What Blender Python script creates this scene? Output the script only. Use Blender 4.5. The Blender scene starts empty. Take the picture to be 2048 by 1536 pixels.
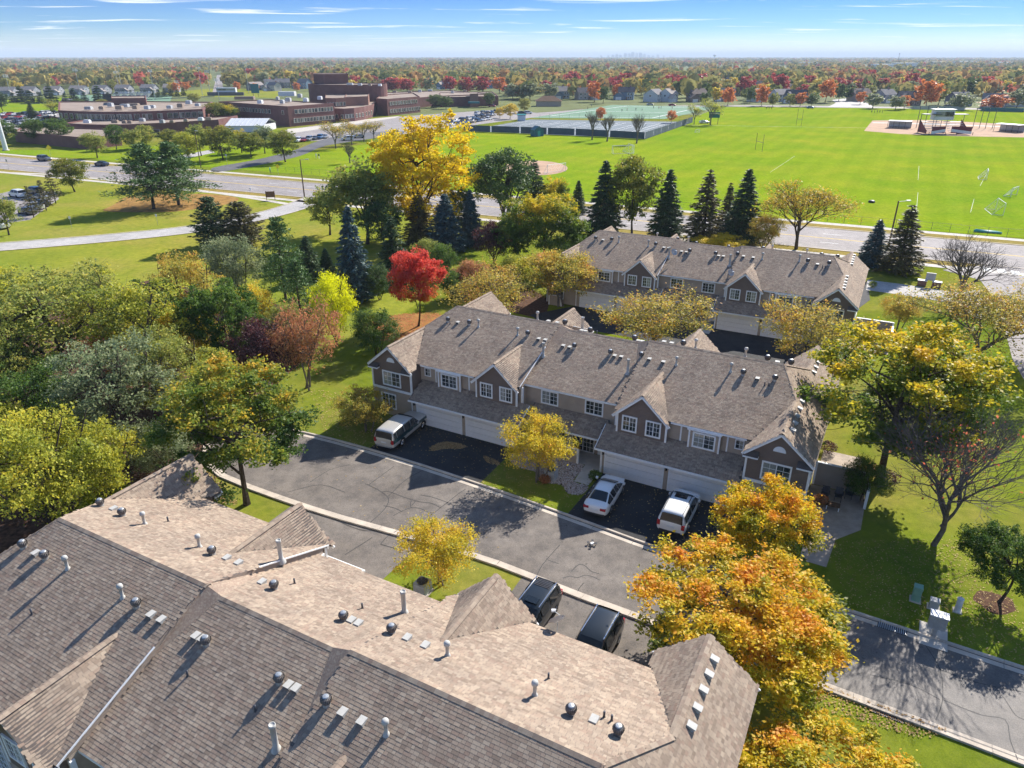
import bpy, bmesh, math, random
import numpy as np
from mathutils import Vector, Matrix

scene = bpy.context.scene
COL = scene.collection
R = math.radians
random.seed(7)
RNG = np.random.default_rng(7)

# ------------------------------------------------------------------ camera
CAM_H = 29.5
FPX = 1420.0                      # focal length in pixels of a 2048 px wide frame
PITCH = math.atan((768 - 113) / FPX)
cam_d = bpy.data.cameras.new('camera')
cam_d.sensor_width = 36.0
cam_d.lens = FPX / 2048 * 36.0
cam_d.clip_start = 0.5
cam_d.clip_end = 60000
cam = bpy.data.objects.new('camera', cam_d)
cam.location = (0, 0, CAM_H)
cam.rotation_euler = (math.pi / 2 - PITCH, 0, 0)
COL.objects.link(cam)
scene.camera = cam

# ------------------------------------------------------------------ world, sun, exposure
SUN_AZ = R(51.8)                  # from +X towards +Y
SUN_EL = R(34.3)
world = bpy.data.worlds.new('World')
scene.world = world
world.use_nodes = True
wn, wl = world.node_tree.nodes, world.node_tree.links
wn.clear()
w_out = wn.new('ShaderNodeOutputWorld')
w_bg = wn.new('ShaderNodeBackground')
w_sky = wn.new('ShaderNodeTexSky')
w_sky.sky_type = 'NISHITA'
w_sky.sun_disc = False
w_sky.sun_elevation = SUN_EL
w_sky.sun_rotation = math.pi / 2 - SUN_AZ
w_sky.altitude = 300
w_sky.air_density = 1.0
w_sky.dust_density = 0.0
w_sky.ozone_density = 3.0
# thin streaky cirrus, laid out on a plane high above the place
w_tc = wn.new('ShaderNodeTexCoord')
w_sep = wn.new('ShaderNodeSeparateXYZ')
wl.new(w_tc.outputs['Generated'], w_sep.inputs[0])
def wmath(op, a, b=None, v=None):
    n = wn.new('ShaderNodeMath'); n.operation = op
    if a is not None:
        if hasattr(a, 'is_linked'): wl.new(a, n.inputs[0])
        else: n.inputs[0].default_value = a
    if b is not None:
        if hasattr(b, 'is_linked'): wl.new(b, n.inputs[1])
        else: n.inputs[1].default_value = b
    return n.outputs[0]
w_z = wmath('MAXIMUM', wmath('ADD', w_sep.outputs[2], 0.012), 0.012)
w_px = wmath('DIVIDE', w_sep.outputs[0], w_z)
w_py = wmath('DIVIDE', w_sep.outputs[1], w_z)
w_cmb = wn.new('ShaderNodeCombineXYZ')
wl.new(wmath('MULTIPLY', w_px, 0.28), w_cmb.inputs[0])
wl.new(wmath('MULTIPLY', w_py, 0.62), w_cmb.inputs[1])
w_n1 = wn.new('ShaderNodeTexNoise')
w_n1.inputs['Scale'].default_value = 1.0
w_n1.inputs['Detail'].default_value = 7
w_n1.inputs['Roughness'].default_value = 0.55
w_n1.inputs['Distortion'].default_value = 0.5
wl.new(w_cmb.outputs[0], w_n1.inputs['Vector'])
w_ramp = wn.new('ShaderNodeValToRGB')
w_ramp.color_ramp.elements[0].position = 0.575
w_ramp.color_ramp.elements[0].color = (0, 0, 0, 1)
w_ramp.color_ramp.elements[1].position = 0.66
w_ramp.color_ramp.elements[1].color = (1, 1, 1, 1)
wl.new(w_n1.outputs['Fac'], w_ramp.inputs[0])
w_amt = wmath('MULTIPLY', w_ramp.outputs[0], 0.8)
w_mix = wn.new('ShaderNodeMixRGB')
w_mix.inputs[2].default_value = (6.4, 6.6, 6.8, 1)
wl.new(w_amt, w_mix.inputs[0])
# tint darkens the low sky to blue; dome above kept brighter as added fill
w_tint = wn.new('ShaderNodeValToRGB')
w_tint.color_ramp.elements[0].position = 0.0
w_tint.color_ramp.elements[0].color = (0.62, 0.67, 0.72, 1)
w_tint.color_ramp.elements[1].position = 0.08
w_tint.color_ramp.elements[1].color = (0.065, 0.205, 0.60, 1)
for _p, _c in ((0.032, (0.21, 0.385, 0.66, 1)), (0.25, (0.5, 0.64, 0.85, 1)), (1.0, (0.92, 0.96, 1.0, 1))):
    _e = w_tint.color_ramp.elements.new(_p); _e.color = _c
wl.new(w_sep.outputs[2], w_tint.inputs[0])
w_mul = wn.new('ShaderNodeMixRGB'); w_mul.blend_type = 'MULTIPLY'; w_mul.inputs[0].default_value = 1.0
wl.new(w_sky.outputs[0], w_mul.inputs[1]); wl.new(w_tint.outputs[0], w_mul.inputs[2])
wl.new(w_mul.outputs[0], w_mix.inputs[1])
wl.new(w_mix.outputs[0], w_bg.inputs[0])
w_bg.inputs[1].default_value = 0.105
wl.new(w_bg.outputs[0], w_out.inputs[0])

sun_d = bpy.data.lights.new('sun', 'SUN')
sun_d.energy = 5.0
sun_d.angle = R(0.53)
sun_d.color = (1.0, 0.945, 0.865)
sun = bpy.data.objects.new('sun', sun_d)
sun.rotation_euler = Vector((math.cos(SUN_EL) * math.cos(SUN_AZ), math.cos(SUN_EL) * math.sin(SUN_AZ), math.sin(SUN_EL))).to_track_quat('Z', 'Y').to_euler()
COL.objects.link(sun)

vs = scene.view_settings
vs.view_transform = 'Standard'
vs.look = 'None'
vs.exposure = 0.95
vs.gamma = 1.0
vs.use_curve_mapping = False
scene.cycles.max_bounces = 6
scene.cycles.diffuse_bounces = 3
scene.cycles.glossy_bounces = 2
scene.cycles.transmission_bounces = 3
scene.cycles.transparent_max_bounces = 6
scene.cycles.volume_bounces = 0
scene.cycles.sample_clamp_indirect = 4.0
scene.cycles.use_adaptive_sampling = True
scene.cycles.adaptive_threshold = 0.02

# ------------------------------------------------------------------ where a point of the photograph stands on the ground
def gp(x, y, z=0.0):
    u = (x - 1024) / FPX
    v = -(y - 768) / FPX
    d = Vector((u, math.cos(PITCH) + v * math.sin(PITCH), -math.sin(PITCH) + v * math.cos(PITCH)))
    t = (z - CAM_H) / d.z
    return Vector((d.x * t, d.y * t, z))
def project(p):
    qy, qz = p[1], p[2] - CAM_H
    dep = qy * math.cos(PITCH) - qz * math.sin(PITCH)
    up = qy * math.sin(PITCH) + qz * math.cos(PITCH)
    return 1024 + FPX * p[0] / dep, 768 - FPX * up / dep, dep
def height_at(base, row):
    b = gp(*base)
    lo, hi = 0.0, 28.0
    for _ in range(40):
        m = (lo + hi) / 2
        if project((b.x, b.y, m))[1] > row: lo = m
        else: hi = m
    return lo
def px_per_m(base, z=0):
    b = gp(*base)
    return FPX / project((b.x, b.y, z))[2]

# ------------------------------------------------------------------ object helpers
def tag(o, label=None, cat=None, group=None, kind=None):
    if label: o['label'] = label
    if cat: o['category'] = cat
    if group: o['group'] = group
    if kind: o['kind'] = kind
    return o
def empty(name, loc=(0, 0, 0), rz=0, label=None, cat=None, group=None, scale=None):
    o = bpy.data.objects.new(name, None)
    o.empty_display_size = 0.3
    o.location = loc
    o.rotation_euler = (0, 0, rz)
    if scale: o.scale = scale
    COL.objects.link(o)
    return tag(o, label, cat, group)
def link(name, me, parent=None, mats=None, loc=None, rz=None):
    o = bpy.data.objects.new(name, me)
    if mats is not None:
        me.materials.clear()
        for m in (mats if isinstance(mats, (list, tuple)) else [mats]): me.materials.append(m)
    if parent is not None: o.parent = parent
    if loc is not None: o.location = loc
    if rz is not None: o.rotation_euler = (0, 0, rz)
    COL.objects.link(o)
    return o
def copy_tree(o, parent=None):
    c = o.copy()
    COL.objects.link(c)
    c.parent = parent
    if parent is not None: c.matrix_parent_inverse = o.matrix_parent_inverse.copy()
    for ch in o.children: copy_tree(ch, c)
    return c
def set_mat(o, m, slot=0):
    o.material_slots[slot].link = 'OBJECT'
    o.material_slots[slot].material = m

class MB:
    """collects faces, builds ONE mesh"""
    def __init__(s):
        s.v, s.f, s.m, s.cur = [], [], [], 0
    def face(s, pts, m=None):
        n = len(s.v)
        s.v.extend([tuple(p) for p in pts])
        s.f.append(tuple(range(n, n + len(pts))))
        s.m.append(s.cur if m is None else m)
        return s
    def box(s, x0, x1, y0, y1, z0, z1, m=None, top=True, bottom=True):
        a = [(x0, y0, z0), (x1, y0, z0), (x1, y1, z0), (x0, y1, z0), (x0, y0, z1), (x1, y0, z1), (x1, y1, z1), (x0, y1, z1)]
        n = len(s.v); s.v.extend(a)
        fs = [(0, 1, 5, 4), (1, 2, 6, 5), (2, 3, 7, 6), (3, 0, 4, 7)]
        if top: fs.append((4, 5, 6, 7))
        if bottom: fs.append((3, 2, 1, 0))
        for f in fs:
            s.f.append(tuple(n + i for i in f)); s.m.append(s.cur if m is None else m)
        return s
    def prism(s, poly, z0, z1, m=None, bottom=False):
        k = len(poly)
        n = len(s.v)
        s.v.extend([(p[0], p[1], z0) for p in poly]); s.v.extend([(p[0], p[1], z1) for p in poly])
        mm = s.cur if m is None else m
        for i in range(k):
            j = (i + 1) % k
            s.f.append((n + i, n + j, n + k + j, n + k + i)); s.m.append(mm)
        s.f.append(tuple(n + k + i for i in range(k))); s.m.append(mm)
        if bottom: s.f.append(tuple(n + k - 1 - i for i in range(k))); s.m.append(mm)
        return s
    def bar(s, p, q, r0, r1=None, k=6, m=None, cap=True):
        p, q = Vector(p), Vector(q)
        r1 = r0 if r1 is None else r1
        d = (q - p)
        if d.length < 1e-6: return s
        d.normalize()
        a = d.orthogonal().normalized(); b = d.cross(a)
        n = len(s.v); mm = s.cur if m is None else m
        for c, r in ((p, r0), (q, r1)):
            for i in range(k):
                t = 2 * math.pi * i / k
                s.v.append(tuple(c + (a * math.cos(t) + b * math.sin(t)) * r))
        for i in range(k):
            j = (i + 1) % k
            s.f.append((n + i, n + j, n + k + j, n + k + i)); s.m.append(mm)
        if cap:
            s.f.append(tuple(n + k + i for i in range(k))); s.m.append(mm)
            s.f.append(tuple(n + k - 1 - i for i in range(k))); s.m.append(mm)
        return s
    def beam(s, p, q, w, h, m=None):
        """rectangular beam from p to q, w wide (horizontal), h high"""
        p, q = Vector(p), Vector(q)
        d = (q - p).normalized()
        side = d.cross(Vector((0, 0, 1)))
        if side.length < 1e-4: side = Vector((1, 0, 0))
        side.normalize(); up = side.cross(d)
        n = len(s.v); mm = s.cur if m is None else m
        for c in (p, q):
            for a, b in ((-1, -1), (1, -1), (1, 1), (-1, 1)):
                s.v.append(tuple(c + side * a * w / 2 + up * b * h / 2))
        for f in ((0, 1, 5, 4), (1, 2, 6, 5), (2, 3, 7, 6), (3, 0, 4, 7), (4, 5, 6, 7), (3, 2, 1, 0)):
            s.f.append(tuple(n + i for i in f)); s.m.append(mm)
        return s
    def lathe(s, prof, k=12, c=(0, 0, 0), m=None):
        n = len(s.v); mm = s.cur if m is None else m
        for r, z in prof:
            for i in range(k):
                t = 2 * math.pi * i / k
                s.v.append((c[0] + r * math.cos(t), c[1] + r * math.sin(t), c[2] + z))
        for a in range(len(prof) - 1):
            for i in range(k):
                j = (i + 1) % k
                s.f.append((n + a * k + i, n + a * k + j, n + (a + 1) * k + j, n + (a + 1) * k + i)); s.m.append(mm)
        s.f.append(tuple(n + (len(prof) - 1) * k + i for i in range(k))); s.m.append(mm)
        return s
    def mesh(s, name, mats=None, smooth=False):
        me = bpy.data.meshes.new(name)
        me.from_pydata(s.v, [], s.f)
        if mats is not None:
            for m in (mats if isinstance(mats, (list, tuple)) else [mats]): me.materials.append(m)
        me.polygons.foreach_set('material_index', s.m)
        me.polygons.foreach_set('use_smooth', [bool(smooth)] * len(s.f))
        me.update()
        return me
    def build(s, name, mats, parent=None, smooth=False, loc=None, rz=None):
        return link(name, s.mesh(name, mats, smooth), parent, None, loc, rz)

def quads_mesh(name, V, smooth=False):
    """V: (n,4,3) array of loose quads -> mesh"""
    n = len(V)
    me = bpy.data.meshes.new(name)
    me.vertices.add(n * 4)
    me.vertices.foreach_set('co', np.ascontiguousarray(V, dtype=np.float32).ravel())
    me.loops.add(n * 4)
    me.loops.foreach_set('vertex_index', np.arange(n * 4, dtype=np.int32))
    me.polygons.add(n)
    me.polygons.foreach_set('loop_start', np.arange(0, n * 4, 4, dtype=np.int32))
    me.polygons.foreach_set('loop_total', np.full(n, 4, dtype=np.int32))
    me.update(calc_edges=True)
    me.polygons.foreach_set('use_smooth', np.zeros(n, dtype=bool))
    return me
# ------------------------------------------------------------------ materials
MATS = {}
class NT:
    def __init__(s, name):
        s.mat = bpy.data.materials.new(name); s.mat.use_nodes = True
        s.n, s.l = s.mat.node_tree.nodes, s.mat.node_tree.links
        s.n.clear()
        s.out = s.n.new('ShaderNodeOutputMaterial')
        MATS[name] = s.mat
    def node(s, t, **kw):
        n = s.n.new(t)
        for k, v in kw.items(): setattr(n, k, v)
        return n
    def put(s, sock, v):
        if hasattr(v, 'is_linked'): s.l.new(v, sock)
        elif isinstance(v, (tuple, list)) and len(v) == 3 and sock.type == 'RGBA': sock.default_value = (*v, 1)
        else: sock.default_value = v
    def coord(s, kind='Object', scale=None):
        if kind == 'World':
            c = s.node('ShaderNodeNewGeometry').outputs['Position']
        else: c = s.node('ShaderNodeTexCoord').outputs[kind]
        if scale is not None:
            m = s.node('ShaderNodeMapping'); s.l.new(c, m.inputs[0])
            m.inputs['Scale'].default_value = scale if isinstance(scale, tuple) else (scale,) * 3
            return m.outputs[0]
        return c
    def noise(s, scale=5, detail=4, rough=0.55, vec=None, out='Fac'):
        n = s.node('ShaderNodeTexNoise')
        n.inputs['Scale'].default_value = scale; n.inputs['Detail'].default_value = detail; n.inputs['Roughness'].default_value = rough
        if vec is not None: s.l.new(vec, n.inputs['Vector'])
        return n.outputs[out]
    def ramp(s, fac, stops, interp='LINEAR'):
        r = s.node('ShaderNodeValToRGB'); r.color_ramp.interpolation = interp
        e = r.color_ramp.elements
        while len(e) < len(stops): e.new(0.5)
        for i, (p, c) in enumerate(stops):
            e[i].position = p; e[i].color = (*c, 1) if len(c) == 3 else c
        s.l.new(fac, r.inputs[0])
        return r.outputs[0]
    def mix(s, fac, a, b, mode='MIX'):
        m = s.node('ShaderNodeMixRGB'); m.blend_type = mode
        s.put(m.inputs[0], fac); s.put(m.inputs[1], a); s.put(m.inputs[2], b)
        return m.outputs[0]
    def math(s, op, a, b=0.0):
        m = s.node('ShaderNodeMath', operation=op); s.put(m.inputs[0], a); s.put(m.inputs[1], b)
        return m.outputs[0]
    def bump(s, h, strength=0.3, dist=0.02):
        b = s.node('ShaderNodeBump'); b.inputs['Strength'].default_value = strength; b.inputs['Distance'].default_value = dist
        s.l.new(h, b.inputs['Height']); return b.outputs[0]
    def principled(s, col, rough=0.7, spec=0.3, metal=0.0, normal=None, coat=0.0):
        p = s.node('ShaderNodeBsdfPrincipled')
        s.put(p.inputs['Base Color'], col); s.put(p.inputs['Roughness'], rough)
        p.inputs['Specular IOR Level'].default_value = spec; p.inputs['Metallic'].default_value = metal
        if coat: p.inputs['Coat Weight'].default_value = coat; p.inputs['Coat Roughness'].default_value = 0.08
        if normal is not None: s.l.new(normal, p.inputs['Normal'])
        s.l.new(p.outputs[0], s.out.inputs['Surface'])
        return s.mat

def plain(name, col, rough=0.6, spec=0.3, metal=0.0, var=0.12, scale=3.0, bump=0.0, coat=0.0, kind='Object'):
    t = NT(name)
    c = t.coord(kind)
    f = t.noise(scale, 5, 0.6, c)
    lo = tuple(max(0, x * (1 - var)) for x in col); hi = tuple(min(1, x * (1 + var)) for x in col)
    colr = t.ramp(f, [(0.3, lo), (0.7, hi)])
    nrm = t.bump(t.noise(scale * 9, 4, 0.6, c), bump, 0.02) if bump else None
    return t.principled(colr, rough, spec, metal, nrm, coat)

white_paint = plain('white_paint', (0.84, 0.84, 0.82), 0.5, 0.35, var=0.05)
garage_white = plain('garage_white', (0.83, 0.81, 0.78), 0.5, 0.35, var=0.04)
dark_metal = plain('dark_metal', (0.07, 0.07, 0.08), 0.45, 0.5, 0.3)
galv = plain('galvanised', (0.42, 0.44, 0.45), 0.45, 0.5, 0.55, var=0.2)
vent_gray = plain('vent_gray', (0.44, 0.43, 0.395), 0.6, 0.3, var=0.15)
turbine_dark = plain('turbine_brown', (0.16, 0.145, 0.135), 0.85, 0.15, 0.0, var=0.3)
rubber = plain('rubber', (0.02, 0.02, 0.02), 0.8, 0.2)
concrete = plain('concrete', (0.50, 0.46, 0.40), 0.85, 0.2, var=0.16, scale=1.2, bump=0.2)
kerb_mat = plain('kerb_concrete', (0.52, 0.45, 0.37), 0.9, 0.15, var=0.22, scale=0.9, bump=0.25)
black_plastic = plain('black_plastic', (0.03, 0.03, 0.033), 0.5, 0.4)
wood_brown = plain('wood_brown', (0.16, 0.09, 0.05), 0.8, 0.2, var=0.3)
teal_paint = plain('teal_paint', (0.05, 0.32, 0.30), 0.5)
green_box = plain('green_utility', (0.20, 0.36, 0.27), 0.55, var=0.12)
grey_box = plain('grey_utility', (0.42, 0.42, 0.41), 0.55, var=0.12)
bark = plain('bark', (0.075, 0.058, 0.045), 0.95, 0.1, var=0.4, scale=4, bump=0.5)
bark_grey = plain('bark_grey', (0.15, 0.13, 0.115), 0.95, 0.1, var=0.35, scale=4, bump=0.5)
pole_wood = plain('pole_wood', (0.12, 0.085, 0.06), 0.9, 0.1, var=0.3)
yellow_sign = plain('yellow_sign', (0.75, 0.62, 0.02), 0.5, var=0.03)
red_sign = plain('red_sign', (0.55, 0.03, 0.03), 0.5, var=0.03)
sign_green = plain('teal_sign', (0.02, 0.14, 0.16), 0.5)
roof_gravel = plain('roof_gravel', (0.30, 0.24, 0.195), 0.95, 0.1, var=0.18, scale=0.12, bump=0.1)
plant_grey = plain('plant_grey', (0.42, 0.43, 0.44), 0.6, 0.3, 0.1, var=0.35, scale=0.3)
hvac = plain('hvac_white', (0.66, 0.67, 0.68), 0.5, 0.4, 0.1, var=0.15)
line_white = plain('line_white', (0.72, 0.72, 0.70), 0.8, var=0.15, scale=1)
line_yellow = plain('line_yellow', (0.62, 0.42, 0.08), 0.8, var=0.2, scale=1)
net_white = plain('goal_white', (0.75, 0.75, 0.74), 0.5)
maroon = plain('maroon_panel', (0.17, 0.025, 0.035), 0.6)
blue_shed = plain('shed_blue', (0.03, 0.13, 0.17), 0.7, var=0.15)
skin_mat = plain('skin', (0.5, 0.32, 0.24), 0.6)

def glass_mat(name, col=(0.02, 0.025, 0.03), rough=0.05):
    t = NT(name); return t.principled(col, rough, 0.45, 0.0)
glass_dark = glass_mat('glass_dark', (0.012, 0.016, 0.02), 0.08)
def window_glass():
    t = NT('window_glass')
    c = t.coord('Object', (0.9, 0.9, 0.35))
    f = t.noise(2.0, 2, 0.5, c)
    col = t.ramp(f, [(0.40, (0.02, 0.024, 0.028)), (0.62, (0.12, 0.135, 0.12))])
    # in some windows a pale blind or curtain hangs behind one sash
    rnd = t.node('ShaderNodeObjectInfo').outputs['Random']
    sx = t.node('ShaderNodeSeparateXYZ'); t.l.new(t.coord('Object'), sx.inputs[0])
    side = t.math('GREATER_THAN', t.math('MULTIPLY', sx.outputs[0], t.math('SUBTRACT', t.math('MULTIPLY', t.math('GREATER_THAN', rnd, 0.6), 2.0), 1.0)), 0.0)
    folds = t.math('ADD', t.math('MULTIPLY', t.math('SINE', t.math('MULTIPLY', sx.outputs[0], 60.0)), 0.12), 0.85)
    cur = t.mix(1.0, (0.33, 0.34, 0.30), folds, 'MULTIPLY')
    col = t.mix(t.math('MULTIPLY', side, t.math('GREATER_THAN', t.math('FRACT', t.math('MULTIPLY', rnd, 7.0)), 0.35)), col, cur)
    return t.principled(col, 0.06, 0.8)
glass_win = window_glass()

def asphalt(name, lo, hi, stain=0.6, rough=0.85):
    t = NT(name)
    c = t.coord('World')
    big = t.noise(0.16, 5, 0.6, c)
    fine = t.noise(22, 3, 0.7, c)
    col = t.ramp(big, [(0.3, lo), (0.7, hi)])
    col = t.mix(0.55, col, t.ramp(fine, [(0.35, (0.45, 0.45, 0.45)), (0.65, (1.45, 1.45, 1.45))]), 'MULTIPLY')
    med = t.noise(0.9, 4, 0.65, c)
    col = t.mix(stain, col, t.ramp(med, [(0.35, (0.70, 0.70, 0.71)), (0.6, (1.08, 1.06, 1.03))]), 'MULTIPLY')
    spot = t.noise(2.6, 2, 0.5, c)
    col = t.mix(t.ramp(spot, [(0.68, (0, 0, 0)), (0.74, (0.55, 0.55, 0.55))]), col, (0.05, 0.047, 0.045))
    return t.principled(col, rough, 0.25, 0, t.bump(fine, 0.25, 0.01))
asph_street = asphalt('asphalt_street', (0.14, 0.121, 0.105), (0.215, 0.19, 0.167), 0.9)
asph_drive = asphalt('asphalt_driveway', (0.03, 0.03, 0.032), (0.055, 0.055, 0.057), 0.7)
asph_wet = asphalt('asphalt_polished', (0.12, 0.106, 0.094), (0.18, 0.162, 0.146), 0.8, 0.62)
asph_road = asphalt('asphalt_road', (0.26, 0.235, 0.225), (0.34, 0.31, 0.295))
asph_pale = asphalt('asphalt_pale', (0.38, 0.36, 0.34), (0.48, 0.46, 0.44))
asph_dark = asphalt('asphalt_dark', (0.10, 0.10, 0.105), (0.15, 0.148, 0.152))
tar = plain('tar_sealant', (0.055, 0.052, 0.05), 0.7, 0.3, var=0.2)

def grass_mat(name, a, b, dry=(0.26, 0.22, 0.06), dry_amt=0.25, stripe=0.0, ang=0.0, sw=0.2):
    t = NT(name)
    c = t.coord('World')
    f1 = t.noise(0.11, 5, 0.62, c)
    f2 = t.noise(1.1, 6, 0.75, c)
    f3 = t.noise(14, 3, 0.75, c)
    col = t.ramp(f1, [(0.3, a), (0.7, b)])
    col = t.mix(t.ramp(t.noise(0.05, 6, 0.65, c), [(0.45, (0, 0, 0)), (0.66, (dry_amt,) * 3)]), col, dry)
    col = t.mix(0.85, col, t.ramp(f2, [(0.3, (0.62, 0.70, 0.6)), (0.7, (1.3, 1.22, 1.25))]), 'MULTIPLY')
    wide = t.noise(0.022, 6, 0.75, c)
    col = t.mix(1.0, col, t.ramp(wide, [(0.32, (0.76, 0.90, 0.9)), (0.68, (1.2, 1.06, 1.05))]), 'MULTIPLY')
    col = t.mix(0.6, col, t.ramp(f3, [(0.3, (0.6, 0.65, 0.55)), (0.7, (1.35, 1.3, 1.3))]), 'MULTIPLY')
    if stripe:
        m = t.node('ShaderNodeMapping'); t.l.new(c, m.inputs[0]); m.inputs['Rotation'].default_value = (0, 0, ang)
        w = t.node('ShaderNodeTexWave'); w.inputs['Scale'].default_value = sw; w.inputs['Distortion'].default_value = 0.5
        t.l.new(m.outputs[0], w.inputs['Vector'])
        col = t.mix(stripe, col, t.ramp(w.outputs['Fac'], [(0.3, (0.86, 0.9, 0.86)), (0.7, (1.1, 1.08, 1.1))]), 'MULTIPLY')
    return t.principled(col, 1.0, 0.0, 0, t.bump(f3, 0.3, 0.03))
lawn = grass_mat('lawn_grass', (0.125, 0.17, 0.018), (0.205, 0.235, 0.026), (0.27, 0.215, 0.07), 0.75)
lawn_far = grass_mat('verge_grass', (0.19, 0.225, 0.028), (0.255, 0.275, 0.04), (0.33, 0.26, 0.075), 0.6)
field = grass_mat('sports_turf', (0.18, 0.275, 0.014), (0.225, 0.31, 0.018), (0.29, 0.31, 0.03), 0.7, 0.3, 0.5, 0.05)
school_lawn = grass_mat('mown_lawn', (0.18, 0.265, 0.012), (0.225, 0.30, 0.018), (0.26, 0.25, 0.04), 0.4, 0.7, 1.45, 0.09)
dry_grass = grass_mat('dry_grass', (0.25, 0.20, 0.06), (0.32, 0.26, 0.09))
needle_litter = plain('needle_litter', (0.30, 0.17, 0.05), 0.95, 0.1, var=0.35, scale=0.7, kind='World')
dirt = plain('infield_dirt', (0.45, 0.30, 0.20), 0.95, 0.1, var=0.15, scale=0.2, bump=0.1, kind='World')
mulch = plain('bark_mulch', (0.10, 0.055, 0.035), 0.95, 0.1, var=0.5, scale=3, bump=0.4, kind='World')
turf_green = plain('artificial_turf', (0.16, 0.26, 0.17), 0.9, 0.1, var=0.08, scale=0.1, kind='World')
court = plain('tennis_court', (0.15, 0.18, 0.195), 0.8, 0.2, var=0.12, scale=0.1, kind='World')
far_ground = plain('far_ground', (0.13, 0.15, 0.05), 0.95, 0.1, var=0.35, scale=0.02, kind='World')
patio_conc = plain('patio_concrete', (0.40, 0.33, 0.26), 0.9, 0.15, var=0.2, scale=1.5, bump=0.2, kind='World')

def river_rock():
    t = NT('river_rock')
    g = t.node('ShaderNodeNewGeometry')
    col = t.ramp(g.outputs['Random Per Island'], [(0.0, (0.20, 0.17, 0.15)), (0.35, (0.42, 0.35, 0.30)), (0.65, (0.55, 0.50, 0.46)), (1.0, (0.34, 0.22, 0.17))])
    return t.principled(col, 0.8, 0.25)
rock_mat = river_rock()

def brick_mat(name, a, b):
    t = NT(name)
    c = t.coord('World')
    f = t.noise(0.25, 5, 0.6, c); f2 = t.noise(6, 3, 0.8, c)
    col = t.ramp(f, [(0.3, a), (0.7, b)])
    col = t.mix(0.5, col, t.ramp(f2, [(0.3, (0.7, 0.7, 0.7)), (0.7, (1.25, 1.2, 1.2))]), 'MULTIPLY')
    # brick coursing
    m = t.node('ShaderNodeSeparateXYZ'); t.l.new(c, m.inputs[0])
    z = t.math('MULTIPLY', m.outputs[2], 5.0)
    frac = t.math('FRACT', z)
    col = t.mix(0.35, col, t.ramp(frac, [(0.0, (0.75, 0.75, 0.75)), (0.2, (1, 1, 1))]), 'MULTIPLY')
    return t.principled(col, 0.9, 0.15, 0, t.bump(frac, 0.3, 0.02))
brick = brick_mat('brick_plum', (0.15, 0.075, 0.068), (0.21, 0.11, 0.098))
brick_light = brick_mat('brick_brown', (0.24, 0.13, 0.10), (0.30, 0.17, 0.13))

def siding(name, a, var=0.08, lap=0.13):
    t = NT(name)
    c = t.coord('Object')
    sx = t.node('ShaderNodeSeparateXYZ'); t.l.new(c, sx.inputs[0])
    fr = t.math('FRACT', t.math('DIVIDE', sx.outputs[2], lap))
    f = t.noise(1.2, 5, 0.6, c)
    lo = tuple(x * (1 - var) for x in a); hi = tuple(min(1, x * (1 + var)) for x in a)
    col = t.ramp(f, [(0.3, lo), (0.7, hi)])
    # the lap's own drip edge
    h = t.ramp(fr, [(0.0, (1, 1, 1)), (0.86, (0.1, 0.1, 0.1)), (0.93, (0, 0, 0)), (1.0, (1, 1, 1))])
    return t.principled(col, 0.65, 0.25, 0, t.bump(h, 0.7, 0.02))
siding_brown = siding('siding_brown', (0.19, 0.142, 0.112))
siding_tan = siding('siding_tan', (0.43, 0.345, 0.265))
siding_step = siding('siding_step', (0.30, 0.24, 0.19))

def shingle_mat(name, tones, island=True, scale=1.0):
    t = NT(name)
    c = t.coord('Object')
    if island:
        g = t.node('ShaderNodeNewGeometry').outputs['Random Per Island']
        oi = t.node('ShaderNodeObjectInfo').outputs['Random']
        r = t.math('FRACT', t.math('ADD', g, oi))
    else:
        r = t.noise(7.0, 2, 0.5, c)
    n = len(tones)
    col = t.ramp(r, [(i / (n - 1), k) for i, k in enumerate(tones)])
    patch = t.noise(0.5, 5, 0.65, c)
    col = t.mix(0.8, col, t.ramp(patch, [(0.32, (0.80, 0.80, 0.82)), (0.68, (1.14, 1.12, 1.1))]), 'MULTIPLY')
    # rain streaks that run down the slopes, and blotches of weathering
    st_ = t.noise(1.0, 4, 0.7, t.coord('Object', (3.2, 0.35, 0.35)))
    col = t.mix(0.7, col, t.ramp(st_, [(0.35, (0.84, 0.84, 0.86)), (0.62, (1.06, 1.05, 1.04))]), 'MULTIPLY')
    grit = t.noise(40, 2, 0.8, c)
    col = t.mix(0.6, col, t.ramp(grit, [(0.3, (0.7, 0.7, 0.7)), (0.7, (1.25, 1.25, 1.25))]), 'MULTIPLY')
    return t.principled(col, 0.92, 0.12, 0, t.bump(grit, 0.3, 0.005))
SH_T = [tuple(a * b for a, b in zip(c, (1.10, 1.04, 0.95))) for c in [(0.215, 0.175, 0.145), (0.275, 0.23, 0.19), (0.33, 0.28, 0.23), (0.26, 0.20, 0.165), (0.36, 0.31, 0.255), (0.30, 0.25, 0.205), (0.24, 0.195, 0.16)]]
shingle = shingle_mat('roof_shingle', SH_T)
shingle_base = plain('roof_underlay', (0.12, 0.1, 0.088), 0.95, 0.1, var=0.2)

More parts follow.
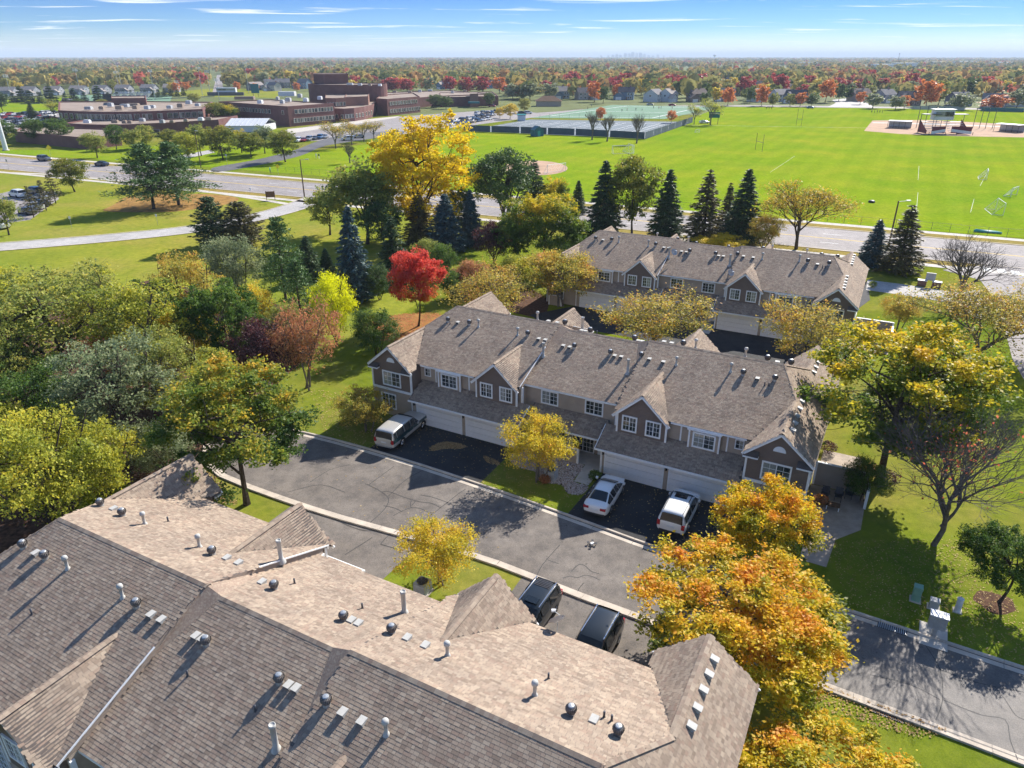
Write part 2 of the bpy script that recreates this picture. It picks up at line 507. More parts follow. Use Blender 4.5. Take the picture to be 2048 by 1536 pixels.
# foliage -----------------------------------------------------------
def leaf_mat(name, stops, patch_scale=0.35, patch=0.6, transl=0.48, rough=0.55, by_height=None, bright=1.45):
    """stops: colour ramp over a mix of per-leaf random and patches through the crown"""
    t = NT(name)
    c = t.coord('Object')
    rnd = t.node('ShaderNodeNewGeometry').outputs['Random Per Island']
    oi = t.node('ShaderNodeObjectInfo').outputs['Random']
    off = t.node('ShaderNodeVectorMath', operation='ADD')
    t.l.new(c, off.inputs[0])
    cb = t.node('ShaderNodeCombineXYZ'); t.put(cb.inputs[0], t.math('MULTIPLY', oi, 37.0)); t.put(cb.inputs[1], t.math('MULTIPLY', oi, 91.0))
    t.l.new(cb.outputs[0], off.inputs[1])
    nz = t.ramp(t.noise(patch_scale, 3, 0.6, off.outputs[0]), [(0.3, (0, 0, 0)), (0.7, (1, 1, 1))])
    f = t.math('ADD', t.math('MULTIPLY', nz, patch), t.math('MULTIPLY', rnd, 1 - patch))
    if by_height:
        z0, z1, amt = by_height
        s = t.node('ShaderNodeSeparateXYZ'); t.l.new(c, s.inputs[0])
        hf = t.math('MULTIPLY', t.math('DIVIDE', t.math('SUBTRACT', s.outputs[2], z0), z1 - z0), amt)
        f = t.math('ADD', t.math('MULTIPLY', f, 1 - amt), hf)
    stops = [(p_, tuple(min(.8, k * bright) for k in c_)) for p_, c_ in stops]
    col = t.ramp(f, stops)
    d = t.node('ShaderNodeBsdfPrincipled'); t.put(d.inputs['Base Color'], col); d.inputs['Roughness'].default_value = rough
    d.inputs['Specular IOR Level'].default_value = 0.25
    tr = t.node('ShaderNodeBsdfTranslucent'); t.put(tr.inputs['Color'], col)
    mx = t.node('ShaderNodeMixShader'); mx.inputs[0].default_value = transl
    t.l.new(d.outputs[0], mx.inputs[1]); t.l.new(tr.outputs[0], mx.inputs[2]); t.l.new(mx.outputs[0], t.out.inputs['Surface'])
    return t.mat
GRN, DGRN, OLV = (0.075, 0.12, 0.018), (0.035, 0.07, 0.016), (0.17, 0.18, 0.03)
ORG, GLD, RUST = (0.52, 0.22, 0.02), (0.55, 0.34, 0.02), (0.36, 0.12, 0.025)
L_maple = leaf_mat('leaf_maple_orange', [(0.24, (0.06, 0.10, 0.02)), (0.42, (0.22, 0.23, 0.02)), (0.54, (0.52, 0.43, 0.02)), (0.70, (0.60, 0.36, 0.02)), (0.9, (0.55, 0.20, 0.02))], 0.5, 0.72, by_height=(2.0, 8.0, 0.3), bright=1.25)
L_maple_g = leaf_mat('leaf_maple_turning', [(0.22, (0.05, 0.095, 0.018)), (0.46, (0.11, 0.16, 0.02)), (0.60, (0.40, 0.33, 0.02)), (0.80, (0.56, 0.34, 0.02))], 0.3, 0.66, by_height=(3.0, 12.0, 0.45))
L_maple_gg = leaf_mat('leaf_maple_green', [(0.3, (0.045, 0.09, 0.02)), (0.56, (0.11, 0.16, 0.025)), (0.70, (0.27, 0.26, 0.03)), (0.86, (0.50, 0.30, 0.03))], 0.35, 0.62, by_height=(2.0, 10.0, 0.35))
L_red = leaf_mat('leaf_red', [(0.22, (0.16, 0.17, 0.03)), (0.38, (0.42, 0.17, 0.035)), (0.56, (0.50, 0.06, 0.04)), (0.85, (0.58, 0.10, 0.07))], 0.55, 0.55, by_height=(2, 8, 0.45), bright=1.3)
L_lime = leaf_mat('leaf_lime', [(0.1, (0.35, 0.38, 0.01)), (0.5, (0.55, 0.56, 0.01)), (0.9, (0.63, 0.56, 0.015))], 0.5, 0.4)
L_yellow = leaf_mat('leaf_yellow', [(0.1, (0.40, 0.31, 0.015)), (0.4, (0.62, 0.45, 0.012)), (0.75, (0.70, 0.50, 0.015)), (0.95, (0.62, 0.38, 0.02))], 0.25, 0.5, bright=1.25)
L_gold_small = leaf_mat('leaf_crab_gold', [(0.1, (0.20, 0.21, 0.03)), (0.4, (0.44, 0.36, 0.03)), (0.7, (0.58, 0.40, 0.03)), (0.92, (0.45, 0.2, 0.05))], 0.6, 0.45)
L_crab = leaf_mat('leaf_crab_mixed', [(0.1, (0.13, 0.15, 0.03)), (0.38, (0.30, 0.26, 0.045)), (0.6, (0.42, 0.31, 0.05)), (0.8, (0.44, 0.23, 0.045)), (0.95, (0.36, 0.13, 0.05))], 0.55, 0.5)
L_rust = leaf_mat('leaf_rust', [(0.1, (0.20, 0.14, 0.05)), (0.5, (0.36, 0.17, 0.075)), (0.9, (0.42, 0.15, 0.08))], 0.6, 0.45)
L_purple = leaf_mat('leaf_purple', [(0.1, (0.03, 0.018, 0.022)), (0.6, (0.075, 0.03, 0.035)), (0.92, (0.20, 0.06, 0.045))], 0.6, 0.45, 0.25)
L_green = leaf_mat('leaf_green', [(0.1, (0.03, 0.07, 0.015)), (0.5, (0.07, 0.125, 0.022)), (0.9, (0.14, 0.19, 0.03))], 0.4, 0.5)
L_olive = leaf_mat('leaf_olive', [(0.1, (0.08, 0.11, 0.026)), (0.45, (0.16, 0.185, 0.04)), (0.75, (0.26, 0.25, 0.05)), (0.95, (0.36, 0.27, 0.06))], 0.35, 0.55, bright=1.75)
L_olive2 = leaf_mat('leaf_olive_yellow', [(0.1, (0.11, 0.145, 0.024)), (0.4, (0.22, 0.24, 0.032)), (0.7, (0.36, 0.34, 0.04)), (0.95, (0.48, 0.37, 0.035))], 0.35, 0.55, bright=1.6)
L_sage = leaf_mat('leaf_sage', [(0.1, (0.07, 0.1, 0.045)), (0.5, (0.155, 0.185, 0.09)), (0.9, (0.235, 0.245, 0.13))], 0.4, 0.5, bright=1.7)
L_willow = leaf_mat('leaf_willow', [(0.1, (0.028, 0.062, 0.018)), (0.5, (0.06, 0.105, 0.03)), (0.9, (0.12, 0.165, 0.05))], 0.4, 0.5, 0.3)
L_linden = leaf_mat('leaf_linden', [(0.15, (0.07, 0.1, 0.018)), (0.5, (0.14, 0.16, 0.025)), (0.75, (0.26, 0.22, 0.03)), (0.95, (0.36, 0.2, 0.03))], 0.35, 0.5, by_height=(2, 12, 0.3))
L_needle = leaf_mat('needle_green', [(0.1, (0.022, 0.048, 0.018)), (0.6, (0.05, 0.085, 0.03)), (0.95, (0.09, 0.12, 0.04))], 0.6, 0.4, 0.15)
L_needle_p = leaf_mat('needle_pine', [(0.1, (0.035, 0.075, 0.022)), (0.6, (0.075, 0.135, 0.035)), (0.95, (0.12, 0.18, 0.05))], 0.6, 0.4, 0.15)
L_needle_b = leaf_mat('needle_blue', [(0.1, (0.028, 0.058, 0.058)), (0.6, (0.06, 0.105, 0.105)), (0.95, (0.125, 0.175, 0.17))], 0.6, 0.4, 0.12)
L_needle_br = leaf_mat('needle_bronze', [(0.1, (0.05, 0.05, 0.018)), (0.6, (0.10, 0.09, 0.03)), (0.95, (0.18, 0.13, 0.05))], 0.6, 0.4, 0.12)
L_oakbare = leaf_mat('leaf_bare_gold', [(0.1, (0.20, 0.17, 0.035)), (0.5, (0.38, 0.28, 0.03)), (0.9, (0.48, 0.30, 0.03))], 0.4, 0.5)
L_far_mix = None
def far_leaf(name, stops):
    return leaf_mat(name, stops, 0.3, 0.35, 0.4, bright=1.5)
F_red = far_leaf('far_red', [(0.1, (0.22, 0.035, 0.04)), (0.6, (0.33, 0.05, 0.05)), (0.95, (0.38, 0.10, 0.065))])
F_rust = far_leaf('far_rust', [(0.1, (0.38, 0.13, 0.04)), (0.6, (0.46, 0.17, 0.05)), (0.95, (0.46, 0.22, 0.06))])
F_gold = far_leaf('far_gold', [(0.1, (0.36, 0.28, 0.04)), (0.6, (0.46, 0.35, 0.05)), (0.95, (0.50, 0.40, 0.06))])
F_olive = far_leaf('far_olive', [(0.1, (0.16, 0.17, 0.04)), (0.6, (0.24, 0.235, 0.055)), (0.95, (0.31, 0.28, 0.06))])
F_green = far_leaf('far_green', [(0.1, (0.05, 0.085, 0.025)), (0.6, (0.09, 0.125, 0.035)), (0.95, (0.14, 0.165, 0.05))])
F_sage = far_leaf('far_sage', [(0.1, (0.15, 0.17, 0.09)), (0.6, (0.21, 0.225, 0.12)), (0.95, (0.27, 0.27, 0.14))])
def far_woods_mat():
    t = NT('far_woods_leaf')
    oi = t.node('ShaderNodeObjectInfo').outputs['Random']
    c = t.coord('World')
    big = t.ramp(t.noise(0.0035, 4, 0.6, c), [(0.3, (0, 0, 0)), (0.7, (1, 1, 1))])
    f = t.math('ADD', t.math('MULTIPLY', oi, 0.72), t.math('MULTIPLY', big, 0.28))
    col = t.ramp(f, [(0.05, (0.06, 0.09, 0.03)), (0.2, (0.11, 0.125, 0.045)), (0.36, (0.19, 0.18, 0.065)), (0.5, (0.25, 0.22, 0.075)), (0.62, (0.32, 0.25, 0.085)), (0.72, (0.33, 0.19, 0.08)), (0.80, (0.20, 0.18, 0.08)), (0.86, (0.33, 0.09, 0.065)), (0.93, (0.30, 0.07, 0.065)), (1.0, (0.14, 0.14, 0.07))])
    rnd = t.node('ShaderNodeNewGeometry').outputs['Random Per Island']
    col = t.mix(0.8, col, t.ramp(rnd, [(0, (1.2, 1.2, 1.15)), (1, (1.9, 1.9, 1.8))]), 'MULTIPLY')
    d = t.node('ShaderNodeBsdfDiffuse'); t.put(d.inputs[0], col)
    tr = t.node('ShaderNodeBsdfTranslucent'); t.put(tr.inputs[0], col)
    mx = t.node('ShaderNodeMixShader'); mx.inputs[0].default_value = 0.35
    t.l.new(d.outputs[0], mx.inputs[1]); t.l.new(tr.outputs[0], mx.inputs[2]); t.l.new(mx.outputs[0], t.out.inputs['Surface'])
    return t.mat
far_woods_leaf = far_woods_mat()
def fallen_mat(name, stops):
    t = NT(name)
    rnd = t.node('ShaderNodeNewGeometry').outputs['Random Per Island']
    return t.principled(t.ramp(rnd, stops), 0.8, 0.2)
fallen_gold = fallen_mat('fallen_gold', [(0, (0.22, 0.14, 0.05)), (0.5, (0.38, 0.26, 0.09)), (0.8, (0.5, 0.38, 0.18)), (1, (0.26, 0.13, 0.05))])
fallen_red = fallen_mat('fallen_red', [(0, (0.40, 0.12, 0.04)), (0.5, (0.5, 0.2, 0.07)), (1, (0.42, 0.07, 0.04))])
fallen_brown = fallen_mat('fallen_brown', [(0, (0.16, 0.09, 0.04)), (0.5, (0.34, 0.2, 0.08)), (1, (0.42, 0.3, 0.14))])
def car_paint(name, col, metal=0.0, rough=0.28):
    t = NT(name); return t.principled(col, rough, 0.5, metal, None, 0.6)
CP = {k: car_paint('paint_' + k, c, m) for k, (c, m) in dict(white=((0.75, 0.75, 0.74), 0), black=((0.012, 0.016, 0.018), 0.1), silver=((0.42, 0.43, 0.44), 0.6),
     navy=((0.02, 0.035, 0.07), 0.2), grey=((0.12, 0.125, 0.13), 0.4), red=((0.30, 0.015, 0.02), 0.1), blue=((0.05, 0.13, 0.26), 0.3), tan=((0.4, 0.36, 0.3), 0.3), teal_dark=((0.012, 0.045, 0.05), 0.2), cream=((0.55, 0.53, 0.49), 0.3)).items()}
tail_red = plain('tail_light', (0.35, 0.01, 0.015), 0.25, 0.6, var=0.05)
lamp_clear = plain('lamp_clear', (0.7, 0.72, 0.74), 0.15, 0.7, var=0.05)
chrome = plain('chrome', (0.65, 0.65, 0.66), 0.18, 0.6, 0.9, var=0.05)
# ------------------------------------------------------------------ ground, roads, pavements
def smooth_path(pts, n=6, closed=False):
    P = [Vector((p[0], p[1], 0)) for p in pts]
    out = []
    k = len(P)
    rng = range(k if closed else k - 1)
    for i in rng:
        p0 = P[(i - 1) % k] if (closed or i > 0) else P[i] * 2 - P[i + 1]
        p1, p2 = P[i], P[(i + 1) % k]
        p3 = P[(i + 2) % k] if (closed or i + 2 < k) else p2 * 2 - p1
        for j in range(n):
            t = j / n
            out.append(0.5 * ((2 * p1) + (p2 - p0) * t + (2 * p0 - 5 * p1 + 4 * p2 - p3) * t * t + (3 * p1 - p0 - 3 * p2 + p3) * t ** 3))
    if not closed: out.append(P[-1])
    return out
def W(px): return [gp(*p) for p in px]
def sheet(name, pts, z, mat, parent=None, kind='structure', smooth=0, label=None, cat=None):
    if smooth: pts = smooth_path(pts, smooth, True)
    mb = MB()
    n = len(pts)
    area = sum(pts[i][0] * pts[(i + 1) % n][1] - pts[(i + 1) % n][0] * pts[i][1] for i in range(n))
    if area < 0: pts = pts[::-1]
    mb.face([(p[0], p[1], z) for p in pts])
    o = mb.build(name, mat, parent)
    if parent is None: tag(o, label, cat, None, kind)
    return o
def strip_pts(path, w0, w1):
    """left/right offsets of a path; returns closed polygon"""
    L, Rr = [], []
    for i, p in enumerate(path):
        a = path[max(0, i - 1)]; b = path[min(len(path) - 1, i + 1)]
        d = Vector((b[0] - a[0], b[1] - a[1], 0)).normalized(); nrm = Vector((-d.y, d.x, 0))
        L.append(Vector((p[0], p[1], 0)) + nrm * w0); Rr.append(Vector((p[0], p[1], 0)) + nrm * w1)
    return L, Rr
def strip(name, path, w0, w1, z, mat, parent=None):
    L, Rr = strip_pts(path, w0, w1)
    mb = MB()
    for i in range(len(L) - 1):
        mb.face([(*L[i][:2], z), (*L[i + 1][:2], z), (*Rr[i + 1][:2], z), (*Rr[i][:2], z)][::-1] if w0 > w1 else [(*L[i][:2], z), (*L[i + 1][:2], z), (*Rr[i + 1][:2], z), (*Rr[i][:2], z)])
    o = mb.build(name, mat, parent)
    if parent is None: tag(o, kind='structure')
    return o
def resample(path, step):
    out = [Vector(path[0])]; acc = 0.0
    for i in range(1, len(path)):
        a, b = Vector(path[i - 1]), Vector(path[i]); seg = (b - a).length; t = 0.0
        while acc + seg - t >= step:
            t += step - acc; acc = 0.0
            out.append(a + (b - a) * (t / seg))
        acc += seg - t
    if (out[-1] - Vector(path[-1])).length > step * 0.3: out.append(Vector(path[-1]))
    return out
def kerb(name, path, side=1, step=3.0, h=0.13, parent=None):
    """concrete kerb and gutter in poured sections; side=+1: lawn lies to the left of the path"""
    root = empty(name); tag(root, kind='structure')
    pts = resample(path, step)
    for i in range(len(pts) - 1):
        a, b = pts[i], pts[i + 1]
        d = (b - a); ln = d.length; d.normalize(); n = Vector((-d.y, d.x, 0)) * side
        a2, b2 = a + d * 0.012, b - d * 0.012
        prof = [(-0.42, 0.0), (-0.42, 0.028), (0.0, 0.018), (0.03, h), (0.17, h), (0.17, 0.0)]
        mb = MB()
        A = [a2 + n * u + Vector((0, 0, z)) for u, z in prof]; B = [b2 + n * u + Vector((0, 0, z)) for u, z in prof]
        for j in range(len(prof) - 1):
            q = [A[j], B[j], B[j + 1], A[j + 1]]
            mb.face(q if side < 0 else q[::-1])
        mb.face(A if side > 0 else A[::-1]); mb.face(B[::-1] if side > 0 else B)
        mb.build('kerb_section', kerb_mat, root)
    return root

# the big sheet to the horizon
mb = MB()
E_ = 45000
mb.face([(-E_, -600, 0), (E_, -600, 0), (E_, E_, 0), (-E_, E_, 0)])
tag(mb.build('ground', far_ground), kind='structure')
# lawns of the townhouse grounds and park
sheet('lawn', [Vector((-190, -60, 0)), Vector((190, -60, 0)), Vector((190, 420, 0)), Vector((-260, 420, 0))], 0.004, lawn)
# park west of the townhouses
sheet('park_grass', W([(0, 330), (240, 352), (420, 374), (640, 398), (800, 420), (930, 440), (900, 560), (760, 660), (560, 700), (0, 760), (-400, 760), (-400, 330)]), 0.008, lawn_far)
# avenue
ave_n = [Vector((-330, 322, 0)), Vector((-168, 241, 0)), Vector((-48.7, 186.0, 0)), Vector((67.7, 130.2, 0)), Vector((190, 72, 0))]
ave_c = smooth_path([p + Vector((-3.6, -7.9, 0)) for p in ave_n], 8)
strip('avenue', ave_c, 8.6, -8.6, 0.03, asph_road)
strip('avenue_verge', ave_c, 12.2, 8.6, 0.024, dry_grass)
strip('avenue_sidewalk', ave_c, 14.2, 12.2, 0.030, concrete)
strip('avenue_verge_south', ave_c, -8.6, -11.6, 0.024, dry_grass)
strip('avenue_sidewalk_south', ave_c, -11.6, -13.4, 0.030, concrete)
strip('centre_line', ave_c, 0.28, 0.10, 0.036, line_yellow)
strip('centre_line', ave_c, -0.10, -0.28, 0.036, line_yellow)
kerb_far = strip('avenue_kerb', ave_c, 8.85, 8.55, 0.12, kerb_mat)
strip('avenue_kerb', ave_c, -8.55, -8.85, 0.12, kerb_mat)
lane_root = empty('lane_markings'); tag(lane_root, kind='structure')
for off in (3.6, -3.6):
    L, Rr = strip_pts(resample(ave_c, 3.0), off + 0.08, off - 0.08)
    for i in range(0, len(L) - 1, 4):
        mb = MB(); mb.face([(*Rr[i][:2], 0.036), (*Rr[i + 1][:2], 0.036), (*L[i + 1][:2], 0.036), (*L[i][:2], 0.036)])
        mb.build('lane_dash', line_white, lane_root)
cw = empty('crosswalk'); tag(cw, kind='structure')
for px in ((1974, 539), (2003, 542), (2031, 546), (2060, 549)):
    a = gp(*px); d = Vector((0.89, -0.45, 0)); n = Vector((0.45, 0.89, 0))
    mb = MB(); q = [a - d * 0.55 - n * 1.1, a + d * 0.55 - n * 1.1, a + d * 0.55 + n * 1.1, a - d * 0.55 + n * 1.1]
    mb.face([(p.x, p.y, 0.04) for p in q]); mb.build('crosswalk_bar', line_white, cw)
# intersection by the right edge
sheet('side_street', W([(1885, 540), (1960, 560), (1990, 600), (2010, 660), (2025, 720), (2048, 760), (2200, 800), (2300, 640), (2200, 540), (2060, 520)]), 0.026, asph_road)
sheet('access_lane', W([(1735, 560), (1800, 568), (1860, 577), (1915, 585), (1960, 580), (1975, 600), (1960, 640), (1900, 606), (1850, 597), (1790, 588), (1732, 580)]), 0.022, asph_pale)
# lane that leads from there along the back of the middle terrace to the rear terrace's driveways
sheet('rear_lane', W([(1120, 640), (1300, 660), (1420, 700), (1560, 735), (1740, 600), (1735, 560), (1700, 640), (1500, 655), (1180, 615)]), 0.018, asph_drive)
sheet('rear_driveway', W([(1150, 612), (1260, 630), (1420, 652), (1600, 672), (1640, 720), (1500, 735), (1290, 680), (1140, 640), (1095, 655), (1060, 630)]), 0.022, asph_drive)
# park drive and sidewalks on the left
park_path = smooth_path(W([(-200, 508), (0, 494), (230, 475), (395, 457), (520, 433), (590, 414), (636, 396)]), 8)
strip('park_drive', park_path, 3.2, -3.2, 0.03, asph_pale)
strip('park_drive_kerb', park_path, 3.4, 3.1, 0.1, kerb_mat)
strip('park_drive_kerb', park_path, -3.1, -3.4, 0.1, kerb_mat)
sheet('park_car_park', W([(-60, 402), (30, 380), (110, 383), (118, 398), (60, 440), (0, 448), (-60, 455)]), 0.02, asph_road)
pw = smooth_path(W([(-60, 343), (100, 349), (200, 358), (300, 369), (420, 384), (520, 399), (580, 409)]), 6)
strip('park_footpath', pw, 0.8, -0.8, 0.034, concrete)
# needle litter under the pair of pines
lit = [gp(335, 405) + Vector((math.cos(a) * (13 + 2.2 * math.sin(3 * a + 1)), math.sin(a) * (13 + 2 * math.cos(2 * a)), 0)) for a in np.linspace(0, 2 * math.pi, 36, endpoint=False)]
sheet('needle_litter', lit, 0.016, needle_litter)
# school grounds
sheet('school_lawn', W([(0, 300), (180, 300), (420, 285), (640, 300), (940, 262), (940, 395), (640, 352), (430, 335), (0, 306), (-300, 290), (-300, 260), (0, 262)]), 0.012, school_lawn)
sheet('school_drive', smooth_path(W([(436, 344), (520, 330), (600, 312), (650, 292), (720, 281), (800, 268), (800, 262), (700, 268), (640, 281), (590, 300), (510, 320), (428, 335)]), 4, True), 0.03, asph_dark)
sheet('school_entrance_lane', W([(150, 330), (240, 333), (300, 322), (420, 300), (430, 305), (310, 330), (262, 345)]), 0.026, asph_pale)
sheet('school_car_park', W([(560, 262), (640, 250), (760, 236), (900, 226), (1010, 218), (1075, 226), (1000, 240), (905, 250), (840, 265), (700, 279), (580, 284)]), 0.024, asph_road)
sheet('school_walk', W([(575, 268), (640, 258), (700, 250), (790, 236), (800, 232), (720, 240), (640, 252), (575, 258)]), 0.030, concrete)
sheet('west_car_park', W([(-60, 240), (60, 226), (125, 222), (130, 245), (60, 262), (-60, 275)]), 0.024, asph_road)
# playing fields
sheet('playing_field', W([(640, 352), (930, 384), (1200, 408), (1757, 454), (2100, 480), (2600, 500), (2600, 216), (2048, 219), (1440, 214), (1385, 236), (1330, 265), (940, 258), (900, 262), (700, 300)]), 0.016, field)
sheet('field_road', smooth_path(W([(900, 256), (1060, 236), (1180, 228), (1260, 219), (1440, 213), (1700, 215.5), (2100, 222), (2700, 232), (2700, 228), (2100, 218.5), (1700, 212.5), (1440, 210.5), (1240, 214), (1100, 224), (980, 232), (880, 248)]), 3, True), 0.03, asph_road)
sheet('residential_street', W([(1655, 214), (1672, 206), (1664, 200), (1690, 197), (1730, 203), (1748, 214)]), 0.034, asph_pale)
sheet('straight_street', W([(424, 188), (449, 188), (441, 150), (434, 150)]), 0.02, asph_road)
# tennis courts, artificial pitch
sheet('tennis_courts', W([(925, 262), (1290, 277), (1385, 244), (1060, 239)]), 0.03, court)
crt = empty('court_lines'); tag(crt, kind='structure')
A0, A1, A2, A3 = (gp(*p) for p in ((935, 261), (1288, 275), (1380, 245), (1065, 240.5)))
def bil(u, v): return A0 * (1 - u) * (1 - v) + A1 * u * (1 - v) + A2 * u * v + A3 * (1 - u) * v
for i in range(8):
    for du in (0.012, 0.098):
        a, b = bil(i / 8 + du, 0.12), bil(i / 8 + du, 0.88)
        mb = MB(); mb.beam((a.x, a.y, 0.038), (b.x, b.y, 0.038), 0.22, 0.004); mb.build('court_line', line_white, crt)
for v in (0.12, 0.3, 0.7, 0.88):
    a, b = bil(0.01, v), bil(0.98, v)
    mb = MB(); mb.beam((a.x, a.y, 0.042), (b.x, b.y, 0.042), 0.25, 0.004); mb.build('court_line', line_white, crt)
sheet('turf_pitch', W([(1060, 236), (1330, 238), (1440, 214), (1225, 210)]), 0.034, turf_green)
ptl = empty('pitch_lines'); tag(ptl, kind='structure')
for p, q in (((1100, 232), (1255, 212)), ((1305, 236), (1395, 216)), ((1100, 232), (1305, 236)), ((1255, 212), (1395, 216)), ((1190, 222), (1350, 226))):
    a, b = gp(*p), gp(*q); mb = MB(); mb.beam((a.x, a.y, 0.045), (b.x, b.y, 0.045), 0.7, 0.004); mb.build('pitch_line', line_white, ptl)
# stadium field far left
sheet('stadium_field', W([(150, 206), (340, 205), (345, 190), (150, 190)]), 0.02, turf_green)
sheet('stadium_track', W([(118, 210), (150, 212), (152, 197), (125, 195)]), 0.024, asph_dark)
sheet('stadium_lawn', W([(0, 232), (125, 225), (240, 200), (240, 190), (0, 200), (-200, 205), (-200, 245)]), 0.016, school_lawn)
sheet('scoreboard_lawn', W([(330, 192), (560, 196), (560, 180), (440, 176), (330, 184)]), 0.018, lawn_far)
# ball diamonds
sheet('skinned_infield', [gp(1070, 335) + Vector((math.cos(a) * 9.5, math.sin(a) * 15, 0)) for a in np.linspace(0, 2 * math.pi, 40, endpoint=False)], 0.026, dirt)
sheet('ball_infield', W([(1728, 262), (1800, 268), (1900, 272), (2048, 275), (2300, 285), (2300, 250), (2048, 250), (1860, 240), (1745, 241)]), 0.026, dirt)
sheet('ball_outfield_edge', W([(1745, 246), (1900, 250), (2100, 258), (2100, 256.5), (1900, 248.5), (1745, 244.5)]), 0.032, concrete)
fl = empty('field_lines'); tag(fl, kind='structure')
for p, q, w in (((1836, 360), (1838, 332), 0.05), ((1832, 430), (1836, 385), 0.05), ((1960, 372), (1977, 340), 0.05), ((1941, 425), (1948, 398), 0.05), ((1540, 345), (1590, 312), 0.05), ((1350, 250), (1735, 256), 0.25)):
    a, b = gp(*p), gp(*q); mb = MB(); mb.beam((a.x, a.y, 0.03), (b.x, b.y, 0.03), w, 0.004); mb.build('painted_line', line_white, fl)

# ---- the street between the terraces
far_k = smooth_path([Vector((-25.2, 52.6, 0)), Vector((-23, 55.2, 0)), Vector((-16.6, 53.2, 0)), Vector((-8.5, 49.1, 0)), Vector((-0.5, 44.4, 0)), Vector((5, 40.9, 0)), Vector((10.3, 37.5, 0)), Vector((19.7, 32.1, 0)), Vector((27.1, 27.8, 0)), Vector((46, 17, 0))], 6)
near_k = smooth_path([Vector((-25.6, 51.8, 0)), Vector((-23.5, 47.6, 0)), Vector((-14.8, 42.6, 0)), Vector((-7.3, 39.3, 0)), Vector((-1.8, 36.8, 0)), Vector((3.8, 33.5, 0)), Vector((6.5, 32.0, 0)), Vector((16.4, 26.4, 0)), Vector((23.5, 22.3, 0)), Vector((40, 12.6, 0))], 6)
sheet('street', [p for p in far_k] + [p for p in near_k[::-1]], 0.020, asph_street)
kerb('kerb_far', far_k, 1)
kerb('kerb_near', near_k, -1)
# the sunlit polished reach of the street by the drain
sheet('street_overlay', W([(1560, 1330), (1700, 1232), (1860, 1288), (2100, 1364), (2200, 1440), (2048, 1522), (1850, 1448), (1670, 1374)]), 0.024, asph_wet)
# sealed cracks
cracks = MB()
def crack(px, w=0.055):
    P = smooth_path(W(px), 3)
    L, Rr = strip_pts(P, w / 2, -w / 2)
    for i in range(len(L) - 1):
        j0, j1 = random.uniform(0.5, 1.3), random.uniform(0.5, 1.3)
        cracks.face([(*Rr[i][:2], 0.027), (*Rr[i + 1][:2], 0.027), (*L[i + 1][:2], 0.027), (*L[i][:2], 0.027)])
z5 = lambda x, y: (730 + x / 5.12, 800 + y / 5.12)
for c in ([(0, 860), (40, 875), (130, 920), (200, 965), (240, 1010), (235, 1060), (200, 1120), (120, 1200), (50, 1260)], [(40, 870), (150, 790), (300, 680)],
          [(240, 985), (300, 930), (380, 850), (480, 780), (600, 720)], [(180, 945), (220, 935), (300, 960), (420, 1005), (560, 1045), (680, 1060), (780, 1110)],
          [(475, 1030), (465, 1075), (475, 1110)], [(520, 1035), (480, 1080)], [(285, 1190), (380, 1140), (480, 1105), (570, 1115), (690, 1160), (780, 1100), (860, 1040), (960, 960), (1030, 915)],
          [(570, 975), (680, 995), (800, 1035), (920, 1085)], [(190, 1085), (290, 1105), (380, 1145)], [(160, 1480), (230, 1400), (330, 1340)], [(160, 1480), (340, 1530)]):
    crack([z5(*p) for p in c])
for c in ([(620, 965), (660, 940), (700, 930)], [(575, 985), (640, 970), (690, 985)], [(1143, 1143), (1157, 1130), (1170, 1132), (1182, 1143), (1198, 1148)], [(1126, 1157), (1140, 1153), (1155, 1156), (1170, 1151), (1185, 1154), (1200, 1161)],
          [(1155, 1184), (1160, 1175), (1168, 1166)], [(1095, 1120), (1117, 1128)], [(1070, 1160), (1085, 1130), (1120, 1090)],
          [(1850, 1290), (1880, 1340), (1885, 1400), (1872, 1440)], [(1880, 1340), (1950, 1365), (2048, 1385)], [(1740, 1350), (1820, 1370), (1880, 1400)], [(1990, 1375), (2010, 1400), (2030, 1430), (2048, 1440)], [(1885, 1400), (1960, 1430), (2010, 1440), (2020, 1480), (2035, 1520)], [(670, 1040), (720, 1060), (760, 1062)], [(690, 1110), (730, 1085), (745, 1075)]):
    crack(c, 0.05)
tag(cracks.build('crack_sealant', tar), 'thin dark sealant lines wandering across the asphalt street', 'road marking', kind='stuff')
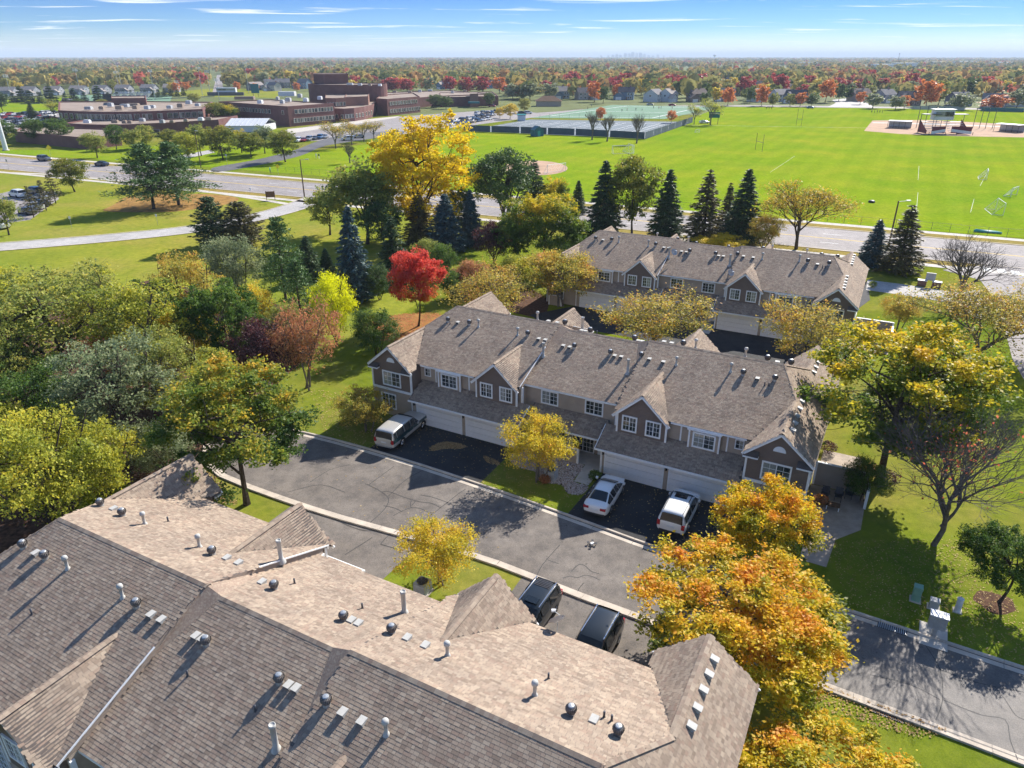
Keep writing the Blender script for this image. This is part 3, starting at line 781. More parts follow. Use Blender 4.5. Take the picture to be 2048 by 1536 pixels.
# ------------------------------------------------------------------ the terraces of townhouses
GX, RX, SX, ZR, ZM, EX, Y0, DD, DX, ZD = 16.3, 14.73, 4.1, 8.15, 7.82, 18.6, -0.25, 17.44, 6.29, 6.92
MC = DD / 2
SM, SH = 0.40, 0.835
ZG = ZR - SH * (GX - RX)
ZE = ZR - SH * (EX - RX)
YK = MC - (ZR - ZG) / SM
SK = (ZG - 4.84) / (GX - 13.99)
def zmain(y): return ZR - SM * (MC - y)
ZEV = 5.12                         # main eave height
YE = MC - (ZR - ZEV) / SM
YEM = MC - (ZM - ZEV) / SM         # middle unit eave
DWH = 2.2
SD = (ZD - 4.9) / DWH
YDR = MC - (ZR - ZD) / SM
FY = 0.72                          # front edge of the dormer gable roof
XI = GX - (ZG - ZEV) / SK
def roof_polys():
    P = []
    def add(poly, which):
        P.append((poly, which))
    for sx in (1, -1):
        for fr in (1, -1):
            def T(pts):
                q = [Vector((sx * x, (y if fr == 1 else DD - y), z)) for x, y, z in pts]
                if sx * fr < 0: q = q[::-1]
                return q
            add(T([(SX, YE, ZEV), (XI, YE, ZEV), (GX, YK, ZG), (RX, MC, ZR), (SX, MC, ZR)]), 'main')
            add(T([(13.99, Y0, 4.84), (GX, Y0, ZG), (GX, YK, ZG), (XI, YE, ZEV), (13.99, YE - 0.5, 4.84)]), 'gable')
            add(T([(DX - DWH, FY, 4.9), (DX, FY, ZD), (DX, YDR, ZD), (DX - DWH + 0.23, YE, ZEV), (DX - DWH, YE - 0.35, 4.9)]), 'dormer')
            add(T([(DX + DWH, FY, 4.9), (DX + DWH, YE - 0.35, 4.9), (DX + DWH - 0.23, YE, ZEV), (DX, YDR, ZD), (DX, FY, ZD)]), 'dormer')
            # little saddle where the ridges step
            add(T([(SX, MC, ZR - 0.02), (SX - 0.95, MC, ZM + 0.015), (SX, MC - 3.2, ZM - SM * 3.2 + 0.015)]), 'saddle')
        q = [Vector((sx * x, y, z)) for x, y, z in [(RX, MC, ZR), (GX, YK, ZG), (GX, Y0, ZG), (EX, Y0, ZE), (EX, DD - Y0, ZE), (GX, DD - Y0, ZG), (GX, DD - YK, ZG)]]
        add(q if sx > 0 else q[::-1], 'end')
    for fr in (1, -1):
        q = [Vector((x, (y if fr == 1 else DD - y), z)) for x, y, z in [(-SX, YEM, ZEV), (SX, YEM, ZEV), (SX, MC, ZM), (-SX, MC, ZM)]]
        add(q if fr == 1 else q[::-1], 'middle')
    return P
def low_roofs():
    """garage and porch roofs on the street front"""
    P = []
    for sx in (1, -1):
        q = [Vector((sx * x, y, z)) for x, y, z in [(3.35, -0.62, 2.42), (14.1, -0.62, 2.42), (14.1, 1.55, 3.52), (3.35, 1.55, 3.52)]]
        P.append((q if sx > 0 else q[::-1], 'garage'))
    P.append(([Vector(p) for p in [(-3.33, 0.55, 2.50), (3.33, 0.55, 2.50), (3.33, 2.36, 3.42), (-3.33, 2.36, 3.42)]], 'porch'))
    return P
def plane_frame(poly):
    n = Vector((0, 0, 0))
    for i in range(1, len(poly) - 1): n += (poly[i] - poly[0]).cross(poly[i + 1] - poly[0])
    n.normalize()
    if n.z < 0: n = -n
    e = Vector((0, 0, 1)).cross(n).normalized()      # along the course
    u = n.cross(e)                                    # up the slope
    if u.z < 0: u = -u; 
    e = u.cross(n)
    return e, u, n
def in_poly(P, x, y):
    """vectorised point in polygon"""
    inside = np.zeros(len(x), bool)
    k = len(P)
    for i in range(k):
        x0, y0 = P[i]; x1, y1 = P[(i + 1) % k]
        c = ((y0 > y) != (y1 > y)) & (x < (x1 - x0) * (y - y0) / (y1 - y0 + 1e-12) + x0)
        inside ^= c
    return inside
TABW, TABH, TABT = 0.225, 0.143, 0.0065
def shingle_tabs(poly, rng):
    """frames of all tabs on one roof plane: centre (n,3), widths, and the plane's frame"""
    e, u, n = plane_frame(poly)
    o = poly[0]
    P2 = [((p - o).dot(e), (p - o).dot(u)) for p in poly]
    x0, x1 = min(p[0] for p in P2), max(p[0] for p in P2); y0, y1 = min(p[1] for p in P2), max(p[1] for p in P2)
    cx, cy, cw = [], [], []
    r = 0; y = y0
    while y < y1:
        x = x0 - rng.uniform(0, TABW)
        m = int((x1 - x) / TABW) + 3
        ws = rng.uniform(0.6, 1.45, m) * TABW
        xs = x + np.concatenate([[0], np.cumsum(ws)[:-1]]) + ws / 2
        cx.append(xs); cy.append(np.full(m, y + TABH / 2)); cw.append(ws)
        y += TABH; r += 1
    cx, cy, cw = np.concatenate(cx), np.concatenate(cy), np.concatenate(cw)
    k = in_poly(P2, cx, cy)
    cx, cy, cw = cx[k], cy[k], cw[k]
    o, e, u, n = (np.array(v) for v in (o, e, u, n))
    C = o + cx[:, None] * e + cy[:, None] * u
    return C, cw, e, u, n
def tab_quads(C, cw, e, u, n, thick=TABT, rng=RNG):
    k = len(C)
    t = thick * rng.uniform(0.6, 1.5, (k, 1)); hw = cw[:, None] / 2 - 0.006
    a = C - hw * e - u * TABH / 2; b = C + hw * e - u * TABH / 2
    c = C + hw * e + u * (TABH / 2 + 0.01); d = C - hw * e + u * (TABH / 2 + 0.01)
    at, bt = a + n * (t + 0.003), b + n * (t + 0.003); cb, db = c + n * 0.0025, d + n * 0.0025
    top = np.stack([at, bt, cb, db], 1)
    butt = np.stack([a, b, bt, at], 1)
    return top, butt
def tabs_mesh(name, parts):
    """tabs with shared edges per tab (6 verts, 2 quads) so that each tab is one island"""
    V, n = [], 0
    for top, butt in parts:
        V.append(np.concatenate([top, butt[:, :2]], 1))   # 6 verts: at bt cb db a b
    V = np.concatenate(V); n = len(V)
    me = bpy.data.meshes.new(name)
    me.vertices.add(n * 6); me.vertices.foreach_set('co', V.astype(np.float32).ravel())
    base = (np.arange(n) * 6)[:, None]
    idx = np.concatenate([base + np.array([0, 1, 2, 3]), base + np.array([4, 5, 1, 0])], 1).ravel()
    me.loops.add(n * 8); me.loops.foreach_set('vertex_index', idx.astype(np.int32))
    me.polygons.add(n * 2); me.polygons.foreach_set('loop_start', np.arange(0, n * 8, 4, dtype=np.int32)); me.polygons.foreach_set('loop_total', np.full(n * 2, 4, dtype=np.int32))
    me.update(calc_edges=True)
    me.polygons.foreach_set('use_smooth', np.zeros(n * 2, dtype=bool))
    return me

# ---- vents and flues (shared meshes)
def turbine_mesh():
    mb = MB()
    mb.lathe([(0.17, -0.12), (0.17, 0.16)], 12, m=1)
    k = 18
    for i in range(k):
        t0, t1 = 2 * math.pi * i / k, 2 * math.pi * (i + 0.72) / k
        ring = []
        for a, z in ((0.15, 0.15), (0.235, 0.24), (0.26, 0.34), (0.23, 0.44), (0.14, 0.50)):
            ring.append(((a * math.cos(t0), a * math.sin(t0), z), ((a - 0.03) * math.cos(t1), (a - 0.03) * math.sin(t1), z)))
        for j in range(4): mb.face([ring[j][0], ring[j][1], ring[j + 1][1], ring[j + 1][0]], 0)
    mb.lathe([(0.20, 0.15), (0.2, 0.45), (0.02, 0.53)], 12, m=0)
    mb.lathe([(0.15, 0.495), (0.12, 0.53), (0.02, 0.545)], 12, m=1)
    return mb.mesh('turbine_vent', [turbine_dark, galv])
def box_vent_mesh():
    mb = MB()
    mb.box(-0.2, 0.2, -0.16, 0.24, -0.03, 0.0, 0)
    mb.face([(-0.17, -0.2, 0.21), (0.17, -0.2, 0.21), (0.17, 0.2, 0.08), (-0.17, 0.2, 0.08)], 0)
    mb.face([(-0.17, -0.2, 0.17), (-0.17, 0.2, 0.06), (0.17, 0.2, 0.06), (0.17, -0.2, 0.17)], 0)
    for s in (-1, 1):
        q = [(s * 0.17, -0.2, -0.02), (s * 0.17, 0.2, -0.02), (s * 0.17, 0.2, 0.08), (s * 0.17, -0.2, 0.21)]
        mb.face(q if s > 0 else q[::-1], 0)
    mb.face([(0.17, 0.2, -0.02), (-0.17, 0.2, -0.02), (-0.17, 0.2, 0.08), (0.17, 0.2, 0.08)], 0)
    mb.face([(-0.17, -0.17, -0.02), (0.17, -0.17, -0.02), (0.17, -0.17, 0.19), (-0.17, -0.17, 0.19)], 1)
    return mb.mesh('box_vent', [vent_gray, dark_metal])
def flue_mesh():
    mb = MB()
    mb.lathe([(0.17, -0.1), (0.13, 0.06), (0.085, 0.1), (0.085, 0.62), (0.15, 0.64), (0.16, 0.70), (0.15, 0.78), (0.13, 0.83), (0.03, 0.86)], 12)
    return mb.mesh('flue_cap', [vent_gray], True)
def tall_flue_mesh():
    mb = MB()
    mb.lathe([(0.26, -0.15), (0.2, 0.05), (0.125, 0.12), (0.125, 1.25), (0.15, 1.26), (0.15, 1.42), (0.12, 1.43), (0.11, 1.40)], 14)
    return mb.mesh('tall_flue', [vent_gray], True)
def pipe_mesh():
    mb = MB()
    mb.lathe([(0.1, -0.06), (0.055, 0.06), (0.05, 0.08), (0.05, 0.34), (0.035, 0.34)], 8)
    return mb.mesh('vent_pipe', [dark_metal], True)
VENT = {'T': ('turbine_vent', turbine_mesh()), 'X': ('box_vent', box_vent_mesh()), 'F': ('capped_flue', flue_mesh()), 'H': ('tall_flue', tall_flue_mesh()), 's': ('vent_pipe', pipe_mesh())}

def win_build(parent, x, y, z0, z1, w, face=-1, grid=(2, 3), slider=True, trim=0.11, proud=0.03):
    """window on a wall whose outward normal is -y (face=-1) or +y; > frame, pane, muntin"""
    r = empty('window', (x, y, z0)); r.parent = parent
    if face > 0: r.rotation_euler = (0, 0, math.pi)
    h = z1 - z0
    mb = MB()
    for a in ((-w / 2 - trim, -w / 2, 0 - trim, h + trim), (w / 2, w / 2 + trim, 0 - trim, h + trim), (-w / 2, w / 2, -trim, 0), (-w / 2, w / 2, h, h + trim)):
        mb.box(a[0], a[1], -proud - 0.04, 0.02, a[2], a[3])
    if slider: mb.box(-0.03, 0.03, -proud - 0.02, 0.02, 0, h)
    mb.build('frame', white_paint, r)
    mb = MB(); mb.face([(-w / 2, -0.012, 0), (w / 2, -0.012, 0), (w / 2, -0.012, h), (-w / 2, -0.012, h)]); mb.build('pane', glass_win, r)
    mb = MB()
    cols, rows = grid
    halves = ((-w / 2, -0.03), (0.03, w / 2)) if slider else ((-w / 2, w / 2),)
    for a, b in halves:
        for i in range(1, cols): xx = a + (b - a) * i / cols; mb.box(xx - 0.011, xx + 0.011, -0.03, -0.014, 0, h)
        for i in range(1, rows): zz = h * i / rows; mb.box(a, b, -0.032, -0.016, zz - 0.011, zz + 0.011)
    mb.build('muntin', white_paint, r)
    return r

saddle_mat = shingle_mat('saddle_shingle', SH_T, False)
def build_terrace():
    root = empty('townhouse_terrace', (0, 0, 0))
    polys = roof_polys()
    # roof deck (one part); its shingles are sub-parts
    mb = MB()
    for p, k in polys: mb.face(p, 1 if k == 'saddle' else 0)
    for p, k in polys:
        mb.face([v + Vector((0, 0, -0.10)) for v in p[::-1]])
    roof = mb.build('roof', [shingle_base, saddle_mat], root)
    mb = MB()
    for p, k in low_roofs():
        mb.face(p); mb.face([v + Vector((0, 0, -0.12)) for v in p[::-1]])
    groof = mb.build('garage_roof', shingle_base, root)
    # step walls between the units
    for sx in (1, -1):
        for fr in (1, -1):
            q = [Vector((sx * SX, (y if fr == 1 else DD - y), z)) for y, z in ((YE, ZEV), (YEM, ZEV), (MC, ZM), (MC, ZR))]
            mb = MB(); mb.face(q); mb.build('step_wall', siding_step, root)
            mb = MB()
            a, b = Vector((sx * (SX - 0.02), YE if fr == 1 else DD - YE, ZEV + .02)), Vector((sx * (SX - 0.02), MC - 2.9 if fr == 1 else DD - MC + 2.9, ZR - SM * 2.9 + 0.02))
            mb.beam(a, b, 0.05, 0.07); mb.build('step_trim', white_paint, root)['side'] = sx
    # ridge and hip caps
    caps = []
    def capline(a, b, w=0.17):
        a, b = Vector(a), Vector(b)
        d = b - a; L = d.length; d.normalize()
        s = d.cross(Vector((0, 0, 1))).normalized()
        k = max(1, int(L / 0.19))
        for i in range(k):
            p = a + d * (L * i / k); q = a + d * (L * (i + 1.02) / k)
            lift = Vector((0, 0, 0.03))
            for sg in (-1, 1):
                w0 = s * sg * w + Vector((0, 0, -0.075))
                f = [p + lift, q + lift + Vector((0, 0, -0.006)), q + lift + w0 + Vector((0, 0, -0.006)), p + lift + w0]
                caps.append([tuple(v) for v in (f if sg > 0 else f[::-1])])
    for sx in (1, -1):
        capline((sx * RX, MC, ZR), (sx * SX, MC, ZR))
        for f in (lambda y: y, lambda y: DD - y):
            capline((sx * RX, MC, ZR), (sx * GX, f(YK), ZG)); capline((sx * GX, f(Y0), ZG), (sx * GX, f(YK), ZG)); capline((sx * DX, f(FY), ZD), (sx * DX, f(YDR), ZD))
    capline((-SX, MC, ZM), (SX, MC, ZM))
    cm = quads_mesh('ridge_cap', np.array(caps)); cm.materials.append(shingle)
    tag(link('ridge_cap', cm, roof), kind='stuff')
    # eave and rake trim
    def trim(name, a, b, h=0.17, w=0.05, mat=white_paint):
        mb = MB(); mb.beam(a, b, w, h); return mb.build(name, mat, root)
    for fr in (1, -1):
        f = (lambda y: y) if fr == 1 else (lambda y: DD - y)
        for sx in (1, -1):
            trim('gutter', (sx * SX, f(YE + 0.05), 5.02), (sx * (DX - DWH), f(YE + 0.05), 5.02))
            trim('gutter', (sx * (DX + DWH), f(YE + 0.05), 5.02), (sx * 13.95, f(YE + 0.05), 5.02), 0.14, 0.1)
            for a, b, t in (((GX, ZG), (13.96, 4.81), 'rake_trim'), ((GX, ZG), (EX + 0.03, ZE - 0.03), 'rake_trim')):
                trim(t, (sx * a[0], f(Y0 + 0.05), a[1] - 0.15), (sx * b[0], f(Y0 + 0.05), b[1] - 0.15), 0.2, 0.06)
            for s2 in (-1, 1):
                trim('rake_trim', (sx * DX, f(FY + 0.05), ZD - 0.15), (sx * (DX + s2 * (DWH + 0.02)), f(FY + 0.05), 4.88 - 0.15), 0.2, 0.06)
        trim('gutter', (-SX, f(YEM + 0.05), 5.02), (SX, f(YEM + 0.05), 5.02), 0.15, 0.1)
    for sx in (1, -1): trim('gutter', (sx * (EX - 0.05), Y0 + .05, ZE - 0.11), (sx * (EX - 0.05), DD - Y0 - .05, ZE - 0.11), 0.14, 0.1)
    # walls
    def wallbox(x0, x1, y0, y1, z0, z1, mat, name='wall'):
        mb = MB(); mb.box(min(x0, x1), max(x0, x1), y0, y1, z0, z1); return mb.build(name, mat, root)
    for sx in (1, -1):
        wallbox(sx * 14.2, sx * 18.35, 0.12, DD - 0.12, 0, 2.5, siding_tan)
        mb = MB()
        pr = [(sx * 14.25, 0.1), (sx * 18.4, 0.1), (sx * 18.4, DD - 0.1), (sx * 14.25, DD - 0.1)]
        if sx < 0: pr = pr[::-1]
        mb.prism(pr, 2.72, 4.92)
        for y in (0.1, DD - 0.1):
            t = [(sx * 14.25, y, 4.92), (sx * 18.4, y, 4.92), (sx * (GX + 0.02), y, ZG - 0.15)]
            mb.face(t if (sx > 0) == (y < 1) else t[::-1])
        mb.build('upper_wall', siding_brown, root)
        mb = MB(); mb.box(min(sx * 14.17, sx * 18.45), max(sx * 14.17, sx * 18.45), 0.05, DD - 0.05, 2.5, 2.72); mb.build('band_board', white_paint, root)
        wallbox(sx * SX, sx * 14.22, 1.6, DD - 1.6, 0, 5.1, siding_tan)
        # dormer face, projecting
        for fr in (1, -1):
            f = (lambda y: y) if fr == 1 else (lambda y: DD - y)
            mb = MB()
            a, b = sorted((f(1.12), f(1.62)))
            mb.box(sx * DX - 1.92, sx * DX + 1.92, a, b, 2.9, 4.92)
            t = [(sx * DX - 1.92, f(1.12), 4.92), (sx * DX + 1.92, f(1.12), 4.92), (sx * DX, f(1.12), ZD - 0.14)]
            mb.face(t if fr > 0 else t[::-1])
            mb.build('dormer_wall', siding_brown, root)
            for s2 in (-1, 1):
                x = sx * DX + s2 * 1.92
                mb = MB(); mb.box(x - 0.07, x + 0.07, a - 0.02 if fr > 0 else b - 0.1, a + 0.1 if fr > 0 else b + 0.02, 2.9, 4.9); mb.build('corner_board', white_paint, root)
            for s2 in (-1, 1): win_build(root, sx * DX + s2 * 0.93, f(1.12), 3.62, 4.72, 0.98, -fr)
            # return eaves of the end gable
            for s3, xc in ((-1, 14.05), (1, 18.55)):
                x0, x1 = (xc - 0.02, xc + 1.0) if s3 < 0 else (xc - 1.0, xc + 0.02)
                mb = MB()
                q = [(sx * x0, f(-0.32), 4.62), (sx * x1, f(-0.32), 4.62), (sx * x1, f(0.1), 4.95), (sx * x0, f(0.1), 4.95)]
                mb.face(q if sx * fr > 0 else q[::-1], 1)
                xa, xb = sorted((sx * x0, sx * x1)); ya, yb = sorted((f(-0.33), f(0.08)))
                mb.box(xa, xb, ya, yb, 4.50, 4.60, 0)
                tri = [(sx * (x1 if s3 < 0 else x0), f(-0.32), 4.62), (sx * (x1 if s3 < 0 else x0), f(0.1), 4.62), (sx * (x1 if s3 < 0 else x0), f(0.1), 4.95)]
                mb.face(tri, 1)
                mb.build('eave_return', [white_paint, shingle_base], root)
            for xc in (14.25, 18.4):
                mb = MB(); mb.box(sx * xc - 0.07, sx * xc + 0.07, *sorted((f(0.06), f(0.2))), 2.72, 4.55); mb.build('corner_board', white_paint, root)
                mb = MB(); mb.box(sx * xc - 0.06, sx * xc + 0.06, *sorted((f(0.08), f(0.2))), 0, 2.5); mb.build('corner_board', white_paint, root)
            win_build(root, sx * GX, f(0.1), 3.05, 4.25, 1.75, -fr)
            win_build(root, sx * (GX + 0.5), f(0.12), 0.75, 2.05, 1.4, -fr)
            # half-round louvre
            mb = MB()
            arc = [(sx * GX + 0.42 * math.cos(t), sx and 0.0, 0.42 * math.sin(t)) for t in np.linspace(0, math.pi, 13)]
            yv = f(0.06)
            mb.face([(p[0], yv, 5.25 + p[2]) for p in (arc if fr < 0 else arc)])
            n = len(mb.v)
            mb.face([(p[0], yv + 0.035 * fr, 5.25 + p[2]) for p in arc[::-1]])
            lv = mb.build('gable_louvre', white_paint, root)
            for k in range(4):
                zz = 5.29 + k * 0.085; hw = math.sqrt(max(0.01, 0.38 ** 2 - (zz - 5.25) ** 2))
                mb = MB(); mb.box(sx * GX - hw, sx * GX + hw, *sorted((yv - 0.02 * fr, yv - 0.002 * fr)), zz, zz + 0.05); mb.build('slat', white_paint, lv)
            # tan bay with a window between dormer and wing, and a narrow window
            ya, yb = sorted((f(1.25), f(1.62)))
            mb = MB(); mb.box(sx * 11.0 - 1.12, sx * 11.0 + 1.12, ya, yb, 3.2, 4.86); mb.build('bay_wall', siding_tan, root)
            mb = MB(); mb.box(sx * 11.0 - 1.25, sx * 11.0 + 1.25, *sorted((f(1.08), f(1.24))), 4.84, 4.97); mb.build('bay_eave', white_paint, root)
            for s2 in (-1, 1):
                x = sx * 11.0 + s2 * 1.1
                mb = MB(); mb.box(x - 0.06, x + 0.06, *sorted((f(1.2), f(1.3))), 3.3, 4.84); mb.build('corner_board', white_paint, root)
            win_build(root, sx * 11.0, f(1.25), 3.58, 4.62, 1.45, -fr)
            win_build(root, sx * 13.45, f(1.6), 4.0, 4.65, 0.5, -fr, (2, 2), False, 0.07)
            for xc in (9.2, 12.6):
                mb = MB(); mb.box(sx * xc - 0.055, sx * xc + 0.055, *sorted((f(1.555), f(1.65))), 3.4, 4.88); mb.build('downpipe', white_paint, root)
    wallbox(-SX - 0.02, SX + 0.02, 2.4, DD - 2.4, 0, 5.1, siding_tan)
    for sx in (1, -1):
        for fr in (1, -1):
            f = (lambda y: y) if fr == 1 else (lambda y: DD - y)
            win_build(root, sx * 1.95, f(2.4), 3.62, 4.66, 1.35, -fr)
            mb = MB(); mb.box(sx * SX - 0.08, sx * SX + 0.08, *sorted((f(1.56), f(1.75))), 3.3, 4.9); mb.build('corner_board', white_paint, root)
        # garages
        wallbox(sx * 3.68, sx * 14.15, 0.0, 1.62, 0, 2.42, siding_tan, 'garage_wall')
        for xc in (6.3, 11.35):
            d = empty('garage_door', (sx * xc, -0.02, 0)); d.parent = root
            for k in range(4):
                mb = MB(); mb.box(-2.24, 2.24, -0.03, 0.015, 0.02 + k * 0.545, 0.02 + k * 0.545 + 0.52); mb.build('panel', garage_white, d)
            mb = MB()
            for a in ((-2.36, -2.245, 0.0, 2.3), (2.245, 2.36, 0.0, 2.3), (-2.36, 2.36, 2.2, 2.3)): mb.box(a[0], a[1], -0.045, 0.01, a[2], a[3])
            mb.build('frame', white_paint, d)
        trim('gutter', (sx * 3.32, -0.65, 2.34), (sx * 14.12, -0.65, 2.34), 0.13, 0.1)
        trim('rake_trim', (sx * 3.33, -0.62, 2.36), (sx * 3.33, 1.5, 3.44), 0.14, 0.05)
        mb = MB(); mb.box(sx * 3.68 - 0.07, sx * 3.68 + 0.07, -0.06, 0.06, 0, 2.35); mb.build('corner_board', white_paint, root)
        for xl in (3.84, 8.83, 13.9):
            lm = empty('wall_lamp', (sx * xl, -0.02, 1.85)); lm.parent = root
            mb = MB(); mb.box(-.05, .05, -.04, .02, -.06, .06); mb.build('bracket', dark_metal, lm)
            mb = MB(); mb.lathe([(.05, -.16), (.075, -.12), (.075, .05), (.03, .1)], 8, (0, -.1, 0)); mb.build('lantern', glass_dark, lm)
        # entrance: sliding glass door, white panel door
        win_build(root, sx * 1.15, 2.4, 0.08, 2.08, 1.85, -1, (3, 5), True, 0.08)
        dr = empty('entry_door', (sx * 2.95, 2.36, 0.05)); dr.parent = root
        mb = MB(); mb.box(-0.48, 0.48, -0.04, 0.03, 0, 2.05); mb.build('door_leaf', white_paint, dr)
        mb = MB(); mb.box(-0.27, 0.27, -0.06, -0.041, 0.95, 1.85); mb.build('pane', glass_win, dr)
        mb = MB(); mb.box(0.36, 0.42, -0.1, -0.05, 0.92, 1.02); mb.build('handle', chrome, dr)
    # ground floor of the back: patio doors
    for x in (-11, -6.3, -1.6, 1.6, 6.3, 11): win_build(root, x, DD - (2.4 if abs(x) < 4 else 1.6), 0.1, 2.1, 1.8, 1, (3, 5), True, 0.08)
    trim('gutter', (-3.31, 0.52, 2.42), (3.31, 0.52, 2.42), 0.12, 0.1)
    return root, roof, groof

proto, proto_roof, proto_groof = build_terrace()
TERR = {'B': (3.6755, 49.2646, R(-28.467)), 'A': (-5.928, 30.761, R(151.95)), 'C': (20.871, 81.51, R(-27.73))}
rngS = np.random.default_rng(11)
main_parts = [tab_quads(*shingle_tabs(p, rngS), rng=rngS) for p, k in roof_polys() if k != 'saddle']
low_parts = [tab_quads(*shingle_tabs(p, rngS), rng=rngS) for p, k in low_roofs()]
terr = {}
for key in 'BCA':
    o = proto if key == 'B' else copy_tree(proto)
    x, y, a = TERR[key]
    o.location = (x, y, 0); o.rotation_euler = (0, 0, a)
    terr[key] = o
for key in 'BCA':
    for c in list(terr[key].children):
        if c.name.startswith('step_trim') and c['side'] != (1 if key == 'A' else -1): bpy.data.objects.remove(c)
tag(terr['B'], 'long terrace of brown and tan townhouses facing the street with parked cars', 'terrace', 'townhouse terraces')
tag(terr['C'], 'rear terrace of townhouses standing just in front of the avenue', 'terrace', 'townhouse terraces')
tag(terr['A'], 'nearest terrace whose shingled roof fills the bottom left of the view', 'terrace', 'townhouse terraces')
def child(o, name):
    return next(c for c in o.children if c.name.split('.')[0] == name)
me_main = tabs_mesh('shingles', main_parts); me_main.materials.append(shingle)
me_low = tabs_mesh('garage_shingles', low_parts); me_low.materials.append(shingle)
for key in 'BCA':
    tag(link('garage_shingles', me_low, child(terr[key], 'garage_roof')), kind='stuff')
for key in 'BC':
    tag(link('shingles', me_main, child(terr[key], 'roof')), kind='stuff')
# nearest terrace: the 300 shingles that show largest are pieces of their own
def to_world(key, C):
    x, y, a = TERR[key]
    c, s = math.cos(a), math.sin(a)
    return np.stack([x + C[:, 0] * c - C[:, 1] * s, y + C[:, 0] * s + C[:, 1] * c, C[:, 2]], 1)
cand = []
frames = [shingle_tabs(p, np.random.default_rng(100 + i)) for i, (p, k) in enumerate([q for q in roof_polys() if q[1] != 'saddle'])]
for i, (C, cw, e, u, n) in enumerate(frames):
    Wp = to_world('A', C)
    for j in range(len(C)):
        px, py, dep = project(Wp[j])
        if 0 < px < 2048 and 1100 < py < 1530: cand.append((dep, i, j))
cand.sort()
pick = cand[:300]
chosen = {}
for dep, i, j in pick: chosen.setdefault(i, set()).add(j)
partsA = []
for i, (C, cw, e, u, n) in enumerate(frames):
    keep = np.ones(len(C), bool)
    for j in chosen.get(i, ()): keep[j] = False
    partsA.append(tab_quads(C[keep], cw[keep], e, u, n, rng=rngS))
me_A = tabs_mesh('shingles_near', partsA); me_A.materials.append(shingle)
roofA = child(terr['A'], 'roof')
tag(link('shingles', me_A, roofA), kind='stuff')
def one_tab():
    mb = MB()
    h = TABH / 2
    v = [(-0.5, -h, 0), (0.5, -h, 0), (0.5, -h, 0.0075), (-0.5, -h, 0.0075), (0.5, h + 0.01, 0.0025), (-0.5, h + 0.01, 0.0025)]
    mb.face([v[3], v[2], v[4], v[5]]); mb.face([v[0], v[1], v[2], v[3]]); mb.face([v[1], v[4], v[2]]); mb.face([v[0], v[3], v[5]])
    return mb.mesh('shingle', [shingle])
tab_me = one_tab()
for dep, i, j in pick:
    C, cw, e, u, n = frames[i]
    o = bpy.data.objects.new('shingle', tab_me)
    M = Matrix((e, u, n)).transposed().to_4x4()
    M.translation = Vector(C[j])
    o.parent = roofA
    o.matrix_local = M @ Matrix.Diagonal((cw[j] - 0.012, 1, 1, 1))
    COL.objects.link(o)
# vents: position on the roof from where the photograph shows their feet
def local_on_roof(key, px):
    x, y, a = TERR[key]
    best = None
    o = np.array((0, 0, CAM_H)); g = gp(*px); d = np.array(g) - o
    for p, k in roof_polys():
        e, u, n = plane_frame(p)
        Wp = to_world(key, np.array([tuple(v) for v in p]))
        c, s = math.cos(a), math.sin(a)
        nw = np.array((n.x * c - n.y * s, n.x * s + n.y * c, n.z))
        t = np.dot(Wp[0] - o, nw) / np.dot(d, nw)
        q = o + d * t
        l = np.array(((q[0] - x) * c + (q[1] - y) * s, -(q[0] - x) * s + (q[1] - y) * c, q[2]))
        P2 = [((v - p[0]).dot(e), (v - p[0]).dot(u)) for v in p]
        dl = Vector(l) - p[0]
        if in_poly(P2, np.array([dl.dot(e)]), np.array([dl.dot(u)]))[0] and (best is None or t < best[0]): best = (t, Vector(l), u)
    return best
c5 = lambda x, y: (700 + x * .29955, 540 + y * .29955)
c6 = lambda x, y: (1100 + x * .32552, 600 + y * .32552)
c1 = lambda x, y: (x / 2.3414, 880 + y / 2.3414)
c2 = lambda x, y: (600 + x / 2.7629, 980 + y / 2.7629)
c3 = lambda x, y: (1150 + x / 2.2806, 950 + y / 2.2806)
def place_vent(key, kind, px):
    b = local_on_roof(key, px)
    if b is None: return
    nm, me = VENT[kind]
    o = link(nm, me, terr[key], None, b[1]); o.scale = (.88,) * 3
    # box vents face down the slope
    o.rotation_euler = (0, 0, math.atan2(b[2].y, b[2].x) - math.pi / 2 if kind == 'X' else random.uniform(0, 3))
    if kind == 'X':
        sl = math.asin(max(-1, min(1, b[2].z))); o.rotation_euler[0] = sl * 0.9
    return b[1]
VB = [('T', c5, (655, 345)), ('s', c5, (668, 362)), ('X', c5, (722, 352)), ('T', c5, (797, 365)), ('F', c5, (858, 380)), ('F', c5, (1120, 435)), ('T', c5, (1187, 437)), ('X', c5, (1262, 462)), ('X', c5, (1305, 470)), ('H', c5, (1290, 575)),
      ('X', c5, (1425, 508)), ('X', c5, (1468, 518)), ('T', c5, (1497, 522)), ('T', c5, (1738, 565)), ('X', c5, (1768, 575)), ('X', c5, (1812, 582)), ('H', c5, (1853, 690)),
      ('T', c6, (560, 352)), ('X', c6, (612, 365)), ('X', c6, (697, 383)), ('F', c6, (775, 400)), ('F', c6, (1110, 440)), ('T', c6, (1185, 460)), ('X', c6, (1275, 485)), ('s', c6, (1318, 525)), ('s', c6, (1342, 528)), ('T', c6, (1380, 495))]
VB += [('X', c6, (1487 + 14.5 * i, 800 - 44 * i)) for i in range(5)] + [('X', c6, (1618 + 11 * i, 445 - 31 * i)) for i in range(5)]
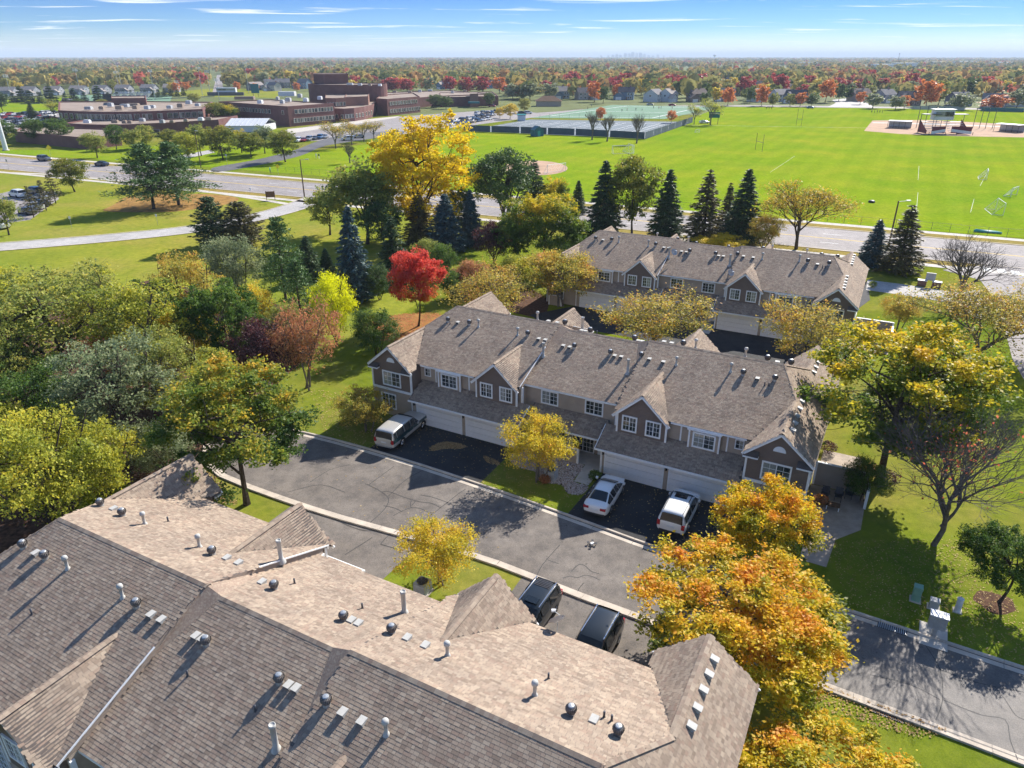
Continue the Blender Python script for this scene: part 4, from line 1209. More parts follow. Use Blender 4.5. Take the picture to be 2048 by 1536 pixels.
VAr = [('T', c1, (112, 505)), ('X', c1, (172, 530)), ('T', c1, (213, 556)), ('F', c1, (318, 603)), ('s', c1, (150, 815)), ('F', c1, (575, 738)), ('T', c1, (642, 782)), ('X', c1, (712, 818)), ('X', c1, (760, 842)), ('H', c1, (657, 1085)),
       ('X', c1, (922, 918)), ('X', c1, (952, 932)), ('T', c1, (968, 958)), ('s', c1, (880, 1105)), ('T', c1, (1310, 1135)), ('X', c1, (1355, 1148)), ('X', c1, (1390, 1163)), ('s', c1, (1197, 1268)), ('H', c1, (1295, 1445)), ('T', c1, (1530, 1240)), ('X', c1, (1608, 1275)),
       ('X', c2, (345, 1278)), ('F', c2, (478, 1350))]
VAf = [('T', c1, (473, 308)), ('X', c1, (530, 326)), ('T', c1, (575, 354)), ('F', c1, (678, 393)), ('s', c1, (788, 382)), ('F', c1, (935, 500)), ('T', c1, (995, 535)), ('X', c1, (1060, 557)), ('X', c1, (1115, 580)), ('H', c1, (1318, 563)),
       ('X', c1, (1225, 670)), ('T', c1, (1286, 697)), ('s', c1, (1380, 672)), ('T', c2, (243, 718)), ('X', c2, (282, 727)), ('X', c2, (320, 744)), ('H', c2, (577, 675)), ('s', c2, (345, 654)), ('T', c2, (508, 788)), ('X', c2, (590, 824)),
       ('X', c2, (690, 866)), ('F', c2, (815, 914)), ('F', c2, (1297, 1134)), ('s', c2, (1373, 1042)), ('T', c2, (1497, 1238)), ('X', c2, (1622, 1278)), ('s', c2, (1680, 1255)), ('s', c2, (1722, 1275)), ('T', c2, (1757, 1350)),
       ('X', c3, (630, 840)), ('X', c3, (605, 908)), ('X', c3, (580, 980)), ('X', c3, (552, 1062)), ('X', c3, (525, 1145))]
rear_local = []
for k, f, p in VAr:
    q = place_vent('A', k, f(*p))
    if q is not None: rear_local.append((k, q))
for k, f, p in VAf: place_vent('A', k, f(*p))
front_local = []
for k, f, p in VB:
    q = place_vent('B', k, f(*p))
    if q is not None: front_local.append((k, q))
for k, q in front_local:
    nm, me = VENT[k]; o = link(nm, me, terr['C'], None, q); o.rotation_euler = (0.4 if k == 'X' else 0, 0, 0)
for key in 'BC':
    for k, q in rear_local:
        nm, me = VENT[k]; o = link(nm, me, terr[key], None, q); o.rotation_euler = (0.4 if k == 'X' else 0, 0, math.pi if k == 'X' else 0)

# driveways, walks and beds, laid out in each terrace's own frame
def loc_pts(key, pts):
    x, y, a = TERR[key]; c, s = math.cos(a), math.sin(a)
    return [Vector((x + p[0] * c - p[1] * s, y + p[0] * s + p[1] * c, 0)) for p in pts]
for key, yy in (('B', -8.5), ('A', -7.5), ('C', -7.5)):
    for sx in (1, -1):
        sheet('driveway', loc_pts(key, [(sx * 3.9, 0.3), (sx * 14.4, 0.3), (sx * 14.6, yy - (1.2 if key == 'B' and sx > 0 else 0)), (sx * 3.7, yy)]), 0.014, asph_drive if key != 'A' else asph_street)
    sheet('entry_walk', loc_pts(key, [(1.9, 2.3), (3.6, 2.3), (3.6, -2.2), (2.4, -2.2), (2.2, 0.4), (-2.2, 0.4), (-2.4, -1.4), (-3.6, -1.4), (-3.6, 2.3)]), 0.03, concrete)
# ------------------------------------------------------------------ trees
def unit(v): return v / (np.linalg.norm(v, axis=-1, keepdims=True) + 1e-9)
def leaf_quads(C, size, rng, aspect=0.62, up=0.35, axis=None):
    """rhombus leaves at C (n,3)"""
    n = len(C)
    nrm = unit(rng.normal(size=(n, 3)) + np.array([0, 0, up * 2]))
    t = rng.normal(size=(n, 3)) if axis is None else axis + rng.normal(size=(n, 3)) * 0.35
    t = unit(t - nrm * (t * nrm).sum(1, keepdims=True))
    b = np.cross(nrm, t)
    s = size * rng.uniform(0.55, 1.5, (n, 1))
    a = t * s * 0.5; w = b * s * 0.5 * aspect
    return np.stack([C - a, C + w - a * 0.1, C + a, C - w - a * 0.1], 1)
def tubes(P, Q, r0, r1, k=4):
    P, Q = np.asarray(P, float), np.asarray(Q, float)
    r0, r1 = np.asarray(r0, float)[:, None], np.asarray(r1, float)[:, None]
    d = unit(Q - P)
    ref = np.where(np.abs(d[:, 2:3]) > 0.9, np.array([[1.0, 0, 0]]), np.array([[0, 0, 1.0]]))
    a = unit(np.cross(d, ref)); b = np.cross(d, a)
    out = []
    for i in range(k):
        t0, t1 = 2 * math.pi * i / k, 2 * math.pi * (i + 1) / k
        v0 = a * math.cos(t0) + b * math.sin(t0); v1 = a * math.cos(t1) + b * math.sin(t1)
        out.append(np.stack([P + v0 * r0, P + v1 * r0, Q + v1 * r1, Q + v0 * r1], 1))
    return np.concatenate(out)
def trunk_mesh(name, segs, mat, k=6):
    P = [s[0] for s in segs]; Q = [s[1] for s in segs]
    V = tubes(P, Q, [s[2] for s in segs], [s[3] for s in segs], k)
    me = quads_mesh(name, V); me.materials.append(mat)
    me.polygons.foreach_set('use_smooth', [True] * len(me.polygons))
    return me
def curve_segs(a, b, r0, r1, n, rng, bend=0.12, lift=0.15):
    a, b = np.asarray(a, float), np.asarray(b, float)
    L = np.linalg.norm(b - a)
    pts = [a]
    off = rng.normal(size=3) * bend * L
    for i in range(1, n + 1):
        t = i / n
        pts.append(a + (b - a) * t + off * math.sin(math.pi * t) + np.array([0, 0, lift * L * math.sin(math.pi * t) * (1 - t)]))
    return [(pts[i], pts[i + 1], r0 + (r1 - r0) * i / n, r0 + (r1 - r0) * (i + 1) / n) for i in range(n)], pts
def deciduous(name, H, Wd, th, seed, clumps=70, per=300, leaf=0.2, rc=0.1, shell=0.55, limbs=7, tr=None, bark_m=None, stems=1, wspread=0.12, top_heavy=0.0, twigs=0, k=6):
    rng = np.random.default_rng(seed)
    tr = tr or H * 0.018
    cz, az, aw = th + (H - th) * (0.5 + top_heavy), (H - th) * (0.5 - abs(top_heavy) * 0.5), Wd / 2
    lob = rng.normal(size=(9, 3)); lob = unit(lob); amp = rng.uniform(-0.22, 0.24, 9)
    def env(d):
        return 0.92 + (np.clip(d @ lob.T, 0, 1) ** 3 * amp).sum(-1)
    segs, lp = [], []
    for s in range(stems):
        base = np.array([rng.normal() * 0.25, rng.normal() * 0.25, -0.1]) if stems > 1 else np.array([0, 0, -0.15])
        lean = np.array([rng.normal(), rng.normal(), 0]) * (Wd * (0.16 if stems > 1 else 0.025))
        top = np.array([0, 0, cz + az * 0.55]) + lean
        sg, pts = curve_segs(base, top, tr * (0.7 if stems > 1 else 1.0), tr * 0.22, 7, rng, 0.03, 0)
        if stems == 1: sg[0] = (sg[0][0], sg[0][1], tr * 1.35, sg[0][3])
        segs += sg
        for l in range(max(2, limbs // stems)):
            t = rng.uniform(0.0, 0.75)
            z0 = th * 0.85 + (top[2] - th * 0.85) * t
            st = base + (top - base) * ((z0 - base[2]) / (top[2] - base[2]))
            an = 2.399 * l + rng.uniform(-0.5, 0.5) + s
            d = unit(np.array([math.cos(an), math.sin(an), rng.uniform(0.0, 0.8)]))
            tip = np.array([0, 0, cz]) + d * np.array([aw, aw, az]) * env(d[None])[0] * 0.72
            if tip[2] < z0: tip[2] = z0 + 0.4
            sg, pts = curve_segs(st, tip, tr * 0.42, tr * 0.1, 5, rng, 0.08, 0.12)
            segs += sg; lp += pts[1:]
        lp += pts[3:]
    lp = np.array(lp)
    D = unit(rng.normal(size=(clumps, 3)) + np.array([0, 0, 0.15]))
    rad = rng.uniform(shell, 1.0, clumps) ** 0.8
    inner = rng.random(clumps) < 0.14
    rad[inner] *= 0.55
    C = np.array([0, 0, cz]) + D * np.array([aw, aw, az]) * (env(D) * rad)[:, None]
    for c in C:
        dd = np.linalg.norm(lp - c, axis=1) + 1.2 * np.clip(lp[:, 2] - c[2], 0, None)
        j = dd.argmin()
        sg, pts = curve_segs(lp[j], c, tr * 0.13, tr * 0.035, 3, rng, 0.1, 0.1)
        segs += sg
        for _ in range(twigs):
            q = c + rng.normal(size=3) * rc * Wd * 0.9
            segs.append((pts[2], q, tr * 0.035, tr * 0.012))
    R0 = rc * Wd * rng.uniform(0.7, 1.3, clumps)
    idx = np.repeat(np.arange(clumps), per)
    nsub = 9
    sc_ = unit(rng.normal(size=(clumps, nsub, 3))) * (rng.random((clumps, nsub, 1)) ** 0.4) * 0.95
    off = sc_[idx, rng.integers(0, nsub, len(idx))] + np.clip(rng.normal(size=(len(idx), 3)), -2.2, 2.2) * rng.uniform(0.12, 0.34, (len(idx), 1))
    off *= np.array([1.1, 1.1, 0.72])
    P = C[idx] + off * R0[idx][:, None]
    V = leaf_quads(P, leaf, rng)
    crown = quads_mesh(name + '_crown', V)
    crown.materials.append(L_green)
    return dict(H=H, W=Wd, trunk=trunk_mesh(name + '_trunk', segs, bark_m or bark, k), crown=crown, round=th / H)
def conifer(name, H, Wd, seed, levels=24, br=8, per=20, spray=0.34, droop=0.22, base=0.07, gap=0.0, bark_m=None, power=0.85, aspect=0.3):
    rng = np.random.default_rng(seed)
    segs = [(np.array([0, 0, -0.1]), np.array([0, 0, H * 0.55]), H * 0.016, H * 0.009), (np.array([0, 0, H * 0.55]), np.array([0, 0, H * 0.985]), H * 0.009, H * 0.002)]
    PT, AX = [], []
    for l in range(levels):
        t = (l + rng.uniform(-0.3, 0.3)) / levels; t = min(max(t, 0), 0.985)
        z = H * (base + (1 - base) * t)
        Lm = Wd / 2 * (1 - t) ** power + 0.12
        if t < 0.08: Lm *= 0.8
        nb = max(4, int(br * (0.55 + 0.45 * (1 - t)) + 0.5))
        a0 = rng.uniform(0, 6.28)
        for b in range(nb):
            if rng.random() < gap: continue
            an = a0 + 2 * math.pi * b / nb + rng.uniform(-0.25, 0.25)
            L = Lm * rng.uniform(0.7, 1.12)
            d = np.array([math.cos(an), math.sin(an), 0])
            e = np.array([0, 0, z]) + d * L + np.array([0, 0, -droop * L + rng.uniform(-0.1, 0.1)])
            segs.append((np.array([0, 0, z]), e, H * 0.0028, H * 0.0008))
            n = max(5, int(per * (L / (Wd / 2)) ** 0.9) + 3)
            u = rng.uniform(0.12, 1.04, n) ** 0.75
            side = np.array([-d[1], d[0], 0])
            wd = (0.34 * L * (1.08 - u) + 0.1) * rng.uniform(-1, 1, n)
            p = np.array([0, 0, z]) + u[:, None] * (e - np.array([0, 0, z])) + wd[:, None] * side + np.stack([np.zeros(n), np.zeros(n), -np.abs(wd) * 0.25 + rng.normal(size=n) * 0.05], 1)
            PT.append(p); AX.append(unit(d + side * (wd / (np.abs(wd) + 0.12))[:, None] * 0.9 + np.array([0, 0, -0.15])))
    PT, AX = np.concatenate(PT), np.concatenate(AX)
    V = leaf_quads(PT, spray * 1.3, rng, aspect, 0.8, AX * 2.2)
    V2 = leaf_quads(PT + rng.normal(size=PT.shape) * 0.05, spray, rng, aspect, 0.1, AX * 2.2)
    crown = quads_mesh(name + '_crown', np.concatenate([V, V2])); crown.materials.append(L_needle)
    return dict(H=H, W=Wd, trunk=trunk_mesh(name + '_trunk', segs, bark_m or bark, 5), crown=crown)
def pine(name, H, Wd, seed, nb=46, per=90, spray=0.5):
    rng = np.random.default_rng(seed)
    segs = [(np.array([0, 0, -0.1]), np.array([0.2, 0, H * 0.5]), H * 0.02, H * 0.013), (np.array([0.2, 0, H * 0.5]), np.array([0, 0, H * 0.97]), H * 0.013, H * 0.003)]
    PT, AX = [], []
    for b in range(nb):
        t = b / nb; z = H * (0.2 + 0.78 * t)
        L = Wd / 2 * (1 - t ** 1.7) * rng.uniform(0.65, 1.15) + 0.5
        an = 2.4 * b + rng.uniform(-0.4, 0.4); d = np.array([math.cos(an), math.sin(an), 0])
        e = np.array([0, 0, z]) + d * L + np.array([0, 0, rng.uniform(-0.18, 0.2) * L])
        segs.append((np.array([0, 0, z]), e, H * 0.005, H * 0.0015))
        for c in range(5):
            u = 0.4 + 0.16 * c
            cc = np.array([0, 0, z]) + (e - np.array([0, 0, z])) * u + rng.normal(size=3) * L * 0.13 * np.array([1, 1, 0.5])
            n = per // 5
            o = rng.normal(size=(n, 3)) * np.array([0.42, 0.42, 0.22]) * (0.6 + L * 0.16)
            PT.append(cc + o); AX.append(unit(o + d * 0.5 + np.array([0, 0, 0.35])))
    PT, AX = np.concatenate(PT), np.concatenate(AX)
    V = leaf_quads(PT, spray, rng, 0.28, 0.3, AX * 2)
    crown = quads_mesh(name + '_crown', V); crown.materials.append(L_needle_p)
    return dict(H=H, W=Wd, trunk=trunk_mesh(name + '_trunk', segs, bark, 6), crown=crown)
def bare(name, H, Wd, seed, th=0.22, depth=6, leaves=0, leaf=0.16, bark_m=None, split=3, leaf_m=None, vase=0.7, patch=None):
    rng = np.random.default_rng(seed)
    segs, tips = [], []
    def grow(p, d, L, r, k):
        nsub = 2
        q = p
        dd = d
        for i in range(nsub):
            dd = unit(dd + rng.normal(size=3) * 0.09 + np.array([0, 0, 0.03]))
            q2 = q + dd * L / nsub
            segs.append((q, q2, r * (1 - 0.15 * i), r * (1 - 0.15 * (i + 1)))); q = q2
        tips.append((q, k))
        if k == 0: return
        m = split + 1 if (k == 0 or k >= depth - 1) else split
        if rng.random() < 0.25: m += 1
        a0 = rng.uniform(0, 6.28)
        ax = unit(np.cross(dd, np.array([0.3, 0.2, 1.0]))); ay = np.cross(dd, ax)
        for i in range(m):
            an = a0 + 2 * math.pi * i / m + rng.uniform(-0.4, 0.4)
            sp = rng.uniform(0.38, vase) * (0.5 if i == 0 else 1)
            nd = unit(dd + (ax * math.cos(an) + ay * math.sin(an)) * sp + np.array([0, 0, 0.08]))
            grow(q if i < 2 else p + (q - p) * rng.uniform(0.55, 0.95), nd, L * rng.uniform(0.64, 0.84), r * rng.uniform(0.5, 0.66), k - 1)
    grow(np.array([0, 0, -0.1]), np.array([0, 0, 1.0]), H * th, H * 0.021, depth)
    P = np.array([s[1] for s in segs]); zmax = P[:, 2].max()
    cxy = P[P[:, 2] > zmax * 0.5].mean(0)
    def sh(p): return p - np.array([cxy[0], cxy[1], 0]) * max(0, p[2]) / max(cxy[2], 1e-3)
    segs = [(sh(a), sh(b), r0, r1) for a, b, r0, r1 in segs]; tips = [(sh(p), k) for p, k in tips]
    P = np.array([s[1] for s in segs]); rmax = np.percentile(np.hypot(P[:, 0], P[:, 1]), 98)
    sc = np.array([Wd / 2 / rmax, Wd / 2 / rmax, H / zmax])
    segs = [(a * sc, b * sc, r0, r1) for a, b, r0, r1 in segs]
    big = [s for s in segs if s[2] > H * 0.0025]; small = [s for s in segs if s[2] <= H * 0.0025]
    V = tubes([s[0] for s in big], [s[1] for s in big], [s[2] for s in big], [s[3] for s in big], 6)
    if small: V = np.concatenate([V, tubes([s[0] for s in small], [s[1] for s in small], [max(s[2], 0.009) for s in small], [max(s[3], 0.006) for s in small], 3)])
    tm = quads_mesh(name + '_trunk', V); tm.materials.append(bark_m or bark_grey)
    tm.polygons.foreach_set('use_smooth', [True] * len(tm.polygons))
    crown = None
    if leaves:
        T = np.array([t[0] for t in tips if t[1] <= 2]) * sc
        if patch is not None:
            w = np.exp(-((T - np.array(patch[:3])) ** 2).sum(1) / patch[3] ** 2) + 0.04
        else: w = np.ones(len(T))
        idx = rng.choice(len(T), leaves, p=w / w.sum())
        V = leaf_quads(T[idx] + rng.normal(size=(leaves, 3)) * 0.28, leaf, rng)
        crown = quads_mesh(name + '_crown', V); crown.materials.append(leaf_m or L_oakbare)
    return dict(H=H, W=Wd, trunk=tm, crown=crown, round=0.35)

ARCH = {
    'maple': deciduous('maple', 9.5, 10, 2.0, 1, 110, 420, 0.185, 0.084, 0.6, 9),
    'maple2': deciduous('maple2', 11, 9.5, 2.6, 22, 105, 400, 0.185, 0.088, 0.55, 9),
    'maple3': deciduous('maple3', 9, 8.5, 2.2, 31, 90, 380, 0.18, 0.092, 0.55, 8),
    'loose': deciduous('loose', 13, 10, 3.0, 5, 100, 125, 0.20, 0.092, 0.35, 11, stems=2, twigs=3),
    'loose2': deciduous('loose2', 12, 9, 2.5, 6, 95, 125, 0.19, 0.095, 0.3, 11, stems=3, twigs=3),
    'shrubby': deciduous('shrubby', 6, 6.5, 0.7, 8, 95, 190, 0.13, 0.11, 0.4, 10, stems=4, twigs=4),
    'crab': deciduous('crab', 4.6, 5.2, 0.55, 9, 95, 190, 0.105, 0.11, 0.4, 9, stems=3, twigs=4, bark_m=bark_grey, tr=0.1),
    'crab2': deciduous('crab2', 4.4, 5.6, 1.1, 10, 85, 120, 0.10, 0.11, 0.35, 9, stems=3, twigs=6, bark_m=bark_grey, tr=0.11),
    'round': deciduous('round', 9, 7.5, 1.8, 12, 75, 130, 0.28, 0.12, 0.6, 7),
    'round2': deciduous('round2', 10, 8, 2.0, 13, 80, 120, 0.30, 0.12, 0.55, 7),
    'tall': deciduous('tall', 20, 16, 3.0, 14, 190, 170, 0.36, 0.08, 0.5, 13),
    'willow': deciduous('willow', 16, 14, 3.0, 15, 120, 150, 0.30, 0.085, 0.6, 12, stems=4, top_heavy=0.1),
    'spruce': conifer('spruce', 11, 5.2, 16, 30, 11, 32, 0.38),
    'spruce2': conifer('spruce2', 12, 5.0, 17, 28, 10, 28, 0.38, gap=0.12, droop=0.3),
    'juniper': conifer('juniper', 7, 4.2, 18, 22, 10, 22, 0.3, droop=-0.5, base=0.02, power=0.6),
    'larch': conifer('larch', 7, 3.8, 19, 16, 6, 14, 0.34, gap=0.25, droop=0.05, base=0.2),
    'pine': pine('pine', 14, 11, 20, 62, 140, 0.55),
    'pine2': pine('pine2', 13, 8, 21, 46, 100),
    'bare_red': bare('bare_red', 8.5, 10.5, 23, 0.2, 6, 420, 0.15, leaf_m=None, patch=(-0.6, -0.4, 5.2, 1.5)),
    'bare': bare('bare', 9, 7.5, 34, 0.24, 6, 0, vase=0.85),
    'bare_leafy': bare('bare_leafy', 8.5, 9.5, 25, 0.14, 6, 12000, 0.15, split=3),
    'bare_gold': bare('bare_gold', 13, 17, 26, 0.2, 6, 5500, 0.27, bark_m=bark),
    'bare_slim': bare('bare_slim', 11, 4.5, 27, 0.3, 5, 0, vase=0.5),
    'sparse': bare('sparse', 10, 8, 28, 0.25, 5, 1500, 0.3),
    'far': deciduous('far', 9, 7.5, 0.7, 40, 44, 26, 0.8, 0.13, 0.5, 4, k=4),
    'far2': deciduous('far2', 10, 7, 0.8, 41, 44, 26, 0.8, 0.14, 0.5, 4, k=4),
    'far3': deciduous('far3', 8, 8, 0.6, 42, 46, 26, 0.8, 0.13, 0.5, 4, k=4),
    'far_con': conifer('far_con', 9, 4.6, 43, 11, 6, 7, 0.9, aspect=0.5),
}
ARCH['bare_red']['crown'].materials[0] = L_rust_red = leaf_mat('leaf_russet', [(0.1, (0.36, 0.10, 0.05)), (0.6, (0.42, 0.10, 0.06)), (0.95, (0.5, 0.2, 0.08))], 0.6, 0.4)
def tree(kind, base, top, wpx, leafm, name, label, group=None, lean=0.0, rot=None, cat='tree', hmul=1.0, bark_m=None, htweak=None):
    A = ARCH[kind]
    b = gp(*base)
    H = (htweak or height_at(base, top)) * hmul
    if htweak is None and A.get('round'):
        # the far side of a broad crown rises above its apex in the view: fit the whole outline
        lo, hi = H * 0.25, H
        for _ in range(18):
            m = (lo + hi) / 2
            wr = wpx / px_per_m(base, m * 0.55) / 2
            c0 = m * A['round']; bz = (m - c0) / 2; zc = c0 + bz
            tp = min(project((b.x, b.y + wr * 0.92 * math.cos(q), zc + bz * 0.96 * math.sin(q)))[1] for q in np.linspace(0, math.pi, 13))
            if tp > top: lo = m
            else: hi = m
        H = lo
    ppm = px_per_m(base, H * 0.55)
    Wd = wpx / ppm * (1.22 if kind.startswith(('spruce', 'juniper')) else 1.0)
    o = empty(name, (b.x, b.y, 0), random.uniform(0, 6.28) if rot is None else rot, label, cat, group, (Wd / A['W'], Wd / A['W'], H / A['H']))
    t = link('trunk', A['trunk'], o)
    if bark_m: set_mat(t, bark_m)
    if A['crown'] is not None:
        c = link('crown', A['crown'], o)
        if leafm is not None: set_mat(c, leafm)
    return o
# --- around the terraces
T_ = tree
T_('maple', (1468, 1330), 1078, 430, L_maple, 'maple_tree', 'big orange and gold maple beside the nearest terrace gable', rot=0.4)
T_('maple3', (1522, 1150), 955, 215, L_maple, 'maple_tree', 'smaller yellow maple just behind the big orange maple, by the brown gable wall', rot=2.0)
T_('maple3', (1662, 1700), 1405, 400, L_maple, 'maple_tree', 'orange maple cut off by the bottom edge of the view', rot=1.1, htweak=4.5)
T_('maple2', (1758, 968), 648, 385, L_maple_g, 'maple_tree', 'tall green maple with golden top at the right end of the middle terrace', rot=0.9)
T_('bare_red', (1866, 1090), 790, 380, None, 'bare_tree', 'nearly bare tree with a patch of russet leaves on the right lawn', rot=0.2, bark_m=bark_grey)
T_('maple3', (1997, 1205), 1050, 175, L_green, 'young_maple', 'small dark green tree in a mulch ring by the right edge', rot=0.7)
T_('bare', (1912, 612), 455, 190, None, 'bare_tree', 'leafless grey tree beside the access lane and avenue', rot=1.0)
T_('bare_leafy', (1948, 742), 556, 285, L_crab, 'twiggy_tree', 'wide twiggy tree with sparse brown leaves above the right pavement', rot=2.2, htweak=9.0)
T_('bare_leafy', (2075, 715), 556, 240, L_crab, 'twiggy_tree', 'half bare brown tree cut off by the right edge', rot=0.6, htweak=8.5)
T_('shrubby', (1722, 1002), 905, 100, L_green, 'shrub_tree', 'added dark green shrub shading the lawn before the patio', rot=0.6)  # shrub added for the shade it throws on the right lawn
T_('crab', (1796, 658), 588, 78, L_crab, 'young_tree', 'small orange and green tree beside the rear terrace patio', rot=0.2)
T_('crab', (1078, 962), 824, 150, L_gold_small, 'crab_apple_tree', 'small golden tree in the stone bed before the middle terrace', rot=0.5)
T_('crab', (882, 1165), 1026, 178, L_gold_small, 'crab_apple_tree', 'small yellow green tree by the kerb below the street', rot=1.9)
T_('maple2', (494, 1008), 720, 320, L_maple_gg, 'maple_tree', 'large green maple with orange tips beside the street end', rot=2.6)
T_('crab', (735, 862), 772, 118, L_crab, 'crab_apple_tree', 'small russet tree before the left gable of the middle terrace', rot=0.9)
T_('crab2', (1312, 700), 572, 255, L_crab, 'crab_apple_tree', 'wide golden tree between the two terraces, before the garage doors', rot=0.3)
T_('crab2', (1600, 735), 592, 215, L_crab, 'crab_apple_tree', 'wide grey gold tree before the right end of the rear terrace', rot=2.3)
T_('crab2', (985, 648), 526, 205, L_crab, 'crab_apple_tree', 'wide yellow green tree behind the left half of the middle terrace', rot=1.3)
T_('crab', (1118, 612), 486, 160, L_crab, 'crab_apple_tree', 'tree hiding the left gable of the rear terrace', rot=2.7)
T_('maple3', (837, 652), 500, 122, L_red, 'red_maple', 'bright red maple behind the left end of the middle terrace', rot=0.1)
T_('shrubby', (672, 690), 528, 100, L_lime, 'yellow_tree', 'bright lime yellow tree left of the red maple', rot=0.1)
T_('crab2', (622, 778), 598, 165, L_rust, 'crab_apple_tree', 'rusty pink tree on the lawn left of the middle terrace', rot=0.5)
T_('shrubby', (533, 790), 622, 145, L_purple, 'purple_tree', 'dark purple leaved tree beside the rusty pink one', rot=0.3)
T_('maple3', (470, 765), 565, 165, L_green, 'green_tree', 'dense dark green tree behind the purple one', rot=1.7)
T_('shrubby', (755, 712), 604, 110, L_maple_gg, 'shrub_tree', 'green and orange bushy tree below the red maple', rot=1.7)
# --- the grove on the left
T_('loose', (150, 815), 512, 330, L_olive, 'grove_tree', 'large airy olive green tree at the left edge of the grove', rot=0.2)
T_('loose2', (60, 760), 520, 250, L_olive2, 'grove_tree', 'airy yellow green tree cut by the left edge behind the olive one', rot=1.2)
T_('loose', (300, 800), 528, 260, L_olive2, 'grove_tree', 'tall yellow green tree in the middle of the grove', rot=2.0)
T_('loose2', (268, 925), 650, 250, L_sage, 'grove_tree', 'sage green tree with a bent dark trunk in the grove', rot=2.8)
T_('shrubby', (110, 1070), 795, 290, L_olive2, 'bushy_tree', 'large yellow bushy tree beside the nearest roof', rot=0.6)
T_('shrubby', (215, 1010), 820, 190, L_olive2, 'bushy_tree', 'yellow green bush between the big bushy tree and the sage tree', rot=2.6)
T_('shrubby', (20, 1000), 770, 200, L_olive2, 'bushy_tree', 'yellow bush cut off by the left edge of the view', rot=3.6)
T_('loose2', (400, 700), 490, 150, L_crab, 'grove_tree', 'orange brown tree on the far side of the grove', rot=0.7)
T_('shrubby', (385, 760), 590, 150, L_gold_small, 'grove_tree', 'bright yellow leaved tree in the shade of the grove', rot=0.9)
T_('shrubby', (510, 680), 555, 120, L_gold_small, 'grove_tree', 'yellow tree behind the dense dark green one', rot=2.9)
T_('shrubby', (480, 600), 455, 135, L_sage, 'grove_tree', 'grey green bushy tree beside the two junipers', rot=1.9)
T_('loose', (215, 700), 520, 160, L_olive, 'grove_tree', 'olive tree at the back of the grove by the park lawn', rot=4.0)
T_('loose2', (20, 880), 640, 170, L_olive, 'grove_tree', 'dark olive tree low at the left edge', rot=5.0)
T_('pine2', (75, 860), 690, 120, L_needle, 'grove_pine', 'dark pine half hidden low in the left grove')
T_('pine2', (572, 600), 432, 92, L_needle_p, 'pine_tree', 'tall soft green pine above the grove')
T_('pine2', (607, 660), 515, 85, L_needle_p, 'pine_tree', 'shorter soft green pine before the tall one')
T_('juniper', (430, 492), 392, 75, L_needle, 'juniper_tree', 'dark pointed juniper beside the park drive')
T_('juniper', (487, 492), 402, 85, L_needle_br, 'juniper_tree', 'bronze brown juniper right of the dark one')
T_('loose2', (365, 870), 640, 190, L_olive, 'grove_tree', 'olive tree between the sage tree and the green maple', rot=1.0)
T_('shrubby', (330, 950), 830, 150, L_sage, 'grove_tree', 'low sage bush behind the left gable of the nearest roof', rot=1.4)
T_('loose', (120, 930), 700, 220, L_green, 'grove_tree', 'dark green tree deep in the grove above the yellow bush', rot=3.0)
T_('maple3', (330, 720), 560, 150, L_green, 'grove_tree', 'dark rounded tree in the heart of the grove', rot=3.3)
T_('loose2', (450, 860), 690, 130, L_olive2, 'grove_tree', 'slim yellow tree just behind the green maple', rot=0.4)
T_('shrubby', (250, 760), 640, 130, L_rust, 'grove_tree', 'russet undergrowth tree inside the grove', rot=2.4)
T_('shrubby', (585, 720), 590, 90, L_olive, 'grove_tree', 'olive bush behind the rusty pink tree', rot=2.0)
# --- behind, towards the avenue
T_('spruce', (712, 602), 410, 80, L_needle_b, 'blue_spruce', 'tall blue spruce behind the lime yellow tree')
T_('spruce', (893, 503), 386, 78, L_needle_b, 'blue_spruce', 'broad blue spruce below the big yellow tree')
T_('spruce', (942, 492), 378, 56, L_needle_b, 'blue_spruce', 'narrow dark blue spruce below the willow')
T_('spruce2', (790, 568), 430, 78, L_needle, 'spruce_tree', 'dark green spruce behind the red maple')
T_('spruce2', (840, 490), 383, 70, L_needle_br, 'spruce_tree', 'bronze spruce directly below the big yellow tree')
T_('spruce', (655, 548), 496, 34, L_needle, 'spruce_tree', 'little spruce on the lawn left of the tall blue one')
T_('tall', (845, 475), 226, 225, L_yellow, 'cottonwood_tree', 'very tall bright yellow tree standing before the school', rot=0.7)
T_('round2', (735, 488), 318, 172, L_olive, 'olive_tree', 'broad olive tree left of the tall yellow one', rot=1.2)
T_('willow', (1000, 470), 293, 180, L_willow, 'willow_tree', 'dark green many stemmed willow right of the tall yellow tree', rot=0.5)
T_('spruce2', (1066, 440), 318, 70, L_needle, 'spruce_tree', 'dark spruce against the right side of the willow')
T_('maple', (1092, 535), 383, 168, L_maple_g, 'maple_tree', 'green and orange maple left of the rear terrace', rot=0.2)
T_('shrubby', (987, 528), 432, 92, L_purple, 'plum_tree', 'maroon leaved small tree below the willow', rot=0.2)
T_('shrubby', (885, 560), 478, 70, L_green, 'round_bush', 'rounded green bush right of the dark spruce', rot=0.2)
T_('shrubby', (950, 590), 512, 95, L_rust, 'rust_bush', 'rust brown bush between the red maple and maroon tree', rot=1.2)
T_('round2', (660, 470), 372, 90, L_olive, 'backdrop_tree', 'olive tree below the left side of the broad olive one', rot=2.0)
T_('round', (770, 500), 398, 85, L_willow, 'backdrop_tree', 'dark green tree below the broad olive one', rot=1.0)
T_('shrubby', (860, 540), 470, 80, L_olive, 'backdrop_tree', 'olive shrub between the spruces below the big yellow tree', rot=1.0)
T_('round', (1035, 530), 420, 95, L_maple_gg, 'backdrop_tree', 'green and gold tree between the maroon tree and the maple', rot=1.0)
